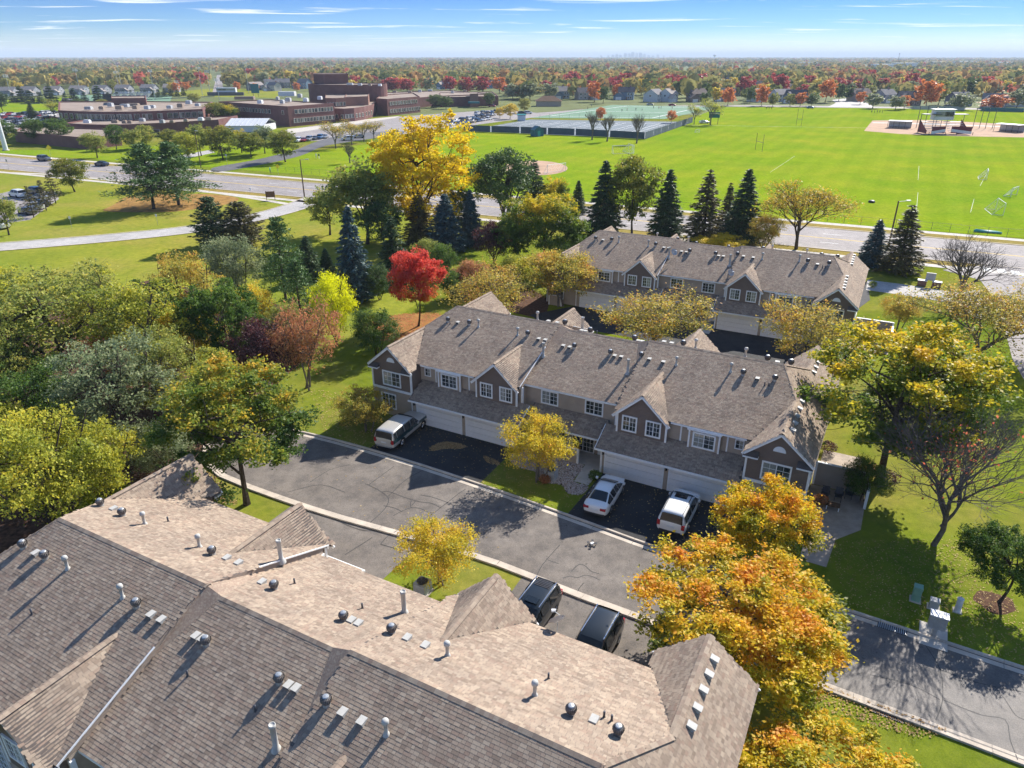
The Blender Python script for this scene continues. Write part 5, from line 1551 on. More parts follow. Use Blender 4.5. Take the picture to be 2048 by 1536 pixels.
T_('shrubby', (1035, 585), 500, 100, L_olive2, 'backdrop_tree', 'yellow green shrub left of the rear terrace trees', rot=1.0)
T_('round2', (1105, 440), 352, 70, L_maple_g, 'backdrop_tree', 'orange topped tree right of the willow', rot=3.0)
T_('round', (920, 470), 372, 60, L_willow, 'backdrop_tree', 'dark green tree filling below the willow', rot=3.0)
T_('shrubby', (905, 600), 535, 70, L_green, 'backdrop_tree', 'green bush right of the red maple', rot=3.0)
T_('shrubby', (760, 600), 520, 70, L_willow, 'backdrop_tree', 'dark green bush between lime tree and red maple', rot=2.2)
T_('spruce2', (620, 560), 470, 60, L_needle, 'backdrop_tree', 'dark spruce standing on the lawn behind the pines', rot=2.2)
T_('spruce', (1205, 470), 319, 74, L_needle, 'spruce_tree', 'tall spruce at the left of the row behind the rear terrace')
T_('round', (1264, 470), 308, 108, L_linden, 'linden_tree', 'rounded bronze green tree between two spruces behind the rear terrace')
T_('spruce', (1330, 474), 337, 70, L_needle, 'spruce_tree', 'spruce right of the rounded tree behind the rear terrace')
T_('spruce2', (1405, 486), 337, 80, L_needle_br, 'spruce_tree', 'open branched spruce above the middle of the rear terrace')
T_('spruce2', (1450, 470), 364, 44, L_needle_br, 'spruce_tree', 'slim small spruce between two larger ones')
T_('spruce', (1480, 486), 336, 78, L_needle, 'spruce_tree', 'dark full spruce left of the big golden tree')
T_('spruce', (1155, 428), 360, 34, L_needle, 'spruce_tree', 'small spruce at the near corner of the playing field')
T_('bare_gold', (1592, 498), 357, 240, L_oakbare, 'golden_tree', 'spreading half bare golden tree behind the rear terrace', rot=0.4)
T_('shrubby', (1440, 502), 462, 120, L_yellow, 'yellow_shrub', 'bright yellow shrub peeping over the rear terrace ridge')
T_('shrubby', (1525, 500), 420, 80, L_crab, 'brown_shrub', 'rusty tree between dark spruce and golden tree')
T_('spruce', (1742, 532), 438, 58, L_needle_b, 'blue_spruce', 'blue spruce by the right end of the rear terrace')
T_('spruce2', (1795, 545), 408, 88, L_needle_br, 'spruce_tree', 'dark ragged spruce beside the avenue')
# --- park on the left
T_('pine', (308, 418), 285, 135, L_needle_p, 'pine_tree', 'left one of the two big pines on the park lawn', rot=0.0)
T_('pine', (358, 410), 282, 125, L_needle_p, 'pine_tree', 'right one of the two big pines on the park lawn', rot=2.0)
T_('round', (150, 384), 315, 74, L_linden, 'linden_tree', 'round olive tree on the park lawn beside the car park')
T_('round2', (18, 470), 388, 70, L_olive, 'park_tree', 'round olive tree at the left edge of the park')
T_('larch', (112, 407), 342, 40, L_needle_br, 'larch_tree', 'largest of three thin larches by the little car park')
T_('larch', (93, 421), 358, 38, L_needle_br, 'larch_tree', 'middle one of three thin larches by the little car park')
T_('larch', (68, 435), 370, 40, L_needle_br, 'larch_tree', 'nearest one of three thin larches by the little car park')
ORD = ['first', 'second', 'third', 'fourth', 'fifth', 'sixth', 'seventh', 'eighth', 'ninth', 'tenth', 'eleventh', 'twelfth', 'thirteenth', 'fourteenth', 'fifteenth', 'sixteenth', 'seventeenth', 'eighteenth']
row = [(12, 238, 290, 48, L_green), (73, 234, 288, 48, L_green), (120, 235, 288, 52, L_green), (195, 263, 316, 56, L_olive), (233, 248, 299, 40, L_green), (268, 257, 300, 46, L_olive), (293, 249, 296, 40, L_olive), (342, 257, 302, 46, L_linden), (380, 262, 323, 54, L_olive2), (403, 246, 312, 48, L_olive), (447, 249, 320, 68, L_linden), (484, 258, 306, 46, L_maple_g), (502, 264, 314, 60, L_linden), (530, 249, 307, 50, L_sage), (571, 259, 324, 64, L_linden)]
for i, (x, tp, bs, w, m) in enumerate(row):
    T_(('round', 'round2')[i % 2], (x, bs), tp, w, m, 'school_tree', f'{ORD[i]} tree from the left in the row before the school', 'trees in the row before the school')
T_('round', (440, 247), 204, 58, L_linden, 'school_tree', 'big rounded tree against the curved school wing')
T_('round2', (463, 247), 209, 46, L_maple_g, 'school_tree', 'orange tinged tree by the school greenhouse')
for i, (x, tp, bs, w) in enumerate([(672, 241, 297, 62), (704, 237, 290, 48), (728, 240, 284, 44), (748, 242, 279, 44)]):
    T_('sparse', (x, bs), tp, w, L_crab, 'sparse_tree', f'{ORD[i]} thin leaved brown tree from the left by the school car park', 'thin leaved trees by the school car park')
T_('bare_slim', (700, 326), 283, 30, None, 'bare_sapling', 'leafless sapling on the striped school lawn')
for i, (x, tp, bs) in enumerate([(1184, 217, 280), (1214, 224, 283), (1273, 222, 287)]):
    T_('bare_slim', (x, bs), tp, 34, None, 'bare_tree', f'{ORD[i]} bare tree from the left before the tennis courts', 'bare trees before the tennis courts')
T_('round', (1200, 242), 214, 22, F_rust, 'small_tree', 'rusty small tree beyond the tennis courts')
T_('round', (1342, 246), 220, 20, F_rust, 'small_tree', 'rusty brown small tree at the corner of the turf pitch')
T_('sparse', (1388, 249), 206, 34, L_olive2, 'field_tree', 'left of two golden trees beside the white car at the field')
T_('sparse', (1421, 250), 195, 48, L_olive2, 'field_tree', 'right and taller of two golden trees beside the white car at the field')
T_('round', (872, 215), 188, 34, F_green, 'school_tree', 'dark green tree left of two at the far school wing')
T_('round', (892, 218), 192, 28, F_green, 'school_tree', 'dark green tree right of two at the far school wing')
T_('round', (1020, 238), 206, 30, F_gold, 'car_park_tree', 'golden round tree at the end of the school car park')
T_('round', (1050, 226), 196, 26, F_olive, 'car_park_tree', 'olive tree beside the pitch road')
T_('round', (1000, 236), 214, 20, F_gold, 'car_park_tree', 'small yellow tree next to the golden round one')
T_('round', (980, 214), 184, 26, F_green, 'school_tree', 'slim dark tree at the end corner of the school')
T_('spruce', (66, 238), 205, 22, L_needle, 'leaning_conifer', 'dark conifer before the west car park')
T_('round', (158, 213), 197, 24, F_green, 'stadium_bush', 'dark round tree beside the stadium field')
T_('round', (205, 216), 198, 24, F_olive, 'stadium_bush', 'olive tree before the stadium stand')
T_('round', (6, 222), 182, 36, L_needle, 'dark_tree', 'large dark tree at the left edge beyond the car park')
T_('round', (388, 207), 186, 26, F_olive, 'stadium_tree', 'olive tree right of the stadium fence')
T_('sparse', (110, 236), 198, 40, L_olive2, 'pale_tree', 'pale sparse tree at the end of the west car park')
# conifer screen behind the stadium
for i, (x, w) in enumerate([(28, 16), (45, 24), (63, 20), (82, 18), (103, 26), (132, 15), (150, 20), (170, 16), (198, 22), (218, 14), (236, 13), (250, 12), (264, 12), (278, 12), (292, 13), (306, 13), (318, 13), (330, 13), (343, 13), (355, 12), (368, 12)]):
    bs = 205 - 14 * max(0, (x - 130) / 240) + random.uniform(-1, 1)
    T_('far_con', (x, bs), bs - w * random.uniform(1.15, 1.45), w * 1.1, L_needle, 'screen_spruce', 'dark spruce in the screen row behind the stadium', 'spruces screening the stadium')
# ------------------------------------------------------------------ cars
CARS = {
 'sedan': dict(st=[(-2.45, .62, .42, .82, .52, .90), (-2.36, .82, .30, .98, .70, 1.06), (-2.1, .89, .22, 1.0, .74, 1.10), (-1.85, .915, .2, .99, .72, 1.13), (-0.9, .93, .2, .97, .57, 1.42), (-0.2, .93, .2, .96, .60, 1.47), (0.4, .93, .2, .95, .59, 1.43), (1.35, .92, .2, .93, .72, 1.02), (1.85, .89, .2, .88, .70, .95), (2.25, .78, .24, .76, .58, .84), (2.43, .58, .36, .64, .44, .70)],
      rear=3, sides=(4, 5), quarter=(3, 6), front=6, wheels=(-1.40, 1.42), r=.33),
 'suv': dict(st=[(-2.44, .82, .42, 1.0, .70, 1.04), (-2.38, .94, .30, 1.06, .86, 1.10), (-2.16, .985, .24, 1.12, .78, 1.70), (-1.8, .99, .22, 1.12, .78, 1.78), (-0.7, .99, .22, 1.11, .79, 1.82), (0.5, .99, .22, 1.10, .77, 1.76), (1.3, .98, .22, 1.08, .84, 1.18), (1.85, .95, .22, 1.02, .80, 1.08), (2.25, .90, .26, .88, .74, .98), (2.42, .78, .38, .72, .64, .80)],
      rear=1, sides=(2, 3, 4), quarter=(5,), front=5, wheels=(-1.38, 1.40), r=.37),
 'wagon': dict(st=[(-2.85, .80, .46, 1.02, .74, 1.06), (-2.80, .95, .36, 1.06, .90, 1.12), (-2.68, 1.0, .34, 1.10, .84, 1.74), (-2.3, 1.0, .34, 1.10, .84, 1.80), (-1.1, 1.0, .34, 1.10, .84, 1.82), (-0.1, 1.0, .34, 1.10, .84, 1.81), (0.55, 1.0, .34, 1.10, .82, 1.76), (1.1, 1.0, .34, 1.10, .92, 1.17), (1.9, .99, .34, 1.08, .90, 1.13), (2.65, .97, .36, 1.0, .88, 1.08), (2.75, .88, .44, .86, .80, .96)],
      rear=1, sides=(2, 3, 4, 5), quarter=(6,), front=6, wheels=(-1.55, 1.80), r=.39),
}
def car_ring(w, zl, zb, wt, zt):
    zm = zl + (zb - zl) * 0.62
    h = [(0, zl), (.80 * w, zl), (w, zl + .12), (w * 1.005, zm), (w * .985, zb), (wt, zt - .05), (wt * .84, zt), (0, zt + .02)]
    return h
def car_geo(kind):
    S = CARS[kind]; st = S['st']
    rings = []
    for x, w, zl, zb, wt, zt in st:
        h = car_ring(w, zl, zb, wt, zt)
        full = [(x, y, z) for y, z in h] + [(x, -y, z) for y, z in h[-2:0:-1]]
        rings.append(full)
    return S, rings
def body_mesh(kind, band=None):
    S, rings = car_geo(kind)
    n = len(rings[0])
    v = [p for r in rings for p in r]; f = []; m = []
    for i in range(len(rings) - 1):
        for j in range(n):
            k = (j + 1) % n
            f.append((i * n + j, i * n + k, (i + 1) * n + k, (i + 1) * n + j))
            m.append(1 if band and j in band else 0)
    f.append(tuple(range(n))); m.append(0); f.append(tuple((len(rings) - 1) * n + j for j in range(n - 1, -1, -1))); m.append(0)
    return v, f, m
def ring_quads(kind, i, segs):
    """quads between station i and i+1 for ring segments on both sides"""
    S, rings = car_geo(kind); n = len(rings[0]); out = []
    for j in segs:
        out.append([Vector(rings[i][j]), Vector(rings[i][(j + 1) % n]), Vector(rings[i + 1][(j + 1) % n]), Vector(rings[i + 1][j])])
    return out
def pane_from(quad, inset=0.1, off=0.012):
    c = sum(quad, Vector()) / 4
    nrm = (quad[2] - quad[0]).cross(quad[3] - quad[1]).normalized()
    if nrm.dot(c - Vector((c.x * 0.9, 0, 0.75))) < 0: nrm = -nrm
    return [c + (p - c) * (1 - inset) + nrm * off for p in quad]
def sub_body(v, f, m, mats, name):
    me = bpy.data.meshes.new(name); me.from_pydata(v, [], f)
    for x in mats: me.materials.append(x)
    me.polygons.foreach_set('material_index', m)
    bm = bmesh.new(); bm.from_mesh(me)
    bmesh.ops.recalc_face_normals(bm, faces=bm.faces)
    bm.to_mesh(me); bm.free()
    o = bpy.data.objects.new('tmp', me); COL.objects.link(o)
    md = o.modifiers.new('s', 'SUBSURF'); md.levels = 2; md.render_levels = 2
    for e in me.edges: pass
    dg = bpy.context.evaluated_depsgraph_get()
    out = bpy.data.meshes.new_from_object(o.evaluated_get(dg))
    bpy.data.objects.remove(o)
    out.polygons.foreach_set('use_smooth', [True] * len(out.polygons))
    return out
def wheel_meshes(r):
    t = MB(); k = 18
    prof = [(r * .62, -.11), (r * .93, -.11), (r, -.07), (r, .07), (r * .93, .11), (r * .62, .11)]
    n = len(t.v)
    for pr, y in prof:
        for i in range(k): a = 2 * math.pi * i / k; t.v.append((pr * math.cos(a), y, pr * math.sin(a)))
    for a in range(len(prof) - 1):
        for i in range(k):
            j = (i + 1) % k; t.f.append((a * k + i, a * k + j, (a + 1) * k + j, (a + 1) * k + i)); t.m.append(0)
    tm = t.mesh('tyre', [rubber], True)
    rm = MB()
    for s in (-1, 1):
        for i in range(5):
            a = 2 * math.pi * i / 5
            rm.beam((0.03 * math.cos(a), s * .095, 0.03 * math.sin(a)), (r * .6 * math.cos(a), s * .09, r * .6 * math.sin(a)), 0.085, 0.03)
        rm.bar((0, s * .06, 0), (0, s * .075, 0), r * .62, r * .6, 16)
        rm.bar((0, s * .075, 0), (0, s * .115, 0), r * .16, r * .12, 10)
    return tm, rm.mesh('rim', [chrome])
WHEEL = {k: wheel_meshes(CARS[k]['r']) for k in CARS}
def make_car(name, kind, paint, loc, rz, label, band=None, paint2=None, rails=False, roofrack=False, sunroof=False, scale=1.0):
    S, rings = car_geo(kind); st = S['st']
    root = empty(name, loc, rz, label, 'car', None, (scale,) * 3)
    v, f, m = body_mesh(kind, band)
    link('body', sub_body(v, f, m, [paint, paint2 or paint], 'car_body'), root)
    def pane(nm, quads, inset=0.1, off=0.03, par=root):
        mb = MB()
        for q in quads:
            mb.face(pane_from(q, inset, off))
        return mb.build(nm, glass_dark, par)
    def wide(i, a=5, b=9, shrink=0.9):
        # one curved sheet across the car, between ring points a..b
        n = len(rings[0]); idx = [5, 6, 7, 8, 9]
        P = [[Vector(rings[i][j]) for j in idx], [Vector(rings[i + 1][j]) for j in idx]]
        c = sum((p for r in P for p in r), Vector()) / 10
        nrm = (P[1][2] - P[0][2]).cross(P[0][4] - P[0][0]).normalized()
        if nrm.z < 0: nrm = -nrm
        P = [[c + (p - c) * shrink + nrm * 0.025 for p in r] for r in P]
        mb = MB()
        for j in range(4): mb.face([P[0][j], P[0][j + 1], P[1][j + 1], P[1][j]])
        return mb
    wide(S['rear']).build('rear_window', glass_dark, root, True)
    wide(S['front']).build('windscreen', glass_dark, root, True)
    for i in S['sides'] + S['quarter']:
        for q in ring_quads(kind, i, (4, 9)): pane('side_window', [q], 0.12, 0.03)
    for wx in S['wheels']:
        for s in (-1, 1):
            w = empty('wheel', (wx, s * (max(a[1] for a in st) - .10), S['r'])); w.parent = root
            link('tyre', WHEEL[kind][0], w); link('rim', WHEEL[kind][1], w)
            mb = MB()
            W_ = max(a[1] for a in st) + 0.004
            arc = [(wx + (S['r'] + .07) * math.cos(t), s * W_, S['r'] + (S['r'] + .07) * math.sin(t)) for t in np.linspace(0, math.pi, 11)]
            inn = [(wx + (S['r'] - .02) * math.cos(t), s * W_, S['r'] + (S['r'] - .02) * math.sin(t)) for t in np.linspace(0, math.pi, 11)]
            for k in range(10): mb.face([arc[k], arc[k + 1], inn[k + 1], inn[k]])
            mb.build('wheel_arch', black_plastic, root)
    x0, x1 = st[0][0], st[-1][0]
    zb = st[1][3]
    for s in (-1, 1):
        mb = MB(); tw = .10 if kind == 'sedan' else .09
        if kind == 'sedan': mb.box(x0 - .02, x0 + .16, *sorted((s * .42, s * .80)), zb - .20, zb - .04)
        else: mb.box(x0 - .01, x0 + .16, *sorted((s * .72, s * .93)), zb - .30, zb + .06)
        mb.build('tail_light', tail_red, root)
        mb = MB(); zf = st[-2][3]; mb.box(x1 - .26, x1 - .05, *sorted((s * .48, s * .76)), zf - .16, zf - .02); mb.build('headlight', lamp_clear, root)
        fx = st[S['front'] + 1][0]
        mb = MB(); mb.box(fx - .28, fx - .12, *sorted((s * .96, s * 1.12)), 1.0, 1.14); mb.build('wing_mirror', paint, root)
        for hx in (-.75, .25):
            mb = MB(); mb.box(hx - .11, hx + .11, *sorted((s * .93, s * 1.0)), .84, .875); mb.build('door_handle', paint, root)
    mb = MB(); mb.box(x0 - .03, x0 + .05, -.26, .26, zb - .30, zb - .17); mb.build('number_plate', lamp_clear, root)
    mb = MB(); mb.box(x0 - .02, x0 + .2, -.74, .74, st[0][2] - .06, st[0][2] + .06); mb.build('bumper', black_plastic if kind != 'wagon' else chrome, root)
    mb = MB(); mb.box(x1 - .2, x1 + .01, -.5, .5, st[-1][2] - .02, st[-1][2] + .12); mb.build('grille', black_plastic, root)
    zt = max(a[5] for a in st)
    i0, i1 = S['sides'][0], S['sides'][-1] + 1
    if rails:
        for s in (-1, 1):
            mb = MB(); y = s * st[i0][4] * .86
            mb.beam((st[i0][0] + .1, y, zt - .01), (st[i1][0] - .1, y, zt - .01), .045, .05); mb.build('roof_rail', rails, root)
    if roofrack:
        for k in range(6):
            x = st[i0][0] + .15 + k * .13
            mb = MB(); mb.box(x, x + .05, -.5, .5, zt - .01, zt + .02); mb.build('roof_rib', dark_metal, root)
    if sunroof:
        mb = MB(); mb.box(-.25, .25, -.42, .42, zt - .01, zt + .008); mb.build('sunroof', glass_dark, root)
    return root
def on_wheels(rear_px, front_px, kind, side=-1):
    """position and heading from the two visible wheels' feet (side -1: the car's right side)"""
    a, b = gp(*rear_px), gp(*front_px)
    d = (b - a); rz = math.atan2(d.y, d.x)
    S = CARS[kind]; n = Vector((-math.sin(rz), math.cos(rz), 0))
    c = (a + b) / 2 - n * side * (max(s[1] for s in S['st']) - .08)
    off = (S['wheels'][0] + S['wheels'][1]) / 2
    return c - Vector((math.cos(rz), math.sin(rz), 0)) * off, rz
c, rz = on_wheels((1218.9, 1029), (1243.9, 986.5), 'sedan'); c.z = 0.02
make_car('parked_car', 'sedan', CP['white'], c, rz, 'white saloon car parked at the garage, next to the lawn')
c, rz = on_wheels((1372.2, 1066), (1394, 1021), 'suv'); c.z = 0.02
make_car('parked_car', 'suv', CP['white'], c, rz, 'white sport utility car with sunroof parked before the garage', rails=black_plastic, sunroof=True)
c, rz = on_wheels((804, 893), (846, 857), 'wagon'); c.z = 0.02
make_car('parked_car', 'wagon', CP['cream'], c, rz, 'old silver and dark green wagon parked before the left garage', band=(3, 10), paint2=CP['teal_dark'])
pa = gp(1082, 1205); rzA = R(-28.4 - 90)
c = gp(1063, 1246); make_car('parked_car', 'suv', CP['black'], (c.x, c.y, 0.02), rzA, 'black boxy car with ribbed roof by the little lawn', rails=chrome, roofrack=True, sunroof=True, scale=.94)
c = gp(1187, 1310); make_car('parked_car', 'suv', CP['black'], (c.x, c.y, 0.02), rzA, 'black glossy car half hidden by the orange maple', rails=chrome, scale=0.95)
# small cars for the distance: one mesh each
def far_car_mesh(kind):
    v, f, m = body_mesh(kind)
    mb = MB(); mb.v = list(v); mb.f = list(f); mb.m = list(m)
    S = CARS[kind]
    for i in S['sides'] + S['quarter']:
        for q in ring_quads(kind, i, (4, 9)): mb.face(pane_from(q, 0.1, 0.02), 1)
    for i in (S['rear'], S['front']):
        for q in ring_quads(kind, i, (5, 6, 7, 8)): mb.face(pane_from(q, 0.02, 0.02), 1)
    for wx in S['wheels']:
        for s in (-1, 1): mb.bar((wx, s * .78, S['r']), (wx, s * 1.0, S['r']), S['r'], S['r'], 10, 2)
    me = mb.mesh('far_car_' + kind, [CP['white'], glass_dark, rubber])
    bm = bmesh.new(); bm.from_mesh(me); bmesh.ops.recalc_face_normals(bm, faces=bm.faces); bm.to_mesh(me); bm.free()
    return me
FARCAR = {k: far_car_mesh(k) for k in CARS}
def far_car(kind, px, rz, paint, label, group=None, z=0.03):
    p = gp(*px); o = link('far_car' if group else 'car', FARCAR[kind], None, None, (p.x, p.y, z), rz)
    set_mat(o, CP[paint]); return tag(o, label, 'car', group)
far_car('suv', (90, 322), R(-26), 'grey', 'dark pickup sized car driving on the avenue at the far left', z=0.05)
far_car('sedan', (204, 332), R(154), 'navy', 'dark blue car on the avenue left of the pines', z=0.05)
far_car('sedan', (1408, 247), R(5), 'white', 'white car parked by the two golden trees at the field', z=0.05)
far_car('sedan', (1620, 217), R(0), 'blue', 'blue car on the road along the houses', z=0.05)
far_car('sedan', (1300, 211), R(0), 'tan', 'beige car beyond the artificial pitch', z=0.05)
far_car('sedan', (1344, 212), R(0), 'red', 'dark red car beyond the artificial pitch', z=0.05)
far_car('suv', (984, 214), R(-10), 'red', 'dark red van parked at the far school wing')
far_car('suv', (1044, 229), R(10), 'black', 'black car at the pitch road')
far_car('suv', (1056, 228), R(10), 'white', 'white car at the pitch road')
far_car('suv', (695, 281), R(200), 'white', 'white pickup sized car on the school drive')
far_car('sedan', (717, 276), R(200), 'silver', 'silver car on the school drive')
cc = ['white', 'silver', 'black', 'grey', 'navy', 'red', 'white', 'tan', 'blue', 'grey', 'silver', 'black']
for i, (x, y) in enumerate([(596, 284), (608, 283), (618, 281.5), (630, 279.5), (640, 278), (650, 276.5)]):
    far_car(('suv', 'sedan')[i % 2], (x, y), R(200 + 70), cc[(i * 5) % 12], f'{ORD[i]} car from the left in the row before the school front', 'cars parked before the school front')
n = 0
for rw, ((xa, ya), (xb, yb), k) in enumerate((((898, 246), (930, 241), 5), ((936, 240), (985, 232), 6), ((955, 229), (1003, 224), 6), ((905, 252), (978, 240), 8))):
    for i in range(k):
        t = i / (k - 1); cl = random.choice(cc)
        far_car(random.choice(('suv', 'sedan', 'sedan')), (xa + (xb - xa) * t, ya + (yb - ya) * t), R(65) + random.choice((0, math.pi)), cl, f'{cl} car in the {ORD[rw]} row by the tennis courts', 'cars in the school car park')
for r in range(5):
    for i in range(10):
        x = 8 + i * 11.5 + random.uniform(-1, 1) + r * 4; y = 229 + r * 6.0 - 0.05 * (x - 60)
        if x > 118 or random.random() < 0.12: continue
        cl = random.choice(cc)
        far_car(random.choice(('suv', 'sedan', 'sedan')), (x, y), R(75) + random.choice((0, math.pi)), cl, f'{cl} car in the {ORD[r]} row of the west car park', 'cars in the west car park')
for i, (x, y, k, p, rzd) in enumerate([(36, 394, 'suv', 'white', -30), (70, 388, 'suv', 'navy', -30), (82, 400, 'sedan', 'silver', -30), (84, 412, 'sedan', 'navy', -30), (72, 418, 'sedan', 'white', -30), (56, 428, 'sedan', 'grey', -30), (0, 456, 'sedan', 'white', -30)]):
    far_car(k, (x, y), R(rzd + 180), p, ['white van at the end of the little park car park', 'dark blue tall car in the little park car park', 'silver car in the little park car park', 'blue car between silver and white ones in the park', 'white car by the larches', 'grey car nearest the larches', 'white car at the left edge below the round tree'][i])
# ------------------------------------------------------------------ school
SCH = empty('school_building', gp(620, 240), 0, 'sprawling plum brick school with flat roofs and curved wings', 'school')
SO = gp(620, 240)
def rel(p): return Vector((p[0] - SO.x, p[1] - SO.y, 0))
def ccw(P):
    a = sum(P[i][0] * P[(i + 1) % len(P)][1] - P[(i + 1) % len(P)][0] * P[i][1] for i in range(len(P)))
    return P if a > 0 else P[::-1]
def sblock(poly, H, mat=None, z0=0, par=0.5):
    P = ccw([rel(p) for p in poly])
    mb = MB(); mb.prism(P, z0, H); w = mb.build('wall', mat or brick, SCH)
    c = sum(P, Vector()) / len(P)
    Q = [c + (p - c) * 0.975 for p in P]
    mb = MB()
    for i in range(len(P)):
        j = (i + 1) % len(P)
        mb.face([(*P[i][:2], H), (*P[j][:2], H), (*P[j][:2], H + par), (*P[i][:2], H + par)])
        mb.face([(*P[i][:2], H + par), (*P[j][:2], H + par), (*Q[j][:2], H + par), (*Q[i][:2], H + par)])
        mb.face([(*Q[j][:2], H + 0.05), (*Q[i][:2], H + 0.05), (*Q[i][:2], H + par), (*Q[j][:2], H + par)])
    mb.build('parapet', mat or brick, SCH)
    mb = MB(); mb.face([(*q[:2], H + 0.06) for q in Q]); mb.build('roof', roof_gravel, SCH)
    return P
def swin_mesh(w, h):
    mb = MB()
    mb.box(-w / 2, w / 2, -0.06, 0.0, 0, h, 1)
    for a in ((-w / 2 - .12, -w / 2, -.1, h + .12), (w / 2, w / 2 + .12, -.1, h + .12), (-w / 2, w / 2, -.12, 0), (-w / 2, w / 2, h, h + .12)): mb.box(a[0], a[1], -.16, 0.0, a[2], a[3], 0)
    return mb.mesh('school_window', [concrete, glass_win])
SW = swin_mesh(1.5, 1.7); SWs = swin_mesh(2.0, 2.1)
def swindows(a, b, n, z, t0=0.06, t1=0.94, me=None, skip=()):
    a, b = rel(a), rel(b)
    d = (b - a); ang = math.atan2(d.y, d.x)
    out = Vector((d.y, -d.x, 0)).normalized()
    if (out.x * (0 - SO.x) + out.y * (0 - SO.y)) < 0: out = -out; ang += math.pi
    for i in range(n):
        if i in skip: continue
        t = t0 + (t1 - t0) * (i / max(1, n - 1))
        p = a + d * t + out * 0.03
        o = link('window', me or SW, SCH, None, (p.x, p.y, z), ang)
# main two-storey block
H2 = height_at((580, 254), 215)
TL, F_, R_ = gp(437, 205, H2), gp(580, 254), gp(671, 245)
dback = Vector((TL.x - F_.x, TL.y - F_.y, 0))
back = R_ + dback * 0.9
sblock([Vector((TL.x, TL.y, 0)), F_, R_, back], H2)
swindows(F_, R_, 12, H2 * 0.66, 0.16, 0.94); swindows(F_, R_, 13, H2 * 0.2, 0.12, 0.95)
swindows(Vector((TL.x, TL.y, 0)), F_, 16, H2 * 0.62, 0.25, 0.93, skip=(12, 13, 14))
# right two-storey block
H4 = height_at((776, 232), 200)
F4, R4 = gp(776, 232), gp(841, 224.5)
L4 = gp(752.5, 198.5, H4); L4.z = 0
sblock([L4, F4, R4, R4 + (L4 - F4) * 2.2 + Vector((6, 30, 0)), L4 + Vector((-4, 40, 0))], H4)
swindows(F4, R4, 11, H4 * 0.66, 0.1, 0.88); swindows(F4, R4, 12, H4 * 0.18, 0.1, 0.96)
# curved entrance link
arc = [gp(x, y) for x, y in ((671, 243), (690, 244), (710, 242.5), (730, 239), (747, 234), (753, 229))]
H3 = height_at((700, 243.5), 219)
sblock(arc + [gp(753, 219), gp(671, 222)], H3, brick)
for i in range(1, 5): swindows(arc[i - 1], arc[i], 3 if i > 1 else 2, H3 * 0.3, 0.2, 0.8)
up = [gp(655, 238), gp(675, 238.5), gp(695, 237), gp(695, 225), gp(655, 226)]
HU = height_at((675, 238), 198)
sblock(up, HU, brick_light); swindows(up[0], up[1], 3, HU * 0.66, 0.3, 0.9); swindows(up[1], up[2], 3, HU * 0.66, 0.1, 0.8)
sblock([gp(693, 236), gp(739, 233), gp(742, 222), gp(697, 223)], height_at((715, 234), 195), brick_light)
# far right wing with entrance tower
H5 = height_at((880, 214), 196)
sblock([gp(880, 214), gp(997, 211), gp(985, 200), gp(880, 202)], H5)
sblock([gp(940, 214.5), gp(957, 214), gp(957, 209), gp(940, 209)], H5 + 2.2, brick_light)
sblock([gp(776, 222), gp(880, 211), gp(985, 206), gp(900, 197), gp(760, 203)], H5 * 1.02)
mb = MB(); a = rel(gp(948, 215.5)); mb.box(a.x - 3.5, a.x + 3.5, a.y - 2.2, a.y + 1.5, 2.6, 3.6); mb.build('entrance_canopy', sign_green, SCH)
# auditorium: drum with a fly tower
ca = gp(700, 222)
drum = [ca + Vector((math.cos(t) * 23, math.sin(t) * 16, 0)) for t in np.linspace(0, 2 * math.pi, 40, endpoint=False)]
HA = 14.5
sblock(drum, HA)
for x0, x1 in ((636, 702),):
    pass
sblock([gp(634, 219.5), gp(654, 220.5), gp(702, 219.5), gp(700, 213), gp(634, 213)], 19.6, brick)
# curved west wing, two tiers
low = [gp(x, y) for x, y in ((133, 269), (175, 272), (216, 273), (260, 272), (300, 270), (345, 267.5), (380, 265), (440, 261))]
H1 = height_at((216, 273), 252)
sblock(low + [p + Vector((0, 24, 0)) for p in low[::-1]], H1)
hi = [gp(x, y) for x, y in ((125, 257.5), (165, 260), (216, 261.5), (260, 261), (300, 260), (350, 257.5), (411, 254))]
HT = height_at((216, 261.5), 226)
sblock(hi + [gp(430, 235), gp(300, 233), gp(125, 234)], HT)
for i, n in enumerate((4, 5, 6, 3, 3, 5)): swindows(hi[i], hi[i + 1], n, HT * 0.62, 0.1, 0.9, SWs)
for x in (168, 235, 312):
    p = rel(gp(x, 274)); mb = MB(); mb.box(p.x - 2, p.x + 2, p.y - 0.6, p.y + 0.5, 0, 2.8); mb.build('doorway', black_plastic, SCH)
sblock([gp(33, 284), gp(90, 290), gp(178, 299), gp(245, 291), gp(240, 279), gp(130, 275), (gp(60, 268))], 3.4, brick)
sblock([gp(232, 241), gp(300, 240.5), gp(300, 233), gp(232, 234)], HT + 2.8, brick)
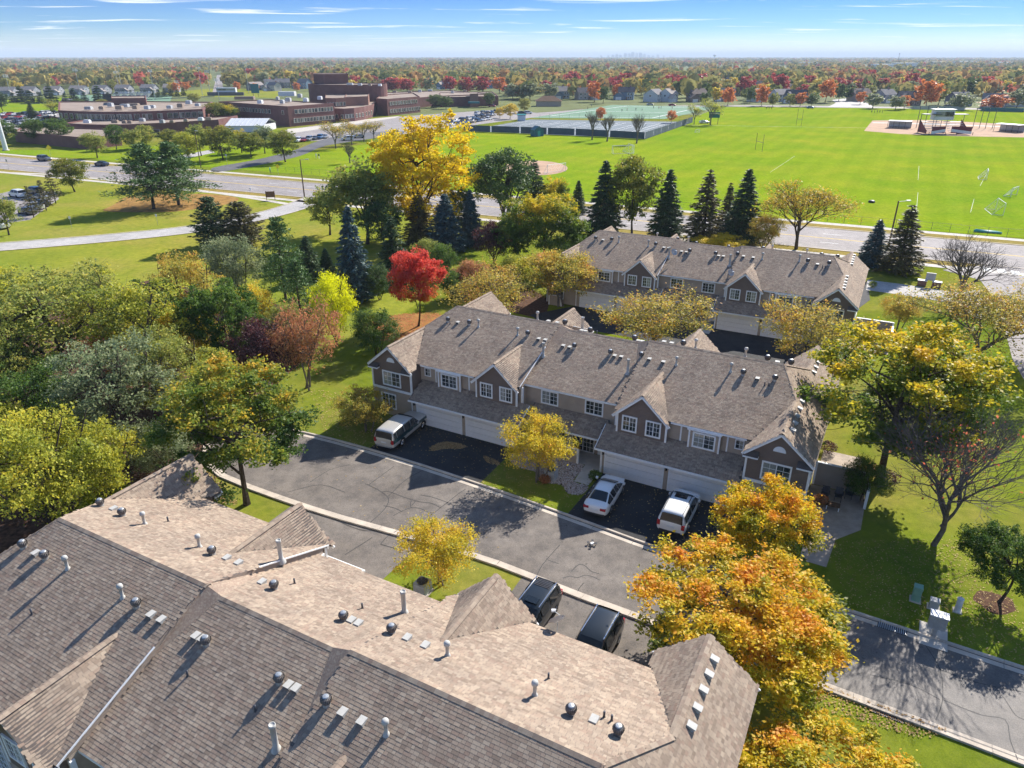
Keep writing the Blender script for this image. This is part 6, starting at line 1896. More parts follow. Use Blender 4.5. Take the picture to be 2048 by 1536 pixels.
# glasshouse with pale pitched roof
ga, gb = gp(462, 262), gp(536, 262)
GH = empty('glasshouse', (ga + gb) / 2, 0, 'low pale roofed glasshouse against the school wing', 'glasshouse')
wl_ = (gb - ga).length / 2
mb = MB(); mb.box(-wl_, wl_, -5, 12, 0, 2.6); mb.build('wall', hvac, GH)
for s in (-1, 1):
    mb = MB(); q = [(-wl_ - .4, -5.5 if s < 0 else 12.5, 2.6), (wl_ + .4, -5.5 if s < 0 else 12.5, 2.6), (wl_ + .4, 3.5, 5.0), (-wl_ - .4, 3.5, 5.0)]
    mb.face(q if s < 0 else q[::-1]); rf = mb.build('roof_panel', hvac, GH)
    for k in range(9):
        x = -wl_ + k * wl_ / 4
        mb = MB(); mb.beam((x, q[0][1], 2.66), (x, 3.5, 5.06), 0.12, 0.08); mb.build('glazing_bar', galv, rf)
# rooftop plant
rp = random.Random(3)
def plant(px, z, w, d, h):
    p = gp(px[0], px[1], z); a = rel(p); w *= .42; d *= .6; h *= .7
    mb = MB(); mb.box(a.x - w / 2, a.x + w / 2, a.y - d / 2, a.y + d / 2, z, z + h)
    mb.box(a.x - w / 2 + .2, a.x + w / 2 - .2, a.y - d / 2 + .2, a.y + d / 2 - .2, z + h, z + h + 0.25); mb.build('rooftop_unit', rp.choice((plant_grey, plant_grey, hvac, roof_gravel)), SCH)
for x, y, w in ((178, 219, 7), (205, 219, 5), (222, 213, 5), (240, 219, 7), (250, 214, 9), (266, 212, 14), (272, 218, 5), (295, 218, 5), (306, 216, 5), (362, 215, 6), (378, 208, 6), (396, 212, 5), (340, 217, 5)): plant((x, y), HT + .5, w, 4, rp.uniform(1.2, 2.4))
for x, y, w in ((175, 246, 6), (231, 246, 6), (250, 247, 4), (261, 247, 4), (285, 243, 5), (325, 246, 4), (345, 245, 4), (373, 243, 4), (402, 241, 5), (418, 240, 6)): plant((x, y), H1 + .5, w, 3, rp.uniform(1.0, 1.6))
for x, y, w in ((490, 199, 24), (521, 207, 5), (565, 207, 4), (577, 203, 6), (612, 203, 5), (600, 195, 5), (556, 200, 3), (640, 199, 5)): plant((x, y), H2 + .5, w, 5, rp.uniform(1.2, 2.4))
plant((575, 192), H2 + .5, 22, 7, 3.0)
for x, y, w in ((790, 185, 6), (820, 187, 6), (860, 182, 8), (905, 186, 5), (930, 183, 6), (840, 184, 5)): plant((x, y), H5 + .5, w, 4, rp.uniform(1.2, 2.2))
for x, y, w in ((700, 170, 8), (720, 171, 5), (740, 171.5, 4), (760, 172, 4)): plant((x, y), HA + .5, w, 4, 1.2)

# ------------------------------------------------------------------ stadium
st = empty('stadium_stand', gp(255, 200), 0, 'white sloping stadium stand behind the curved school wing', 'stand')
w2 = (gp(292, 198) - gp(218, 198)).length / 2
for k in range(12):
    mb = MB(); mb.box(-w2, w2, k * 1.0, k * 1.0 + .85, 0.4 + k * .42, 0.55 + k * .42); mb.build('bench_row', hvac, st)
for k in range(7):
    x = -w2 + k * w2 / 3; mb = MB(); mb.beam((x, -0.2, 0.1), (x, 12.3, 4.9), .2, .2); mb.bar((x, 12.2, 0), (x, 12.2, 6.4), .08); mb.build('frame', dark_metal, st)
mb = MB(); mb.beam((-w2, 12.3, 6.2), (w2, 12.3, 6.2), .08, .3); mb.build('rail', dark_metal, st)
sb = empty('scoreboard', gp(512, 193), 0, 'dark scoreboard on two legs at the stadium end', 'scoreboard')
mb = MB(); mb.box(-3.2, 3.2, -.3, .3, 2.5, 9.5); mb.build('panel', sign_green, sb)
for s in (-1, 1): mb = MB(); mb.bar((s * 2, 0, 0), (s * 2, 0, 3), .2); mb.build('leg', dark_metal, sb)
sb = empty('scoreboard', gp(219, 213), 0.3, 'dark scoreboard tilted before the stadium field', 'scoreboard')
mb = MB(); mb.box(-2.6, 2.6, -.3, .3, 3.2, 7.6); mb.build('panel', black_plastic, sb)
for s in (-1, 1): mb = MB(); mb.bar((s * 1.8, 0, 0), (s * 1.8, 0, 3.4), .2); mb.build('leg', dark_metal, sb)
pb = empty('press_box', gp(452, 191), 0, 'long dark fence and press box at the right of the stadium', 'press box')
mb = MB(); mb.box(-15, 15, -1, 1, 0, 2.6); mb.build('wall', dark_metal, pb)
mb = MB(); mb.box(-8, 8, 1.5, 5, 2.0, 6.0); mb.build('cabin', hvac, pb)
mb = MB(); mb.box(-7.6, 7.6, 1.42, 1.5, 3.8, 5.2); mb.build('pane', glass_win, pb)
def light_pole(base, top, label, group=None, r=.22, arms=2):
    h = height_at(base, top); p = gp(*base)
    o = empty('light_pole', p, random.uniform(-.3, .3), label, 'light pole', group)
    mb = MB(); mb.bar((0, 0, 0), (0, 0, h), r, r * .5, 8); mb.build('pole', galv, o)
    for k in range(arms):
        mb = MB(); mb.box(-1.8, 1.8, -.1, .1, h - 1.0 - k * 1.1, h - .85 - k * 1.1); mb.build('crossarm', galv, o)
        for x in (-1.5, -.5, .5, 1.5): mb = MB(); mb.box(x - .3, x + .3, -.45, -.1, h - 1.0 - k * 1.1, h - .45 - k * 1.1); mb.build('floodlight', hvac, o)
    return o
for i, (b, t) in enumerate([((25, 203), 148), ((164, 200), 136), ((179, 204), 173), ((240, 186), 141), ((246, 185), 123), ((311, 199), 138), ((357, 188), 160), ((405, 190), 133), ((439, 200), 156), ((498, 187), 123), ((420, 185), 140)]):
    light_pole(b, t, f'{ORD[i]} tall floodlight mast from the left around the stadium', 'floodlight masts around the stadium')
def lamp_post(base, top, label, r=.11, mat=None, arm=1.6):
    h = height_at(base, top); p = gp(*base)
    o = empty('street_lamp', p, 0, label, 'street lamp')
    mb = MB(); mb.bar((0, 0, 0), (0, 0, h), r, r * .7, 8); mb.build('pole', mat or pole_wood, o)
    mb = MB(); mb.beam((0, 0, h - .1), (arm, 0, h + .05), .07, .07); mb.build('arm', galv, o)
    mb = MB(); mb.box(arm - .35, arm + .35, -.16, .16, h - .02, h + .14); mb.build('lamp_head', galv, o)
lamp_post((609, 394), 319, 'wooden street lamp at the avenue crossing with the park drive', .16)
lamp_post((1776, 497), 402, 'wooden street lamp on the avenue by the ragged spruce', .16)
lamp_post((402, 336), 262, 'wooden pole at the school drive entrance', .14, arm=.5)
mp = empty('mast', gp(12, 301), 0, 'thick pale mast at the left edge before the school', 'mast')
mb = MB(); mb.bar((0, 0, 0), (0, 0, 34), .78, .45, 16); mb.build('pole', hvac, mp)
mb = MB(); mb.lathe([(1.1, 0), (1.1, .25), (.85, .3)], 16); mb.build('base', concrete, mp)

# ------------------------------------------------------------------ courts, pitches, fences
def fence_line(name, pts, h, label, step=3.0, screen=None, cat='fence', wires=3, r=.035, smat=None):
    o = empty(name, pts[0], 0, label, cat); p0 = pts[0]
    P = [p - p0 for p in pts]
    rs = resample(P, step)
    for p in rs: mb = MB(); mb.bar((p.x, p.y, 0), (p.x, p.y, h), r, r, 6); mb.build('post', dark_metal, o)
    for i in range(len(P) - 1):
        for k in range(wires):
            z = h * (k + 1) / wires - .03
            mb = MB(); mb.bar((P[i].x, P[i].y, z), (P[i + 1].x, P[i + 1].y, z), r * .7 if k == wires - 1 else r * .28, None, 4); mb.build('rail', dark_metal, o)
        if screen:
            d = (P[i + 1] - P[i]); m = max(1, int(d.length / 12))
            for k in range(m):
                a = P[i] + d * (k / m) + d.normalized() * .3; b = P[i] + d * ((k + 1) / m) - d.normalized() * .3
                mb = MB(); mb.beam((a.x, a.y, screen / 2 + .1), (b.x, b.y, screen / 2 + .1), .03, screen); mb.build('windscreen_panel', smat or blue_grey, o)
    return o
blue_grey = plain('windscreen_mesh', (0.07, 0.10, 0.13), 0.8, var=0.2, scale=0.3)
L, _ = strip_pts(resample(ave_c, 2.0), 15.2, 0)
fence_line('field_fence', [p for p in L if -30 < p.x < 110][::4], 1.5, 'chain link fence along the avenue side of the playing field', 3.0)
fence_line('lawn_fence', W([(555, 343), (600, 346), (650, 351), (700, 357)]), 1.4, 'low chain link fence along the striped school lawn', 3.0)
fence_line('tennis_fence', W([(925, 263), (1040, 267), (1150, 271), (1290, 279)]), 3.2, 'near tennis court fence with dark windscreens', 4.0, 2.6)
fence_line('tennis_fence', W([(1290, 279), (1385, 245)]), 3.2, 'right hand tennis court fence with dark windscreens', 4.0, 2.6)
fence_line('tennis_fence', W([(1060, 240), (1385, 243.5)]), 3.2, 'far tennis court fence between courts and pitch', 5.0)
fence_line('stadium_fence', W([(40, 209), (200, 204), (340, 198), (430, 193)]), 1.8, 'dark fence along the stadium field', 6.0, 0.5)
shd = empty('garden_shed', gp(1074, 272), R(25), 'small blue shed beside the tennis courts', 'shed')
mb = MB(); mb.box(-2.1, 2.1, -1.8, 1.8, 0, 2.5)
for y in (-1.8, 1.8):
    t = [(-2.1, y, 2.5), (2.1, y, 2.5), (0, y, 3.9)]; mb.face(t if y < 0 else t[::-1])
mb.build('wall', blue_shed, shd)
for s in (-1, 1):
    mb = MB(); q = [(s * 2.3, -2.0, 2.38), (s * 2.3, 2.0, 2.38), (0, 2.0, 3.95), (0, -2.0, 3.95)]; mb.face(q if s > 0 else q[::-1]); mb.build('roof_panel', blue_shed, shd)
mb = MB(); mb.box(-.6, .6, -1.86, -1.8, 0, 2.1); mb.build('door', teal_paint, shd)
kio = empty('ticket_hut', gp(1043, 241), 0, 'little white hut with teal roof by the courts', 'hut')
mb = MB(); mb.box(-2, 2, -1.5, 1.5, 0, 2.6); mb.build('wall', hvac, kio); mb = MB(); mb.prism([(-2.3, -1.8), (2.3, -1.8), (2.3, 1.8), (-2.3, 1.8)], 2.6, 3.0); mb.build('roof', teal_paint, kio)
hut = empty('field_house', gp(1097, 212), 0, 'low brown field house with hipped roof by the pitch', 'hut')
mb = MB(); mb.box(-8, 8, -5, 5, 0, 3.2); mb.build('wall', siding_tan, hut)
mb = MB(); e = [(-8.8, -5.8, 3.2), (8.8, -5.8, 3.2), (8.8, 5.8, 3.2), (-8.8, 5.8, 3.2)]; r0, r1 = (-3.5, 0, 6.2), (3.5, 0, 6.2)
mb.face([e[0], e[1], r1, r0]); mb.face([e[1], e[2], r1]); mb.face([e[2], e[3], r0, r1]); mb.face([e[3], e[0], r0]); mb.build('roof', wood_brown, hut)
def goal(base, rz, w, h, d, label, name='soccer_goal', uprights=0.0):
    o = empty(name, gp(*base), rz, label, 'goal')
    for s in (-1, 1):
        mb = MB(); mb.bar((s * w / 2, 0, 0), (s * w / 2, 0, h + uprights), .07, None, 6); mb.build('post', net_white if not uprights else dark_metal, o)
        if d:
            mb = MB(); mb.bar((s * w / 2, 0, h), (s * w / 2, d, 0), .05, None, 5); mb.bar((s * w / 2, 0, .05), (s * w / 2, d, .05), .05, None, 5); mb.build('side_frame', net_white, o)
    mb = MB(); mb.bar((-w / 2, 0, h), (w / 2, 0, h), .07, None, 6); mb.build('crossbar', net_white if not uprights else dark_metal, o)
    if d:
        mb = MB(); mb.bar((-w / 2, d, .05), (w / 2, d, .05), .05, None, 5); mb.build('ground_bar', net_white, o)
        mb = MB()
        for k in range(10):
            x = -w / 2 + w * k / 9; mb.bar((x, 0, h), (x, d, 0), .007, None, 3)
        for k in range(1, 6):
            t = k / 6; mb.bar((-w / 2, d * t, h * (1 - t)), (w / 2, d * t, h * (1 - t)), .007, None, 3)
        mb.build('net', net_white, o)
goal((1244, 306), R(190), 7, 2.4, 2.0, 'white goal frame lying tilted below the tennis courts')
goal((1262, 304), R(100), 6, 2.4, 2.0, 'second white goal standing against the tilted one')
goal((1517, 302), R(95), 5.8, 3.0, 0, 'nearer goal posts with tall uprights on the field', 'rugby_posts', 2.6)
goal((1597, 252), R(92), 5.8, 3.0, 0, 'farther goal posts with tall uprights on the field', 'rugby_posts', 4.5)
goal((1972, 357), R(60), 5.5, 2.3, 1.8, 'white goal at the upper right of the playing field')
goal((1998, 425), R(70), 6.5, 2.4, 2.0, 'large white goal at the right of the playing field')
goal((2027, 392), R(40), 4.0, 2.0, 1.5, 'small dark netted goal at the right edge')
goal((1395, 265), R(20), 2.0, 1.2, .8, 'tiny white goal below the two golden trees')
goal((1113, 345), R(40), 7, 2.3, 1.5, 'white goal on the skinned infield behind the willow')
# lacrosse mat and tarp bundles
tp = empty('tarp_bundle', gp(1743, 405), 0.4, 'small dark bag lying on the grass of the field', 'bag')
mb = MB(); mb.lathe([(.5, 0), (.75, .15), (.7, .35), (.35, .5)], 10); mb.build('body', black_plastic, tp, True)
tp = empty('tarp_bundle', gp(1975, 466), R(-25), 'rolled teal tarpaulin at the fence by the avenue', 'tarpaulin')
mb = MB()
for i in range(3): mb.bar((-2.2 + i * .2, i * .35, .22 + .1 * (i == 1)), (2.2 - i * .3, i * .3, .2), .22, .18, 8)
mb.build('roll', teal_paint, tp, True)
# ball park stand with press box
bp = empty('ballpark_stand', gp(1900, 270), R(-3), 'dark grandstand with maroon sides and white boards behind home plate', 'stand')
for s in (-1, 1):
    for k in range(7):
        mb = MB(); mb.box(min(s * 1.0, s * 8.5), max(s * 1.0, s * 8.5), 3 + k * 1.0, 3.9 + k * 1.0, .8 + k * .6, .95 + k * .6); mb.build('bench_row', hvac if k % 2 else galv, bp)
    mb = MB(); q = [(s * 8.6, 2.6, .3), (s * 8.6, 10.4, .3), (s * 8.6, 10.4, 5.4), (s * 8.6, 2.6, 1.4)]; mb.face(q if s > 0 else q[::-1]); mb.face([(p[0] - s * .1, p[1], p[2]) for p in (q[::-1] if s > 0 else q)]); mb.build('side_panel', maroon, bp)
    mb = MB(); q = [(s * 1.2, 2.2, .6), (s * 8.0, -.5, .6), (s * 8.0, -.5, 3.2), (s * 1.2, 2.2, 3.2)]; mb.face(q if s > 0 else q[::-1]); mb.face([(p[0], p[1] + .12, p[2]) for p in (q[::-1] if s > 0 else q)]); mb.build('front_panel', maroon, bp)
    mb = MB(); mb.beam((s * 1.2, 2.1, 1.6), (s * 8.0, -.7, .9), .1, 1.1); mb.build('white_board', net_white, bp)
    mb = MB(); mb.box(min(s * 2, s * 9), max(s * 2, s * 9), 6, 9.5, 7.4, 7.65); mb.build('canopy', dark_metal, bp)
    for x in (2.2, 8.8): mb = MB(); mb.bar((s * x, 9.2, 0), (s * x, 9.2, 7.5), .12); mb.bar((s * x, -.4, 0), (s * x, -.4, 1.2), .12); mb.build('post', dark_metal, bp)
mb = MB(); mb.box(-4, 4, 8, 11.5, 5.2, 9.2); cab = mb.build('press_cabin', hvac, bp)
mb = MB(); mb.box(-3.6, 3.6, 7.9, 7.99, 6.6, 8.5); mb.build('pane', glass_win, cab)
mb = MB(); mb.box(-4.5, 4.5, 7.4, 12, 9.2, 9.45); mb.build('cabin_roof', hvac, bp)
for nm, (x0, y0), (x1, y1), lab in (('dugout', (1774, 256), (1820, 258), 'white roofed dugout left of the ballpark stand'), ('dugout', (1986, 262), (2034, 266), 'white roofed dugout right of the ballpark stand')):
    a, b = gp(x0, y0), gp(x1, y1); d = empty(nm, (a + b) / 2, math.atan2((b - a).y, (b - a).x), lab, 'dugout'); hw = (b - a).length / 2
    mb = MB(); mb.prism([(-hw, 0), (hw, 0), (hw, 5), (-hw, 5)], 2.9, 3.15); mb.build('roof', net_white, d)
    mb = MB(); mb.box(-hw, hw, 4.7, 4.9, 0, 2.9); mb.build('back_wall', galv, d)
    for k in range(5): x = -hw + hw * k / 2; mb = MB(); mb.bar((x, .2, 0), (x, .2, 2.9), .09); mb.build('post', dark_metal, d)
    mb = MB(); mb.box(-hw + .4, hw - .4, 3.2, 3.9, .45, .55); mb.build('bench', wood_brown, d)
for i, (x, b, t) in enumerate([(1832, 256, 212), (1848, 256, 210), (1864, 256, 212), (1880, 256, 214), (1945, 257, 216), (1958, 257, 216), (1970, 258, 217), (1984, 258, 220)]):
    o = empty('backstop_post', gp(x, b), 0, f'{ORD[i]} tall netting post from the left beside the ballpark stand', 'post', 'netting posts at the ballpark')
    h = height_at((x, b), t); mb = MB(); mb.bar((0, 0, 0), (0, 0, h), .13, None, 6); mb.build('pole', dark_metal, o)
    mb = MB(); mb.lathe([(.3, 0), (.3, .1), (.15, .12)], 8); mb.build('footing', concrete, o)
fence_line('outfield_fence', W([(1960, 222.5), (2048, 225), (2200, 230)]), 2.4, 'padded dark green outfield fence at the far right', 6.0, 2.2, smat=sign_green)
fence_line('timber_fence', W([(1822, 219), (1930, 221)]), 2.2, 'pale boarded fence behind the ballpark', 5.0, 2.1, smat=concrete)
sg = empty('field_sign', gp(1427, 249), R(5), 'dark teal scoreboard on two posts beside the white car', 'scoreboard')
mb = MB(); mb.box(-2.6, 2.6, -.15, .15, 3.0, 5.6); mb.build('panel', sign_green, sg)
mb = MB(); mb.box(-2.2, 2.2, -.17, -.155, 4.7, 5.2); mb.build('lettering_band', line_white, sg)
for s in (-1, 1): mb = MB(); mb.bar((s * 2.0, 0, 0), (s * 2.0, 0, 3.1), .12); mb.build('post', dark_metal, sg)
# signs near the park
def post_sign(px, label, shape, mat, h=2.3, s=.4, rz=0.0):
    o = empty('road_sign', gp(*px), rz, label, 'sign')
    mb = MB(); mb.bar((0, 0, 0), (0, 0, h), .035, None, 6); mb.build('post', galv, o)
    n = {'diamond': 4, 'oct': 8, 'rect': 4}[shape]; a0 = {'diamond': 0, 'oct': math.pi / 8, 'rect': math.pi / 4}[shape]
    mb = MB(); P = [(s * math.cos(a0 + 2 * math.pi * k / n), -.05, h + s * .6 + s * (1.3 if shape == 'rect' else 1) * math.sin(a0 + 2 * math.pi * k / n)) for k in range(n)]
    mb.face(P); mb.face([(p[0], -.02, p[2]) for p in P[::-1]]); mb.build('plate', mat, o)
post_sign((102, 313), 'yellow diamond road sign on the school verge', 'diamond', yellow_sign, 2.2, .9)
post_sign((557, 349), 'yellow road sign behind the walker on the verge', 'diamond', yellow_sign, 1.8, .6)
post_sign((632, 410), 'red stop sign at the park drive mouth', 'oct', red_sign, 2.2, .42)
post_sign((144, 455), 'small white sign on the park lawn below the pine shadow', 'rect', line_white, 1.7, .28)
post_sign((316, 450), 'small white sign on the lawn between pine and park drive', 'rect', line_white, 1.7, .25)
post_sign((18, 340), 'small sign on a post at the left avenue kerb', 'rect', galv, 2.4, .35)
post_sign((455, 330), 'small sign at the mouth of the school drive', 'rect', galv, 2.6, .35)
ps = empty('park_sign', gp(542, 401), 0.2, 'brown park notice board on two posts beside the footpath', 'sign')
mb = MB(); mb.box(-1.0, 1.0, -.08, .08, .7, 2.0); mb.build('board', wood_brown, ps)
for s in (-1, 1): mb = MB(); mb.bar((s * .9, 0, 0), (s * .9, 0, 2.1), .07, None, 6); mb.build('post', wood_brown, ps)
hy = empty('fire_hydrant', gp(501, 381), 0, 'pale hydrant on the avenue verge', 'hydrant')
mb = MB(); mb.lathe([(.2, 0), (.16, .1), (.14, .5), (.18, .55), (.12, .7), (.03, .75)], 10); mb.bar((-.25, 0, .45), (.25, 0, .45), .07); mb.build('body', lamp_clear, hy, True)
# ------------------------------------------------------------------ houses beyond the fields
HW = {k: siding('house_' + k, c) for k, c in dict(grey=(.26, .27, .29), white=(.62, .62, .60), blue=(.16, .24, .32), tan=(.36, .32, .27), brown=(.2, .16, .14), slate=(.16, .18, .21), cream=(.5, .48, .42)).items()}
HR = {k: plain('houseroof_' + k, c, .9, .1, var=.15, scale=.5) for k, c in dict(grey=(.20, .19, .19), dark=(.10, .095, .10), brown=(.22, .17, .14), pale=(.32, .28, .25)).items()}
def gable_roof(mb, x0, x1, y0, y1, z, h, axis='x', ov=.5):
    if axis == 'x':
        ym = (y0 + y1) / 2
        mb.face([(x0 - ov, y0 - ov, z - .2), (x1 + ov, y0 - ov, z - .2), (x1 + ov, ym, z + h), (x0 - ov, ym, z + h)]); mb.face([(x1 + ov, y1 + ov, z - .2), (x0 - ov, y1 + ov, z - .2), (x0 - ov, ym, z + h), (x1 + ov, ym, z + h)])
    else:
        xm = (x0 + x1) / 2
        mb.face([(x1 + ov, y0 - ov, z - .2), (x1 + ov, y1 + ov, z - .2), (xm, y1 + ov, z + h), (xm, y0 - ov, z + h)]); mb.face([(x0 - ov, y1 + ov, z - .2), (x0 - ov, y0 - ov, z - .2), (xm, y0 - ov, z + h), (xm, y1 + ov, z + h)])
hwin = MB(); hwin.box(-.75, .75, -.05, .02, 0, 1.4, 1)
for a in ((-.9, -.75, -.15, 1.55), (.75, .9, -.15, 1.55), (-.75, .75, -.15, 0), (-.75, .75, 1.4, 1.55)): hwin.box(a[0], a[1], -.1, .02, a[2], a[3], 0)
HWIN = hwin.mesh('house_window', [white_paint, glass_win])
def house_proto(v):
    o = empty('house'); w, d, h = ((7, 5, 5.6), (8, 5.5, 5.4), (6, 5, 5.8))[v]
    mb = MB(); mb.box(-w, w, -d, d, 0, h)
    for x in (-w, w):
        t = [(x, -d, h), (x, d, h), (x, 0, h + 3.4)]; mb.face(t if x > 0 else t[::-1])
    gx0, gx1 = ((-w, -1.0), (1.5, w + 1.5), (-w - 3.5, -1.5))[v]; gy = -d - 3.2
    mb.box(gx0, gx1, gy, -d, 0, (5.2, 3.1, 3.0)[v]); gh = (5.2, 3.1, 3.0)[v]
    mb.face([(gx0, gy, gh), (gx1, gy, gh), ((gx0 + gx1) / 2, gy, gh + 2.6)])
    mb.build('wall', HW['grey'], o)
    mb = MB(); gable_roof(mb, -w, w, -d, d, h, 3.5); gable_roof(mb, gx0, gx1, gy, -d + (4.5 if v == 0 else .2), gh, 2.7, 'y'); rf = mb.build('roof', HR['grey'], o)
    if v != 1: mb = MB(); mb.box(w * .4, w * .4 + 1.1, .3, 1.4, h + 2, h + 4.6); mb.build('chimney', brick_light, rf)
    mb = MB(); gm = (gx0 + gx1) / 2; mb.box(gm - 2.2, gm + 2.2, gy - .06, gy, 0, 2.2); mb.build('garage_door', garage_white, o)
    fx = [x for x in (-w + 2, -w * .3, w * .3, w - 2) if not (gx0 - .5 < x < gx1 + .5)] or [w - 2]
    for x in fx:
        link('window', HWIN, o, None, (x, -d, .9)); link('window', HWIN, o, None, (x, -d, 3.5))
    for x in (-w + 2, 0, w - 2):
        link('window', HWIN, o, None, (x, d, 3.5), math.pi); link('window', HWIN, o, None, (x, d, .9), math.pi)
    for s in (-1, 1): link('window', HWIN, o, None, (s * w, 0, 3.6), s * math.pi / 2)
    mb = MB(); mb.box(w * .1 - .5, w * .1 + .5, -d - .06, -d, 0, 2.1); mb.build('door', wood_brown, o)
    return o
HP = [house_proto(v) for v in range(3)]
used = [False] * 3
def zone(x):
    for lim, t in ((450, 'behind the stadium'), (640, 'left of the auditorium'), (820, 'above the auditorium'), (1010, 'above the far school wing'), (1200, 'beyond the pitch road'), (1380, 'beyond the turf pitch'), (1540, 'behind the two golden trees'), (1720, 'left of the residential street'), (1880, 'right of the residential street')):
        if x < lim: return t
    return 'above the ballpark'
rh = random.Random(5)
def house(px, wall, roof, rz, label, group=None, v=None, sc=1.0):
    v = rh.randrange(3) if v is None else v
    o = copy_tree(HP[v]) if used[v] else HP[v]; used[v] = True
    p = gp(*px); o.location = p; o.rotation_euler = (0, 0, rz); o.scale = (sc,) * 3
    if label is None: label = f'small {wall} walled house with {roof} roof among the autumn trees {zone(px[0])}'
    for c in o.children:
        n = c.name.split('.')[0]
        if n == 'wall': set_mat(c, HW[wall])
        elif n == 'roof': set_mat(c, HR[roof])
    return tag(o, label, 'house', group)
front = [((1120, 197), 'blue', 'grey', .4, 'blue grey house at the left of the row beyond the pitch'), ((1172, 199), 'tan', 'dark', .2, 'tan house behind rusty trees beyond the pitch'), ((1252, 199), 'blue', 'dark', -.2, 'bright blue house beyond the turf pitch'),
         ((1308, 203), 'white', 'grey', 1.0, 'white gabled house nearest the turf pitch'), ((1336, 203), 'white', 'pale', .9, 'lower white house beside the white gabled one'), ((1392, 203), 'brown', 'brown', .3, 'brown house behind the two golden trees'), ((1452, 202), 'grey', 'grey', -.3, 'grey house right of the golden trees'),
         ((1514, 203), 'white', 'pale', .5, 'pale house behind a rusty tree by the field road'), ((1590, 206), 'slate', 'dark', -.6, 'dark slate house with white gable trim by the field road'), ((1560, 203), 'white', 'grey', .5, 'white house left of the dark slate one'), ((1716, 202), 'tan', 'brown', .2, 'tan house right of the residential street'),
         ((1768, 205), 'grey', 'grey', .4, 'grey house behind round green trees'), ((1815, 210), 'slate', 'dark', -.2, 'long dark house left of the big rusty tree'), ((1915, 212), 'slate', 'grey', .3, 'dark grey house right of the big rusty tree'), ((1985, 216), 'blue', 'grey', -.5, 'large blue grey house at the far right'), ((2040, 213), 'cream', 'brown', .1, 'cream house at the right edge')]
for px, a, b, rz, lab in front: house(px, a, b, rz, lab, sc=0.95)
for i, x in enumerate((20, 62, 110, 160, 205, 250, 300, 345)):
    house((x, 192 - i * 1.1), 'grey', 'pale', .1 * rh.uniform(-2, 2), f'{ORD[i]} grey roofed house from the left behind the stadium spruces', 'houses behind the stadium', 1, 0.8)
for i, (x, y) in enumerate(((545, 178), (566, 176), (610, 177), (600, 172), (560, 170))): house((x, y), ('white', 'slate', 'blue', 'grey', 'tan')[i], 'grey', rh.uniform(-.6, .6), ['white gabled house behind the scoreboard', 'dark slate house behind the scoreboard', 'blue grey house left of the auditorium', 'grey house left of the auditorium roof', 'tan house above the dark slate one'][i])
for i in range(64):
    y = rh.uniform(158, 192); x = rh.uniform(470, 2090)
    if x < 1000 and y > 182: y -= 18
    house((x, y), rh.choice(list(HW)), rh.choice(list(HR)), rh.uniform(-1, 1), None, 'houses among the far trees', sc=.85)
# ------------------------------------------------------------------ individual trees of the suburb
rt = random.Random(9)
FC = {'red': F_red, 'rust': F_rust, 'gold': F_gold, 'olive': F_olive, 'green': F_green, 'sage': F_sage}
FW = {'red': 'red', 'rust': 'rusty orange', 'gold': 'golden', 'olive': 'olive', 'green': 'dark green', 'sage': 'grey green'}
def ftree(x, top, bs, w, c, label=None, kind=None):
    k = kind or rt.choice(('far', 'far2', 'far3'))
    return tree(k, (x, bs), top, w, FC[c], 'suburb_tree', label or f'{FW[c]} tree among the houses {zone(x)}', f'{FW[c]} trees among the houses {zone(x)}')
near_row = [(1146, 170, 193, 21, 'rust'), (1146, 146, 176, 30, 'red'), (1166, 171, 195, 20, 'rust'), (1189, 168, 203, 24, 'rust'), (1099, 170, 199, 30, 'sage'), (1060, 169, 199, 34, 'sage'), (1026, 171, 198, 34, 'sage'), (1206, 176, 206, 18, 'green'), (1250, 150, 176, 28, 'red'), (1220, 158, 182, 26, 'red'), (1282, 161, 190, 24, 'gold'), (1455, 178, 210, 24, 'rust'), (1432, 178, 205, 20, 'gold'), (1486, 156, 190, 30, 'red'), (1557, 151, 190, 36, 'red'), (1540, 156, 188, 24, 'red'), (1523, 173, 211, 23, 'rust'), (1650, 160, 204, 31, 'rust'), (1677, 170, 201, 25, 'green'), (1616, 155, 183, 26, 'red'), (1700, 178, 201, 20, 'green'), (1852, 163, 213, 44, 'rust'), (1876, 164, 209, 24, 'olive'), (1919, 190, 219, 40, 'sage'), (1987, 193, 219, 44, 'rust'), (2031, 180, 219, 36, 'sage'), (1745, 190, 216, 30, 'sage'), (1790, 195, 219, 28, 'sage'), (1808, 194, 217, 22, 'rust'), (1720, 187, 208, 18, 'rust'), (1963, 155, 190, 46, 'red'), (1985, 163, 192, 30, 'rust'), (1935, 163, 195, 36, 'green'), (1600, 188, 212, 20, 'rust'), (1622, 190, 212, 22, 'green'), (1580, 192, 212, 18, 'olive'), (1545, 190, 212, 18, 'olive'), (530, 147, 176, 28, 'sage'), (507, 141, 163, 24, 'red'), (582, 145, 168, 22, 'gold'), (700, 152, 172, 18, 'olive'), (1410, 188, 208, 18, 'green'), (1500, 176, 205, 18, 'green'), (1820, 150, 184, 26, 'red'), (1815, 152, 182, 28, 'gold'), (1690, 165, 185, 22, 'red'), (1672, 158, 182, 22, 'red'), (1740, 143, 172, 22, 'red'), (1790, 148, 174, 20, 'red'), (1835, 142, 168, 26, 'red'), (1310, 160, 186, 24, 'red'), (1335, 152, 182, 26, 'red'), (1365, 155, 184, 26, 'red'), (1400, 150, 178, 28, 'red'), (1180, 152, 182, 26, 'red'), (900, 155, 185, 26, 'red'), (935, 158, 186, 24, 'red'), (965, 157, 185, 26, 'red'), (860, 158, 184, 22, 'sage'), (815, 160, 186, 28, 'red'), (790, 158, 184, 26, 'red'), (1000, 158, 186, 26, 'rust')]
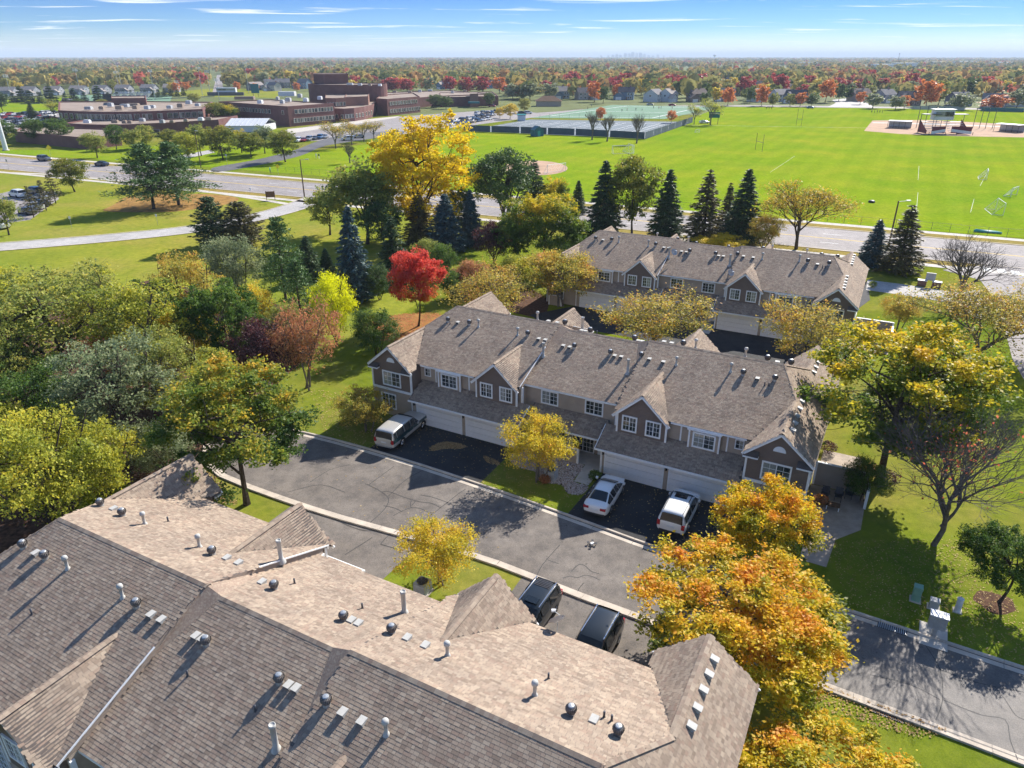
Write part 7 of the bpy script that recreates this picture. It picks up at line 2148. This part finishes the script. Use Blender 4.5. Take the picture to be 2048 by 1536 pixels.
for x_, t_, b_, w_, c_ in near_row: ftree(x_, t_ - 6, b_ + 1, w_ * 1.3, c_)
cnt = len(near_row)
while cnt < 285:
    bs = 150 + 48 * rt.random() ** 1.2
    x = rt.uniform(-30, 2080)
    if x < 470 and bs > 186: continue
    if 416 < x < 454: continue
    if 470 < x < 1000 and bs > 188: continue
    d = gp(1024, bs).y
    hgt = rt.uniform(10, 16); ph = FPX * hgt / d * .95
    if 155 < bs < 190 and 480 < x < 1560: c = rt.choices(('red', 'rust', 'gold', 'olive', 'green', 'sage'), (34, 10, 14, 20, 12, 10))[0]
    else: c = rt.choices(('red', 'rust', 'gold', 'olive', 'green', 'sage'), (12, 12, 24, 30, 14, 10))[0]
    ftree(x, bs - ph, bs, ph * rt.uniform(.75, 1.1), c); cnt += 1
# ------------------------------------------------------------------ the woods that reach to the horizon, one mass
def far_woods():
    rng = np.random.default_rng(77)
    rows = np.concatenate([rng.uniform(116.3, 122, 9000), rng.uniform(121, 134, 7000), rng.uniform(132, 176, 5200), rng.uniform(166, 206, 850)])
    xs = rng.uniform(-500, 2548, len(rows))
    u = (xs - 1024) / FPX; v = -(rows - 768) / FPX
    dy = math.cos(PITCH) + v * math.sin(PITCH); dz = -math.sin(PITCH) + v * math.cos(PITCH)
    t = -CAM_H / dz
    X, Y = u * t, dy * t
    keep = ~((xs > 420) & (xs < 452) & (rows > 148)) & ~((xs > 400) & (xs < 1020) & (rows > 176)) & ~((xs > 995) & (rows > 203)) & ~((xs < 470) & (rows > 182)) & ~((xs > 1640) & (xs < 1760) & (rows > 188)) & ~((xs > 1000) & (xs < 1250) & (rows > 200))
    X, Y, rows = X[keep], Y[keep], rows[keep]
    n = len(X)
    H = rng.uniform(6, 17, n); Wd = H * rng.uniform(.75, 1.3, n)
    far = np.clip((Y - 2500) / 6000, 0, 1)
    Wd *= 1 + 2.2 * far
    nq = 18
    D = unit(rng.normal(size=(n, nq, 3)) + np.array([0, 0, .3]))
    C = np.stack([X, Y, H * .55], 1)[:, None, :] + D * np.stack([Wd * .42, Wd * .42, H * .38], 1)[:, None, :] * rng.uniform(.55, 1, (n, nq, 1))
    size = np.repeat(Wd * .42, nq)
    C = C.reshape(-1, 3)
    nr = unit(np.repeat(np.ones(1), len(C))[:, None] * D.reshape(-1, 3) + rng.normal(size=C.shape) * .5)
    tt = rng.normal(size=C.shape); tt = unit(tt - nr * (tt * nr).sum(1, keepdims=True)); bb = np.cross(nr, tt)
    s = size[:, None]
    V = np.stack([C - tt * s * .5, C + bb * s * .42, C + tt * s * .5, C - bb * s * .42], 1)
    me = quads_mesh('far_woods', V)
    at = me.attributes.new('tone', 'FLOAT', 'FACE')
    at.data.foreach_set('value', np.repeat(rng.random(n), nq).astype(np.float32))
    me.materials.append(far_woods_leaf)
    o = link('far_woods', me)
    tag(o, 'mass of autumn woods and gardens reaching to the horizon', 'woods', None, 'stuff')
_nt = far_woods_leaf.node_tree
_a = _nt.nodes.new('ShaderNodeAttribute'); _a.attribute_name = 'tone'
for l in list(_nt.links):
    if l.from_node.type == 'OBJECT_INFO':
        ts = l.to_socket; _nt.links.remove(l); _nt.links.new(_a.outputs['Fac'], ts)
far_woods()
# ------------------------------------------------------------------ city skyline, towers, haze
sky_mat = plain('tower_wall', (.62, .66, .70), .6, var=.1, scale=.01)
D_ = 12000.0
def far_at(x, d): return Vector(((x - 1024) / FPX * d, d, 0))
for i, (x, w, top) in enumerate([(1199, 3, 108), (1207, 4, 107), (1214, 4, 104), (1221, 4, 107), (1230, 5, 102), (1237, 4, 103), (1243, 5, 98), (1250, 4, 101), (1257, 5, 100), (1264, 5, 104), (1272, 4, 108), (1280, 4, 109), (1289, 4, 106), (1300, 3, 109), (1312, 3, 110)]):
    p = far_at(x, D_ + i * 60); hh = (113.5 - top) * D_ / FPX * .55 + 24; ww = w * D_ / FPX / 2
    o = empty('skyline_tower', p, .3, f'{ORD[i]} pale tower from the left in the city skyline', 'tower', 'skyline towers')
    mb = MB(); mb.box(-ww, ww, -ww, ww, 0, hh * .82); mb.build('shaft', sky_mat, o)
    mb = MB(); mb.box(-ww * .7, ww * .7, -ww * .7, ww * .7, hh * .82, hh); mb.build('crown', sky_mat, o)
for x, d, hh, lab in ((1392, 5200, 42, 'mushroom water tower on the horizon right of the skyline'), (1186, 7500, 40, 'small water tower left of the skyline')):
    o = empty('water_tower', far_at(x, d), 0, lab, 'water tower')
    mb = MB(); mb.bar((0, 0, 0), (0, 0, hh * .75), 2.2, 2.0, 10); mb.build('stem', sky_mat, o)
    mb = MB(); mb.lathe([(2.2, hh * .68), (9, hh * .78), (10, hh * .86), (7, hh * .97), (1, hh)], 16); mb.build('tank', sky_mat, o, True)
o = empty('radio_mast', far_at(1727, 3000), 0, 'thin radio mast on the horizon at the right', 'mast')
mb = MB(); mb.bar((0, 0, 0), (0, 0, 42), .9, .5, 4); mb.build('pole', dark_metal, o); mb = MB(); mb.box(-2, 2, -.5, .5, 38, 40); mb.build('antenna', dark_metal, o)
for i, (x, d, w) in enumerate([(1740, 2300, 60), (1790, 2700, 90), (1850, 3000, 80), (1920, 2600, 70), (1560, 2600, 60), (1640, 3200, 80), (1990, 2500, 70), (1700, 1900, 40)]):
    o = empty('warehouse', far_at(x, d), .1 * i, f'{ORD[i]} pale flat warehouse along the right horizon', 'warehouse', 'warehouses on the horizon')
    mb = MB(); mb.box(-w / 2, w / 2, -20, 20, 0, 12); mb.build('wall', hvac, o); mb = MB(); mb.box(-w / 2 - .5, w / 2 + .5, -20.5, 20.5, 12, 12.8); mb.build('roof', white_paint, o)
mb = MB(); mb.box(-44000, 44000, -500, 44000, -1.0, 150)
hz = mb.build('haze', None)
t = NT('haze_volume')
pv = t.node('ShaderNodeVolumePrincipled')
pv.inputs['Color'].default_value = (0.74, 0.87, 1.0, 1); pv.inputs['Density'].default_value = 0.00011; pv.inputs['Anisotropy'].default_value = 0.0
t.l.new(pv.outputs[0], t.out.inputs['Volume'])
hz.data.materials.clear(); hz.data.materials.append(t.mat)
tag(hz, 'thin pale air between here and the horizon', 'haze', None, 'stuff')
# ------------------------------------------------------------------ people
def person_mesh():
    J = {'pelvis': (0, 0, .95), 'chest': (0, 0, 1.35), 'neck': (0, 0, 1.5), 'head': (0, .02, 1.66), 'crown': (0, .02, 1.76),
         'lh': (-.1, 0, .9), 'lk': (-.12, .08, .5), 'la': (-.12, 0, .08), 'lt': (-.12, .16, .04), 'rh': (.1, 0, .9), 'rk': (.12, -.02, .5), 'ra': (.12, -.16, .1), 'rt': (.12, 0, .05),
         'ls': (-.19, 0, 1.42), 'le': (-.27, -.04, 1.14), 'lw': (-.26, .08, .9), 'rs': (.19, 0, 1.42), 're': (.27, .02, 1.14), 'rw': (.26, .12, .9)}
    Rr = {'pelvis': .15, 'chest': .16, 'neck': .06, 'head': .1, 'crown': .07, 'lh': .09, 'lk': .065, 'la': .045, 'lt': .04, 'rh': .09, 'rk': .065, 'ra': .045, 'rt': .04, 'ls': .06, 'le': .045, 'lw': .035, 'rs': .06, 're': .045, 'rw': .035}
    E_ = [('pelvis', 'chest'), ('chest', 'neck'), ('neck', 'head'), ('head', 'crown'), ('pelvis', 'lh'), ('lh', 'lk'), ('lk', 'la'), ('la', 'lt'), ('pelvis', 'rh'), ('rh', 'rk'), ('rk', 'ra'), ('ra', 'rt'), ('chest', 'ls'), ('ls', 'le'), ('le', 'lw'), ('chest', 'rs'), ('rs', 're'), ('re', 'rw')]
    ks = list(J); me = bpy.data.meshes.new('p'); me.from_pydata([J[k] for k in ks], [(ks.index(a), ks.index(b)) for a, b in E_], [])
    o = bpy.data.objects.new('tmp', me); COL.objects.link(o)
    o.modifiers.new('k', 'SKIN'); o.modifiers.new('s', 'SUBSURF').levels = 1
    for i, k in enumerate(ks): me.skin_vertices[0].data[i].radius = (Rr[k], Rr[k])
    me.skin_vertices[0].data[0].use_root = True
    out = bpy.data.meshes.new_from_object(o.evaluated_get(bpy.context.evaluated_depsgraph_get()))
    bpy.data.objects.remove(o)
    out.materials.clear()
    for m in (white_paint, dark_metal, skin_mat): out.materials.append(m)
    for p in out.polygons:
        z = p.center.z; p.material_index = 2 if z > 1.52 else (0 if z > .95 else 1); p.use_smooth = True
    return out
PM = person_mesh()
SHIRT = {'dark': black_plastic, 'white': white_paint, 'teal': teal_paint, 'red': red_sign, 'grey': galv}
def person(px, col, label, group=None, rz=0.0, legs=None):
    o = link('person', PM, None, None, gp(*px), rz); o.location.z = 0.05
    set_mat(o, SHIRT[col], 0)
    if legs: set_mat(o, SHIRT[legs], 1)
    return tag(o, label, 'person', group)
person((633, 318), 'white', 'person in white walking on the striped school lawn', rz=.4, legs='grey')
person((638.5, 318.5), 'dark', 'person in dark jacket walking beside the one in white', rz=.4, legs='white')
person((541, 347), 'teal', 'person in teal walking along the avenue pavement', rz=1.5)
for i, x in enumerate((1743, 1748.5, 1754, 1759, 1764)): person((x, 226.5), 'dark', f'{ORD[i]} dark clothed player from the left in the line on the field', 'players lined up on the field', rz=i)
for i, x in enumerate((1533, 1538, 1543)): person((x, 219.5), 'dark', f'{ORD[i]} dark clothed figure from the left at the far field edge', 'figures at the far field edge', rz=i)
for i, (x, y) in enumerate(((1243.7, 224), (1254, 222), (1271.5, 222), (1284, 222), (1306.7, 218), (1317.5, 218.5), (1322, 218), (1182.7, 214), (1175.4, 218.5), (1344, 218.5), (1171, 235))): person((x, y), ('dark', 'red', 'dark', 'grey')[i % 4], f'{ORD[i]} player counted across the turf pitch', 'players on the turf pitch', rz=i * 1.3)

# ------------------------------------------------------------------ street furniture at the right
rzS = R(-29)
mbx = empty('cluster_mailbox', gp(1866, 1273), rzS, 'pale grey cluster mailbox on a post by the kerb', 'mailbox')
mb = MB(); mb.box(-.11, .11, -.11, .11, 0, .75); mb.build('post', galv, mbx)
mb = MB(); mb.box(-.42, .42, -.25, .25, .72, 1.55); bx = mb.build('cabinet', grey_box, mbx)
mb = MB(); q = [(-.46, -.29, 1.55), (.46, -.29, 1.55), (.46, .29, 1.62), (-.46, .29, 1.62)]; mb.prism([(-.46, -.29), (.46, -.29), (.46, .29), (-.46, .29)], 1.552, 1.62); mb.build('cap', hvac, mbx)
for c_ in range(3):
    for r_ in range(4): mb = MB(); mb.box(-.39 + c_ * .265, -.145 + c_ * .265, -.265, -.252, .77 + r_ * .19, .94 + r_ * .19); mb.build('locker_door', galv, bx)
sheet('mailbox_pad', [gp(1866, 1273) + Vector((math.cos(rzS) * a - math.sin(rzS) * b, math.sin(rzS) * a + math.cos(rzS) * b, 0)) for a, b in ((-.7, -1.0), (.7, -1.0), (.7, 1.0), (-.7, 1.0))], .05, concrete)
def pedestal(px, label, mat, w, d, h, cap=True, rnd=False):
    o = empty('utility_pedestal', gp(*px), rzS, label, 'utility box')
    mb = MB()
    if rnd: mb.lathe([(w, 0), (w, h * .9), (w * 1.08, h * .9), (w * 1.08, h * .97), (w * .7, h)], 16); mb.build('casing', mat, o, False)
    else: mb.prism([(-w, -d), (w, -d), (w, d), (-w, d)], 0, h * .82); mb.build('casing', mat, o)
    if cap and not rnd: mb = MB(); mb.box(-w * 1.07, w * 1.07, -d * 1.07, d * 1.07, h * .82, h); mb.build('lid', mat, o)
    mb = MB(); mb.box(-w * 1.4, w * 1.4, -d * 1.4, d * 1.4, 0, .05); mb.build('base', concrete, o)
pedestal((1830, 1200), 'tall green utility pedestal on the shaded right lawn', green_box, .22, .22, 1.05)
pedestal((1866, 1215), 'low grey utility box behind the cluster mailbox', grey_box, .24, .2, .6)
pedestal((1914, 1222), 'round pale utility post right of the cluster mailbox', hvac, .17, .17, .95, rnd=True)
for i, (px, lab) in enumerate((((1784, 1258), 'storm drain grate in the far kerb'), ((1774, 1428), 'storm drain grate in the near kerb'))):
    o = empty('storm_drain', gp(*px) + Vector((0, 0, .035)), R(-29.5), lab, 'drain')
    mb = MB(); mb.box(-.75, .75, -.24, .24, -.02, .0); mb.build('pit', black_plastic, o)
    for k in range(14): mb = MB(); mb.box(-.7 + k * .104, -.655 + k * .104, -.22, .22, .0, .025); mb.build('bar', galv if i == 0 else wood_brown, o)
# air conditioners
def ac_unit(px, label):
    o = empty('air_conditioner', gp(*px), R(-28), label, 'air conditioner')
    mb = MB(); mb.box(-.4, .4, -.4, .4, .06, .82); mb.build('casing', galv, o)
    mb = MB(); mb.lathe([(.34, .825), (.34, .86), (.30, .86)], 18); mb.build('fan_ring', black_plastic, o)
    for k in range(5):
        a = k * math.pi / 2.5; mb = MB(); mb.beam((0, 0, .87), (.32 * math.cos(a), .32 * math.sin(a), .87), .05, .012); mb.build('fan_blade', dark_metal, o)
    for k in range(9): mb = MB(); mb.box(-.41, .41, -.41, .41, .14 + k * .07, .155 + k * .07); mb.build('louvre', hvac, o)
    mb = MB(); mb.box(-.5, .5, -.5, .5, 0, .06); mb.build('pad', concrete, o)
ac_unit((1102, 957), 'grey air conditioner beside the golden tree in the stone bed')
ac_unit((846, 1184), 'air conditioner partly hidden behind the nearest roof edge')
# patio screen walls with white caps
def screen_wall(key, a, b, h, label, posts=True):
    P = loc_pts(key, [a, b]); d = P[1] - P[0]
    o = empty('screen_wall', P[0], math.atan2(d.y, d.x), label, 'wall'); L = d.length
    mb = MB(); mb.box(0, L, -.07, .07, 0, h); mb.build('panel', siding_tan, o)
    mb = MB(); mb.box(-.04, L + .04, -.1, .1, h, h + .07); mb.build('cap', white_paint, o)
    for x in (0, L): mb = MB(); mb.box(x - .08, x + .08, -.09, .09, 0, h + .02); mb.build('post', white_paint, o)
screen_wall('B', (1.6, .3), (-.4, .3), 1.25, 'low tan screen wall with white post beside the middle entrance')
screen_wall('B', (-1.6, .3), (-3.3, .3), 1.25, 'low tan screen wall behind the golden tree')
screen_wall('B', (18.5, 6.2), (22.0, 6.2), 1.9, 'tan patio wall with white cap at the right end of the middle terrace')
screen_wall('C', (18.5, 6.0), (22.4, 6.0), 1.9, 'tan patio wall at the right end of the rear terrace')
screen_wall('C', (-17.6, -.9), (-15.9, -.9), 1.3, 'tan screen panel at the left end of the rear terrace')
screen_wall('C', (22.4, 5.6), (22.4, 2.2), 1.6, 'white posted screen on the right side of the rear terrace patio')
screen_wall('B', (22.2, 5.6), (22.2, 4.4), 1.4, 'white posted screen under the green and gold maple')
sheet('patio', loc_pts('B', [(18.4, 6.0), (22.2, 6.0), (22.2, 1.5), (20.8, -.5), (20.6, -3.8), (19.0, -3.8), (18.9, .5), (18.4, .8)]), .03, patio_conc)
sheet('patio', loc_pts('C', [(18.4, 6.0), (22.4, 6.0), (22.4, .5), (18.4, .5)]), .03, patio_conc)
sheet('patio_walk', loc_pts('B', [(18.6, 6.4), (21.5, 6.4), (21.5, 12), (18.6, 12)]), .028, patio_conc)
def chair(p, rz, mat, label, group=None):
    o = empty('patio_chair', p, rz, label, 'chair', group)
    mb = MB(); mb.box(-.25, .25, -.25, .25, .40, .45); mb.build('seat', mat, o)
    mb = MB(); mb.beam((0, .26, .45), (0, .36, .95), .5, .04); mb.build('backrest', mat, o)
    for x in (-.22, .22):
        for y in (-.22, .22): mb = MB(); mb.bar((x, y, 0), (x, y, .41), .022, None, 5); mb.build('leg', dark_metal, o)
    for x in (-.27, .27): mb = MB(); mb.box(x - .03, x + .03, -.24, .28, .62, .66); mb.build('armrest', mat, o)
def table(p, label, mat, r=.55):
    o = empty('patio_table', p, 0, label, 'table')
    mb = MB(); mb.lathe([(r, .70), (r, .74), (.02, .745)], 20); mb.build('tabletop', mat, o)
    for k in range(4): a = k * math.pi / 2 + .4; mb = MB(); mb.bar((.3 * math.cos(a), .3 * math.sin(a), .7), (.45 * math.cos(a), .45 * math.sin(a), 0), .025, None, 5); mb.build('leg', dark_metal, o)
tcen = loc_pts('C', [(20.4, 4.4)])[0]
table(tcen, 'round white patio table at the rear terrace', white_paint)
for k, lab in enumerate(('teal chair left of the white patio table', 'teal chair behind the white patio table', 'teal chair right of the white patio table', 'teal chair before the white patio table')):
    a = math.pi + k * -math.pi / 2; chair(tcen + Vector((math.cos(a) * .95, math.sin(a) * .95, 0)), a - math.pi / 2, teal_paint, lab)
o = empty('barbecue', loc_pts('C', [(21.9, 1.6)])[0], .3, 'black covered grill beside the rear terrace patio', 'grill')
mb = MB(); mb.box(-.5, .5, -.3, .3, .1, .85); mb.build('cabinet', black_plastic, o); mb = MB(); mb.lathe([(.45, .86), (.42, 1.05), (.2, 1.2)], 12); mb.build('hood', black_plastic, o, True)
tb = loc_pts('B', [(20.4, 4.6)])[0]
for k, (dx, dy, lab) in enumerate(((0, 0, 'dark patio chair at the middle terrace wall'), (.9, .3, 'second dark patio chair beside it'), (-.9, .2, 'third dark patio chair nearest the gable'))): chair(tb + Vector((dx, dy, 0)), R(-28), dark_metal, lab)
o = empty('low_table', loc_pts('B', [(20.2, 3.3)])[0], R(-28), 'low brown table on the shaded patio', 'table')
mb = MB(); mb.box(-.45, .45, -.3, .3, .36, .41); mb.build('tabletop', wood_brown, o)
for x in (-.4, .4):
    for y in (-.25, .25): mb = MB(); mb.box(x - .03, x + .03, y - .03, y + .03, 0, .36); mb.build('leg', white_paint, o)
# satellite dishes on eaves
def dish(key, pos, label, rz=0.0):
    P = loc_pts(key, [pos[:2]])[0]; P.z = pos[2]
    o = empty('satellite_dish', P, rz, label, 'dish')
    mb = MB(); mb.bar((0, 0, -.1), (0, 0, .45), .03, None, 6); mb.build('mount', galv, o)
    mb = MB(); c = Vector((0, 0, .55)); ax = Vector((.3, -.85, .45)).normalized(); a = ax.orthogonal().normalized(); b = ax.cross(a)
    rings = [[c + ax * (.12 * (r / .4) ** 2) + (a * math.cos(t) * r + b * math.sin(t) * r * 1.1) for t in np.linspace(0, 2 * math.pi, 16, endpoint=False)] for r in (.05, .2, .4)]
    for i in range(2):
        for k in range(16): mb.face([rings[i][k], rings[i][(k + 1) % 16], rings[i + 1][(k + 1) % 16], rings[i + 1][k]])
    mb.build('reflector', grey_box, o, True)
    mb = MB(); mb.bar(c - b * .35, c + ax * .55, .015, None, 5); mb.build('arm', galv, o); mb = MB(); e = c + ax * .55; mb.box(e.x - .1, e.x + .1, e.y - .06, e.y + .06, e.z - .05, e.z + .05); mb.build('feed', hvac, o)
dish('A', (-9.6, .9, 5.0), 'satellite dish on the street eave of the nearest terrace', R(180))
dish('C', (-3.4, 5.2, 6.7), 'satellite dish on the left step of the rear terrace roof'); dish('C', (4.2, 3.0, 5.6), 'satellite dish on the right step of the rear terrace roof')
# four-armed gadgets lying on the street
def gadget(px, label, rz):
    o = empty('small_gadget', gp(*px) + Vector((0, 0, .03)), rz, label, 'gadget')
    mb = MB(); mb.box(-.12, .12, -.08, .08, .06, .15); mb.build('body', hvac, o)
    for k in range(4):
        a = math.pi / 4 + k * math.pi / 2; x, y = .26 * math.cos(a), .26 * math.sin(a)
        mb = MB(); mb.beam((0, 0, .1), (x, y, .12), .03, .025); mb.bar((x, y, 0), (x, y, .16), .025, None, 6); mb.build('arm', dark_metal, o)
        mb = MB(); mb.lathe([(.1, .17), (.1, .18), (.02, .182)], 10, (x, y, 0)); mb.build('rotor', black_plastic, o)
gadget((1184, 1090), 'small dark four armed gadget lying on the sunlit street', .6)
# entrance sign and mailbox at the access lane
o = empty('entrance_monument', gp(1857, 573), R(-28), 'low brick monument with grey board beside the access lane', 'sign')
for s in (-1, 1): mb = MB(); mb.box(s * .9 - .55, s * .9 + .55, -.3, .3, 0, .75); mb.build('pier', brick_light, o); mb = MB(); mb.box(s * .9 - .6, s * .9 + .6, -.35, .35, .75, .85); mb.build('cap', hvac, o)
mb = MB(); mb.box(-.6, .6, .1, .3, .85, 1.9); mb.build('board', grey_box, o)
# ------------------------------------------------------------------ stone beds
def in_poly_pts(poly, n, rng):
    xs = [p[0] for p in poly]; ys = [p[1] for p in poly]; out = []
    while sum(len(a) for a in out) < n:
        X = rng.uniform(min(xs), max(xs), n); Y = rng.uniform(min(ys), max(ys), n)
        k = in_poly([(p[0], p[1]) for p in poly], X, Y); out.append(np.stack([X[k], Y[k]], 1))
    return np.concatenate(out)[:n]
def stones(poly, n, name, label, size=.085):
    rng = np.random.default_rng(n)
    P = in_poly_pts(poly, n, rng); V = []
    s = size * rng.uniform(.6, 1.4, n); a = rng.uniform(0, 6.28, n)
    base = np.array([(1, 0, 0), (0, .8, 0), (-1, 0, 0), (0, -.8, 0), (.1, .1, .75)])
    ca, sa = np.cos(a), np.sin(a)
    v = np.empty((n, 5, 3))
    for i in range(5):
        x, y, z = base[i]; v[:, i, 0] = P[:, 0] + (x * ca - y * sa) * s; v[:, i, 1] = P[:, 1] + (x * sa + y * ca) * s; v[:, i, 2] = .02 + z * s
    me = bpy.data.meshes.new(name); me.vertices.add(n * 5); me.vertices.foreach_set('co', v.astype(np.float32).ravel())
    tri = np.array([(0, 1, 4), (1, 2, 4), (2, 3, 4), (3, 0, 4)])
    idx = ((np.arange(n) * 5)[:, None, None] + tri[None]).reshape(-1)
    me.loops.add(len(idx)); me.loops.foreach_set('vertex_index', idx.astype(np.int32)); m = n * 4
    me.polygons.add(m); me.polygons.foreach_set('loop_start', np.arange(0, m * 3, 3, dtype=np.int32)); me.polygons.foreach_set('loop_total', np.full(m, 3, dtype=np.int32)); me.update(calc_edges=True); me.polygons.foreach_set('use_smooth', np.zeros(m, dtype=bool))
    me.materials.append(rock_mat); tag(link(name, me), label, 'stones', None, 'stuff')
bedB = smooth_path(loc_pts('B', [(-3.4, -.2), (-3.5, -1.7), (-2.2, -2.4), (-.6, -2.4), (.4, -3.4), (1.8, -3.1), (2.6, -3.9), (3.6, -3.6), (3.6, -2.3), (2.3, -2.2), (2.1, .3), (-1, .3)]), 3, True)
sheet('stone_bed', bedB, .012, mulch); stones(bedB, 4200, 'river_stones', 'pale rounded stones in the bed before the middle entrance')
bedA = smooth_path(loc_pts('A', [(-3.4, .2), (-3.5, -1.6), (-1.8, -2.2), (.2, -2.0), (2.0, -2.6), (3.5, -2.2), (3.5, .2)]), 3, True)
sheet('stone_bed', bedA, .012, mulch); stones(bedA, 4200, 'river_stones', 'pale rounded stones in the bed below the yellow green tree')
mring = [gp(1990, 1205) + Vector((math.cos(a) * (1.1 + .12 * math.sin(5 * a)), math.sin(a) * (1.0 + .1 * math.cos(3 * a)), 0)) for a in np.linspace(0, 6.28, 24, endpoint=False)]
sheet('mulch_ring', mring, .012, mulch)
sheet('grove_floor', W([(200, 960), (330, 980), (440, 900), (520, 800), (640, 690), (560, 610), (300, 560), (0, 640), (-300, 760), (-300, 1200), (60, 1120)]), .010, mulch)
sheet('leaf_bed', [gp(830, 655) + Vector((math.cos(a) * 6, math.sin(a) * 5, 0)) for a in np.linspace(0, 6.28, 24, endpoint=False)], .012, needle_litter)
sheet('hedge_bed', W([(920, 600), (1090, 640), (1100, 600), (1000, 540), (900, 560)]), .011, mulch)
# ------------------------------------------------------------------ fallen leaves
def fallen(poly, n, mat, name, label, size=.12, z=.03):
    rng = np.random.default_rng(n + 3)
    P = in_poly_pts(poly, n, rng)
    C = np.concatenate([P, np.full((n, 1), z) + rng.uniform(0, .02, (n, 1))], 1)
    V = leaf_quads(C, size, rng, .7, 4.0)
    me = quads_mesh(name, V); me.materials.append(mat); tag(link(name, me), label, 'fallen leaves', None, 'stuff')
def disc(px, r, ry=None): return [gp(*px) + Vector((math.cos(a) * r, math.sin(a) * (ry or r), 0)) for a in np.linspace(0, 6.28, 20, endpoint=False)]
fallen(disc((835, 655), 6.5, 5.5), 5000, fallen_red, 'red_fallen_leaves', 'carpet of red leaves under the red maple', .14)
fallen(W([(650, 868), (760, 905), (740, 780), (620, 780)]), 900, fallen_gold, 'lawn_fallen_leaves', 'yellow leaves scattered on the lawn left of the wagon', .12)
fallen(loc_pts('B', [(4, -5.5), (14, -7), (14, 0), (4, 0)]), 330, fallen_gold, 'drive_fallen_leaves', 'pale leaves scattered on the right driveway', .10)
fallen(loc_pts('B', [(-14, -5), (-4.2, -5), (-4.2, 0), (-14, 0)]), 240, fallen_gold, 'drive_fallen_leaves', 'pale leaves scattered on the left driveway', .10)
fallen(smooth_path(loc_pts('B', [(-9.8, -1.9), (-8.6, -1.5), (-7.6, -1.6), (-7.9, -2.2), (-9.0, -2.8), (-9.7, -3.6), (-10.2, -3.2)]), 3, True), 1500, fallen_brown, 'leaf_pile', 'swept drift of brown leaves on the left driveway', .11)
fallen(smooth_path(loc_pts('B', [(-5.6, -2.2), (-4.2, -2.4), (-3.8, -2.9), (-4.8, -3.0)]), 3, True), 350, fallen_brown, 'leaf_pile', 'small leaf drift at the edge of the stone bed', .10)
fallen(loc_pts('B', [(-4, -6), (4, -6), (4, -1.5), (-4, -1.5)]), 420, fallen_gold, 'lawn_fallen_leaves', 'yellow leaves on the little lawn by the white saloon', .10)
fallen(W([(1640, 1080), (1980, 1080), (2048, 1250), (2048, 1330), (1700, 1210)]), 2600, fallen_gold, 'lawn_fallen_leaves', 'pale leaves strewn over the right lawn', .085)
fallen(W([(1540, 1330), (1700, 1390), (1900, 1460), (1850, 1480), (1640, 1420)]), 700, fallen_brown, 'kerb_fallen_leaves', 'brown leaves gathered along the near kerb', .10, .05)
fallen(W([(1380, 1180), (1640, 1250), (1640, 1340), (1420, 1330)]), 500, fallen_gold, 'street_fallen_leaves', 'leaves below the big orange maple', .11, .04)
fallen(W([(640, 870), (1000, 985), (1000, 1100), (600, 1010)]), 60, fallen_gold, 'street_fallen_leaves', 'few stray leaves on the open street', .10, .04)
fallen(W([(250, 960), (420, 940), (480, 1010), (330, 1010)]), 1500, fallen_brown, 'grove_fallen_leaves', 'brown leaf litter under the sage tree', .13)
# garden plants by doors
def bush(px, w, h, mat, label):
    b = gp(*px); o = empty('garden_bush', b, random.uniform(0, 6), label, 'bush')
    rng = np.random.default_rng(int(px[0]))
    n = 900
    D = unit(rng.normal(size=(n, 3)) + np.array([0, 0, .4])); C = D * np.array([w / 2, w / 2, h * .55]) * rng.uniform(.5, 1, (n, 1)) + np.array([0, 0, h * .5])
    me = quads_mesh('bush_leaves', leaf_quads(C, .1, rng)); me.materials.append(mat); link('foliage', me, o)
    mb = MB()
    for k in range(5): a = k * 1.26; mb.bar((0, 0, 0), (w * .25 * math.cos(a), w * .25 * math.sin(a), h * .6), .02, .008, 4)
    mb.build('stem', bark, o)
bush((1190, 958), 1.1, .7, L_green, 'dark green bush beside the white saloon car'); bush((1090, 965), 1.0, .6, L_rust, 'rust bush beside the air conditioner')
bush((1640, 1010), 1.2, .8, L_rust, 'rusty bush at the right gable corner'); bush((1655, 905), 1.4, 1.0, L_purple, 'plum coloured bush beside the patio wall'); bush((1720, 985), 1.6, 1.3, L_green, 'dark shrub beside the shaded patio')
bush((1735, 960), 2.0, 1.3, L_rust, 'red leaved shrub below the green and gold maple'); bush((700, 840), 1.8, 1.3, L_green, 'dark shrub at the left gable of the middle terrace'); bush((668, 1140), .8, .5, L_rust, 'small rust plant in the stone bed near the roof')
bush((1745, 575), 1.2, .9, L_olive, 'pale bush at the right gable of the rear terrace'); bush((1775, 970), 1.5, 1.2, L_purple, 'dark plum shrub on the right lawn edge')
bush((1150, 905), .9, .6, L_crab, 'small garden plant by the sliding door')
for o in list(scene.objects):
    if o.type == 'MESH' and o.parent is None and 'kind' not in o and 'category' not in o: o['kind'] = 'structure'
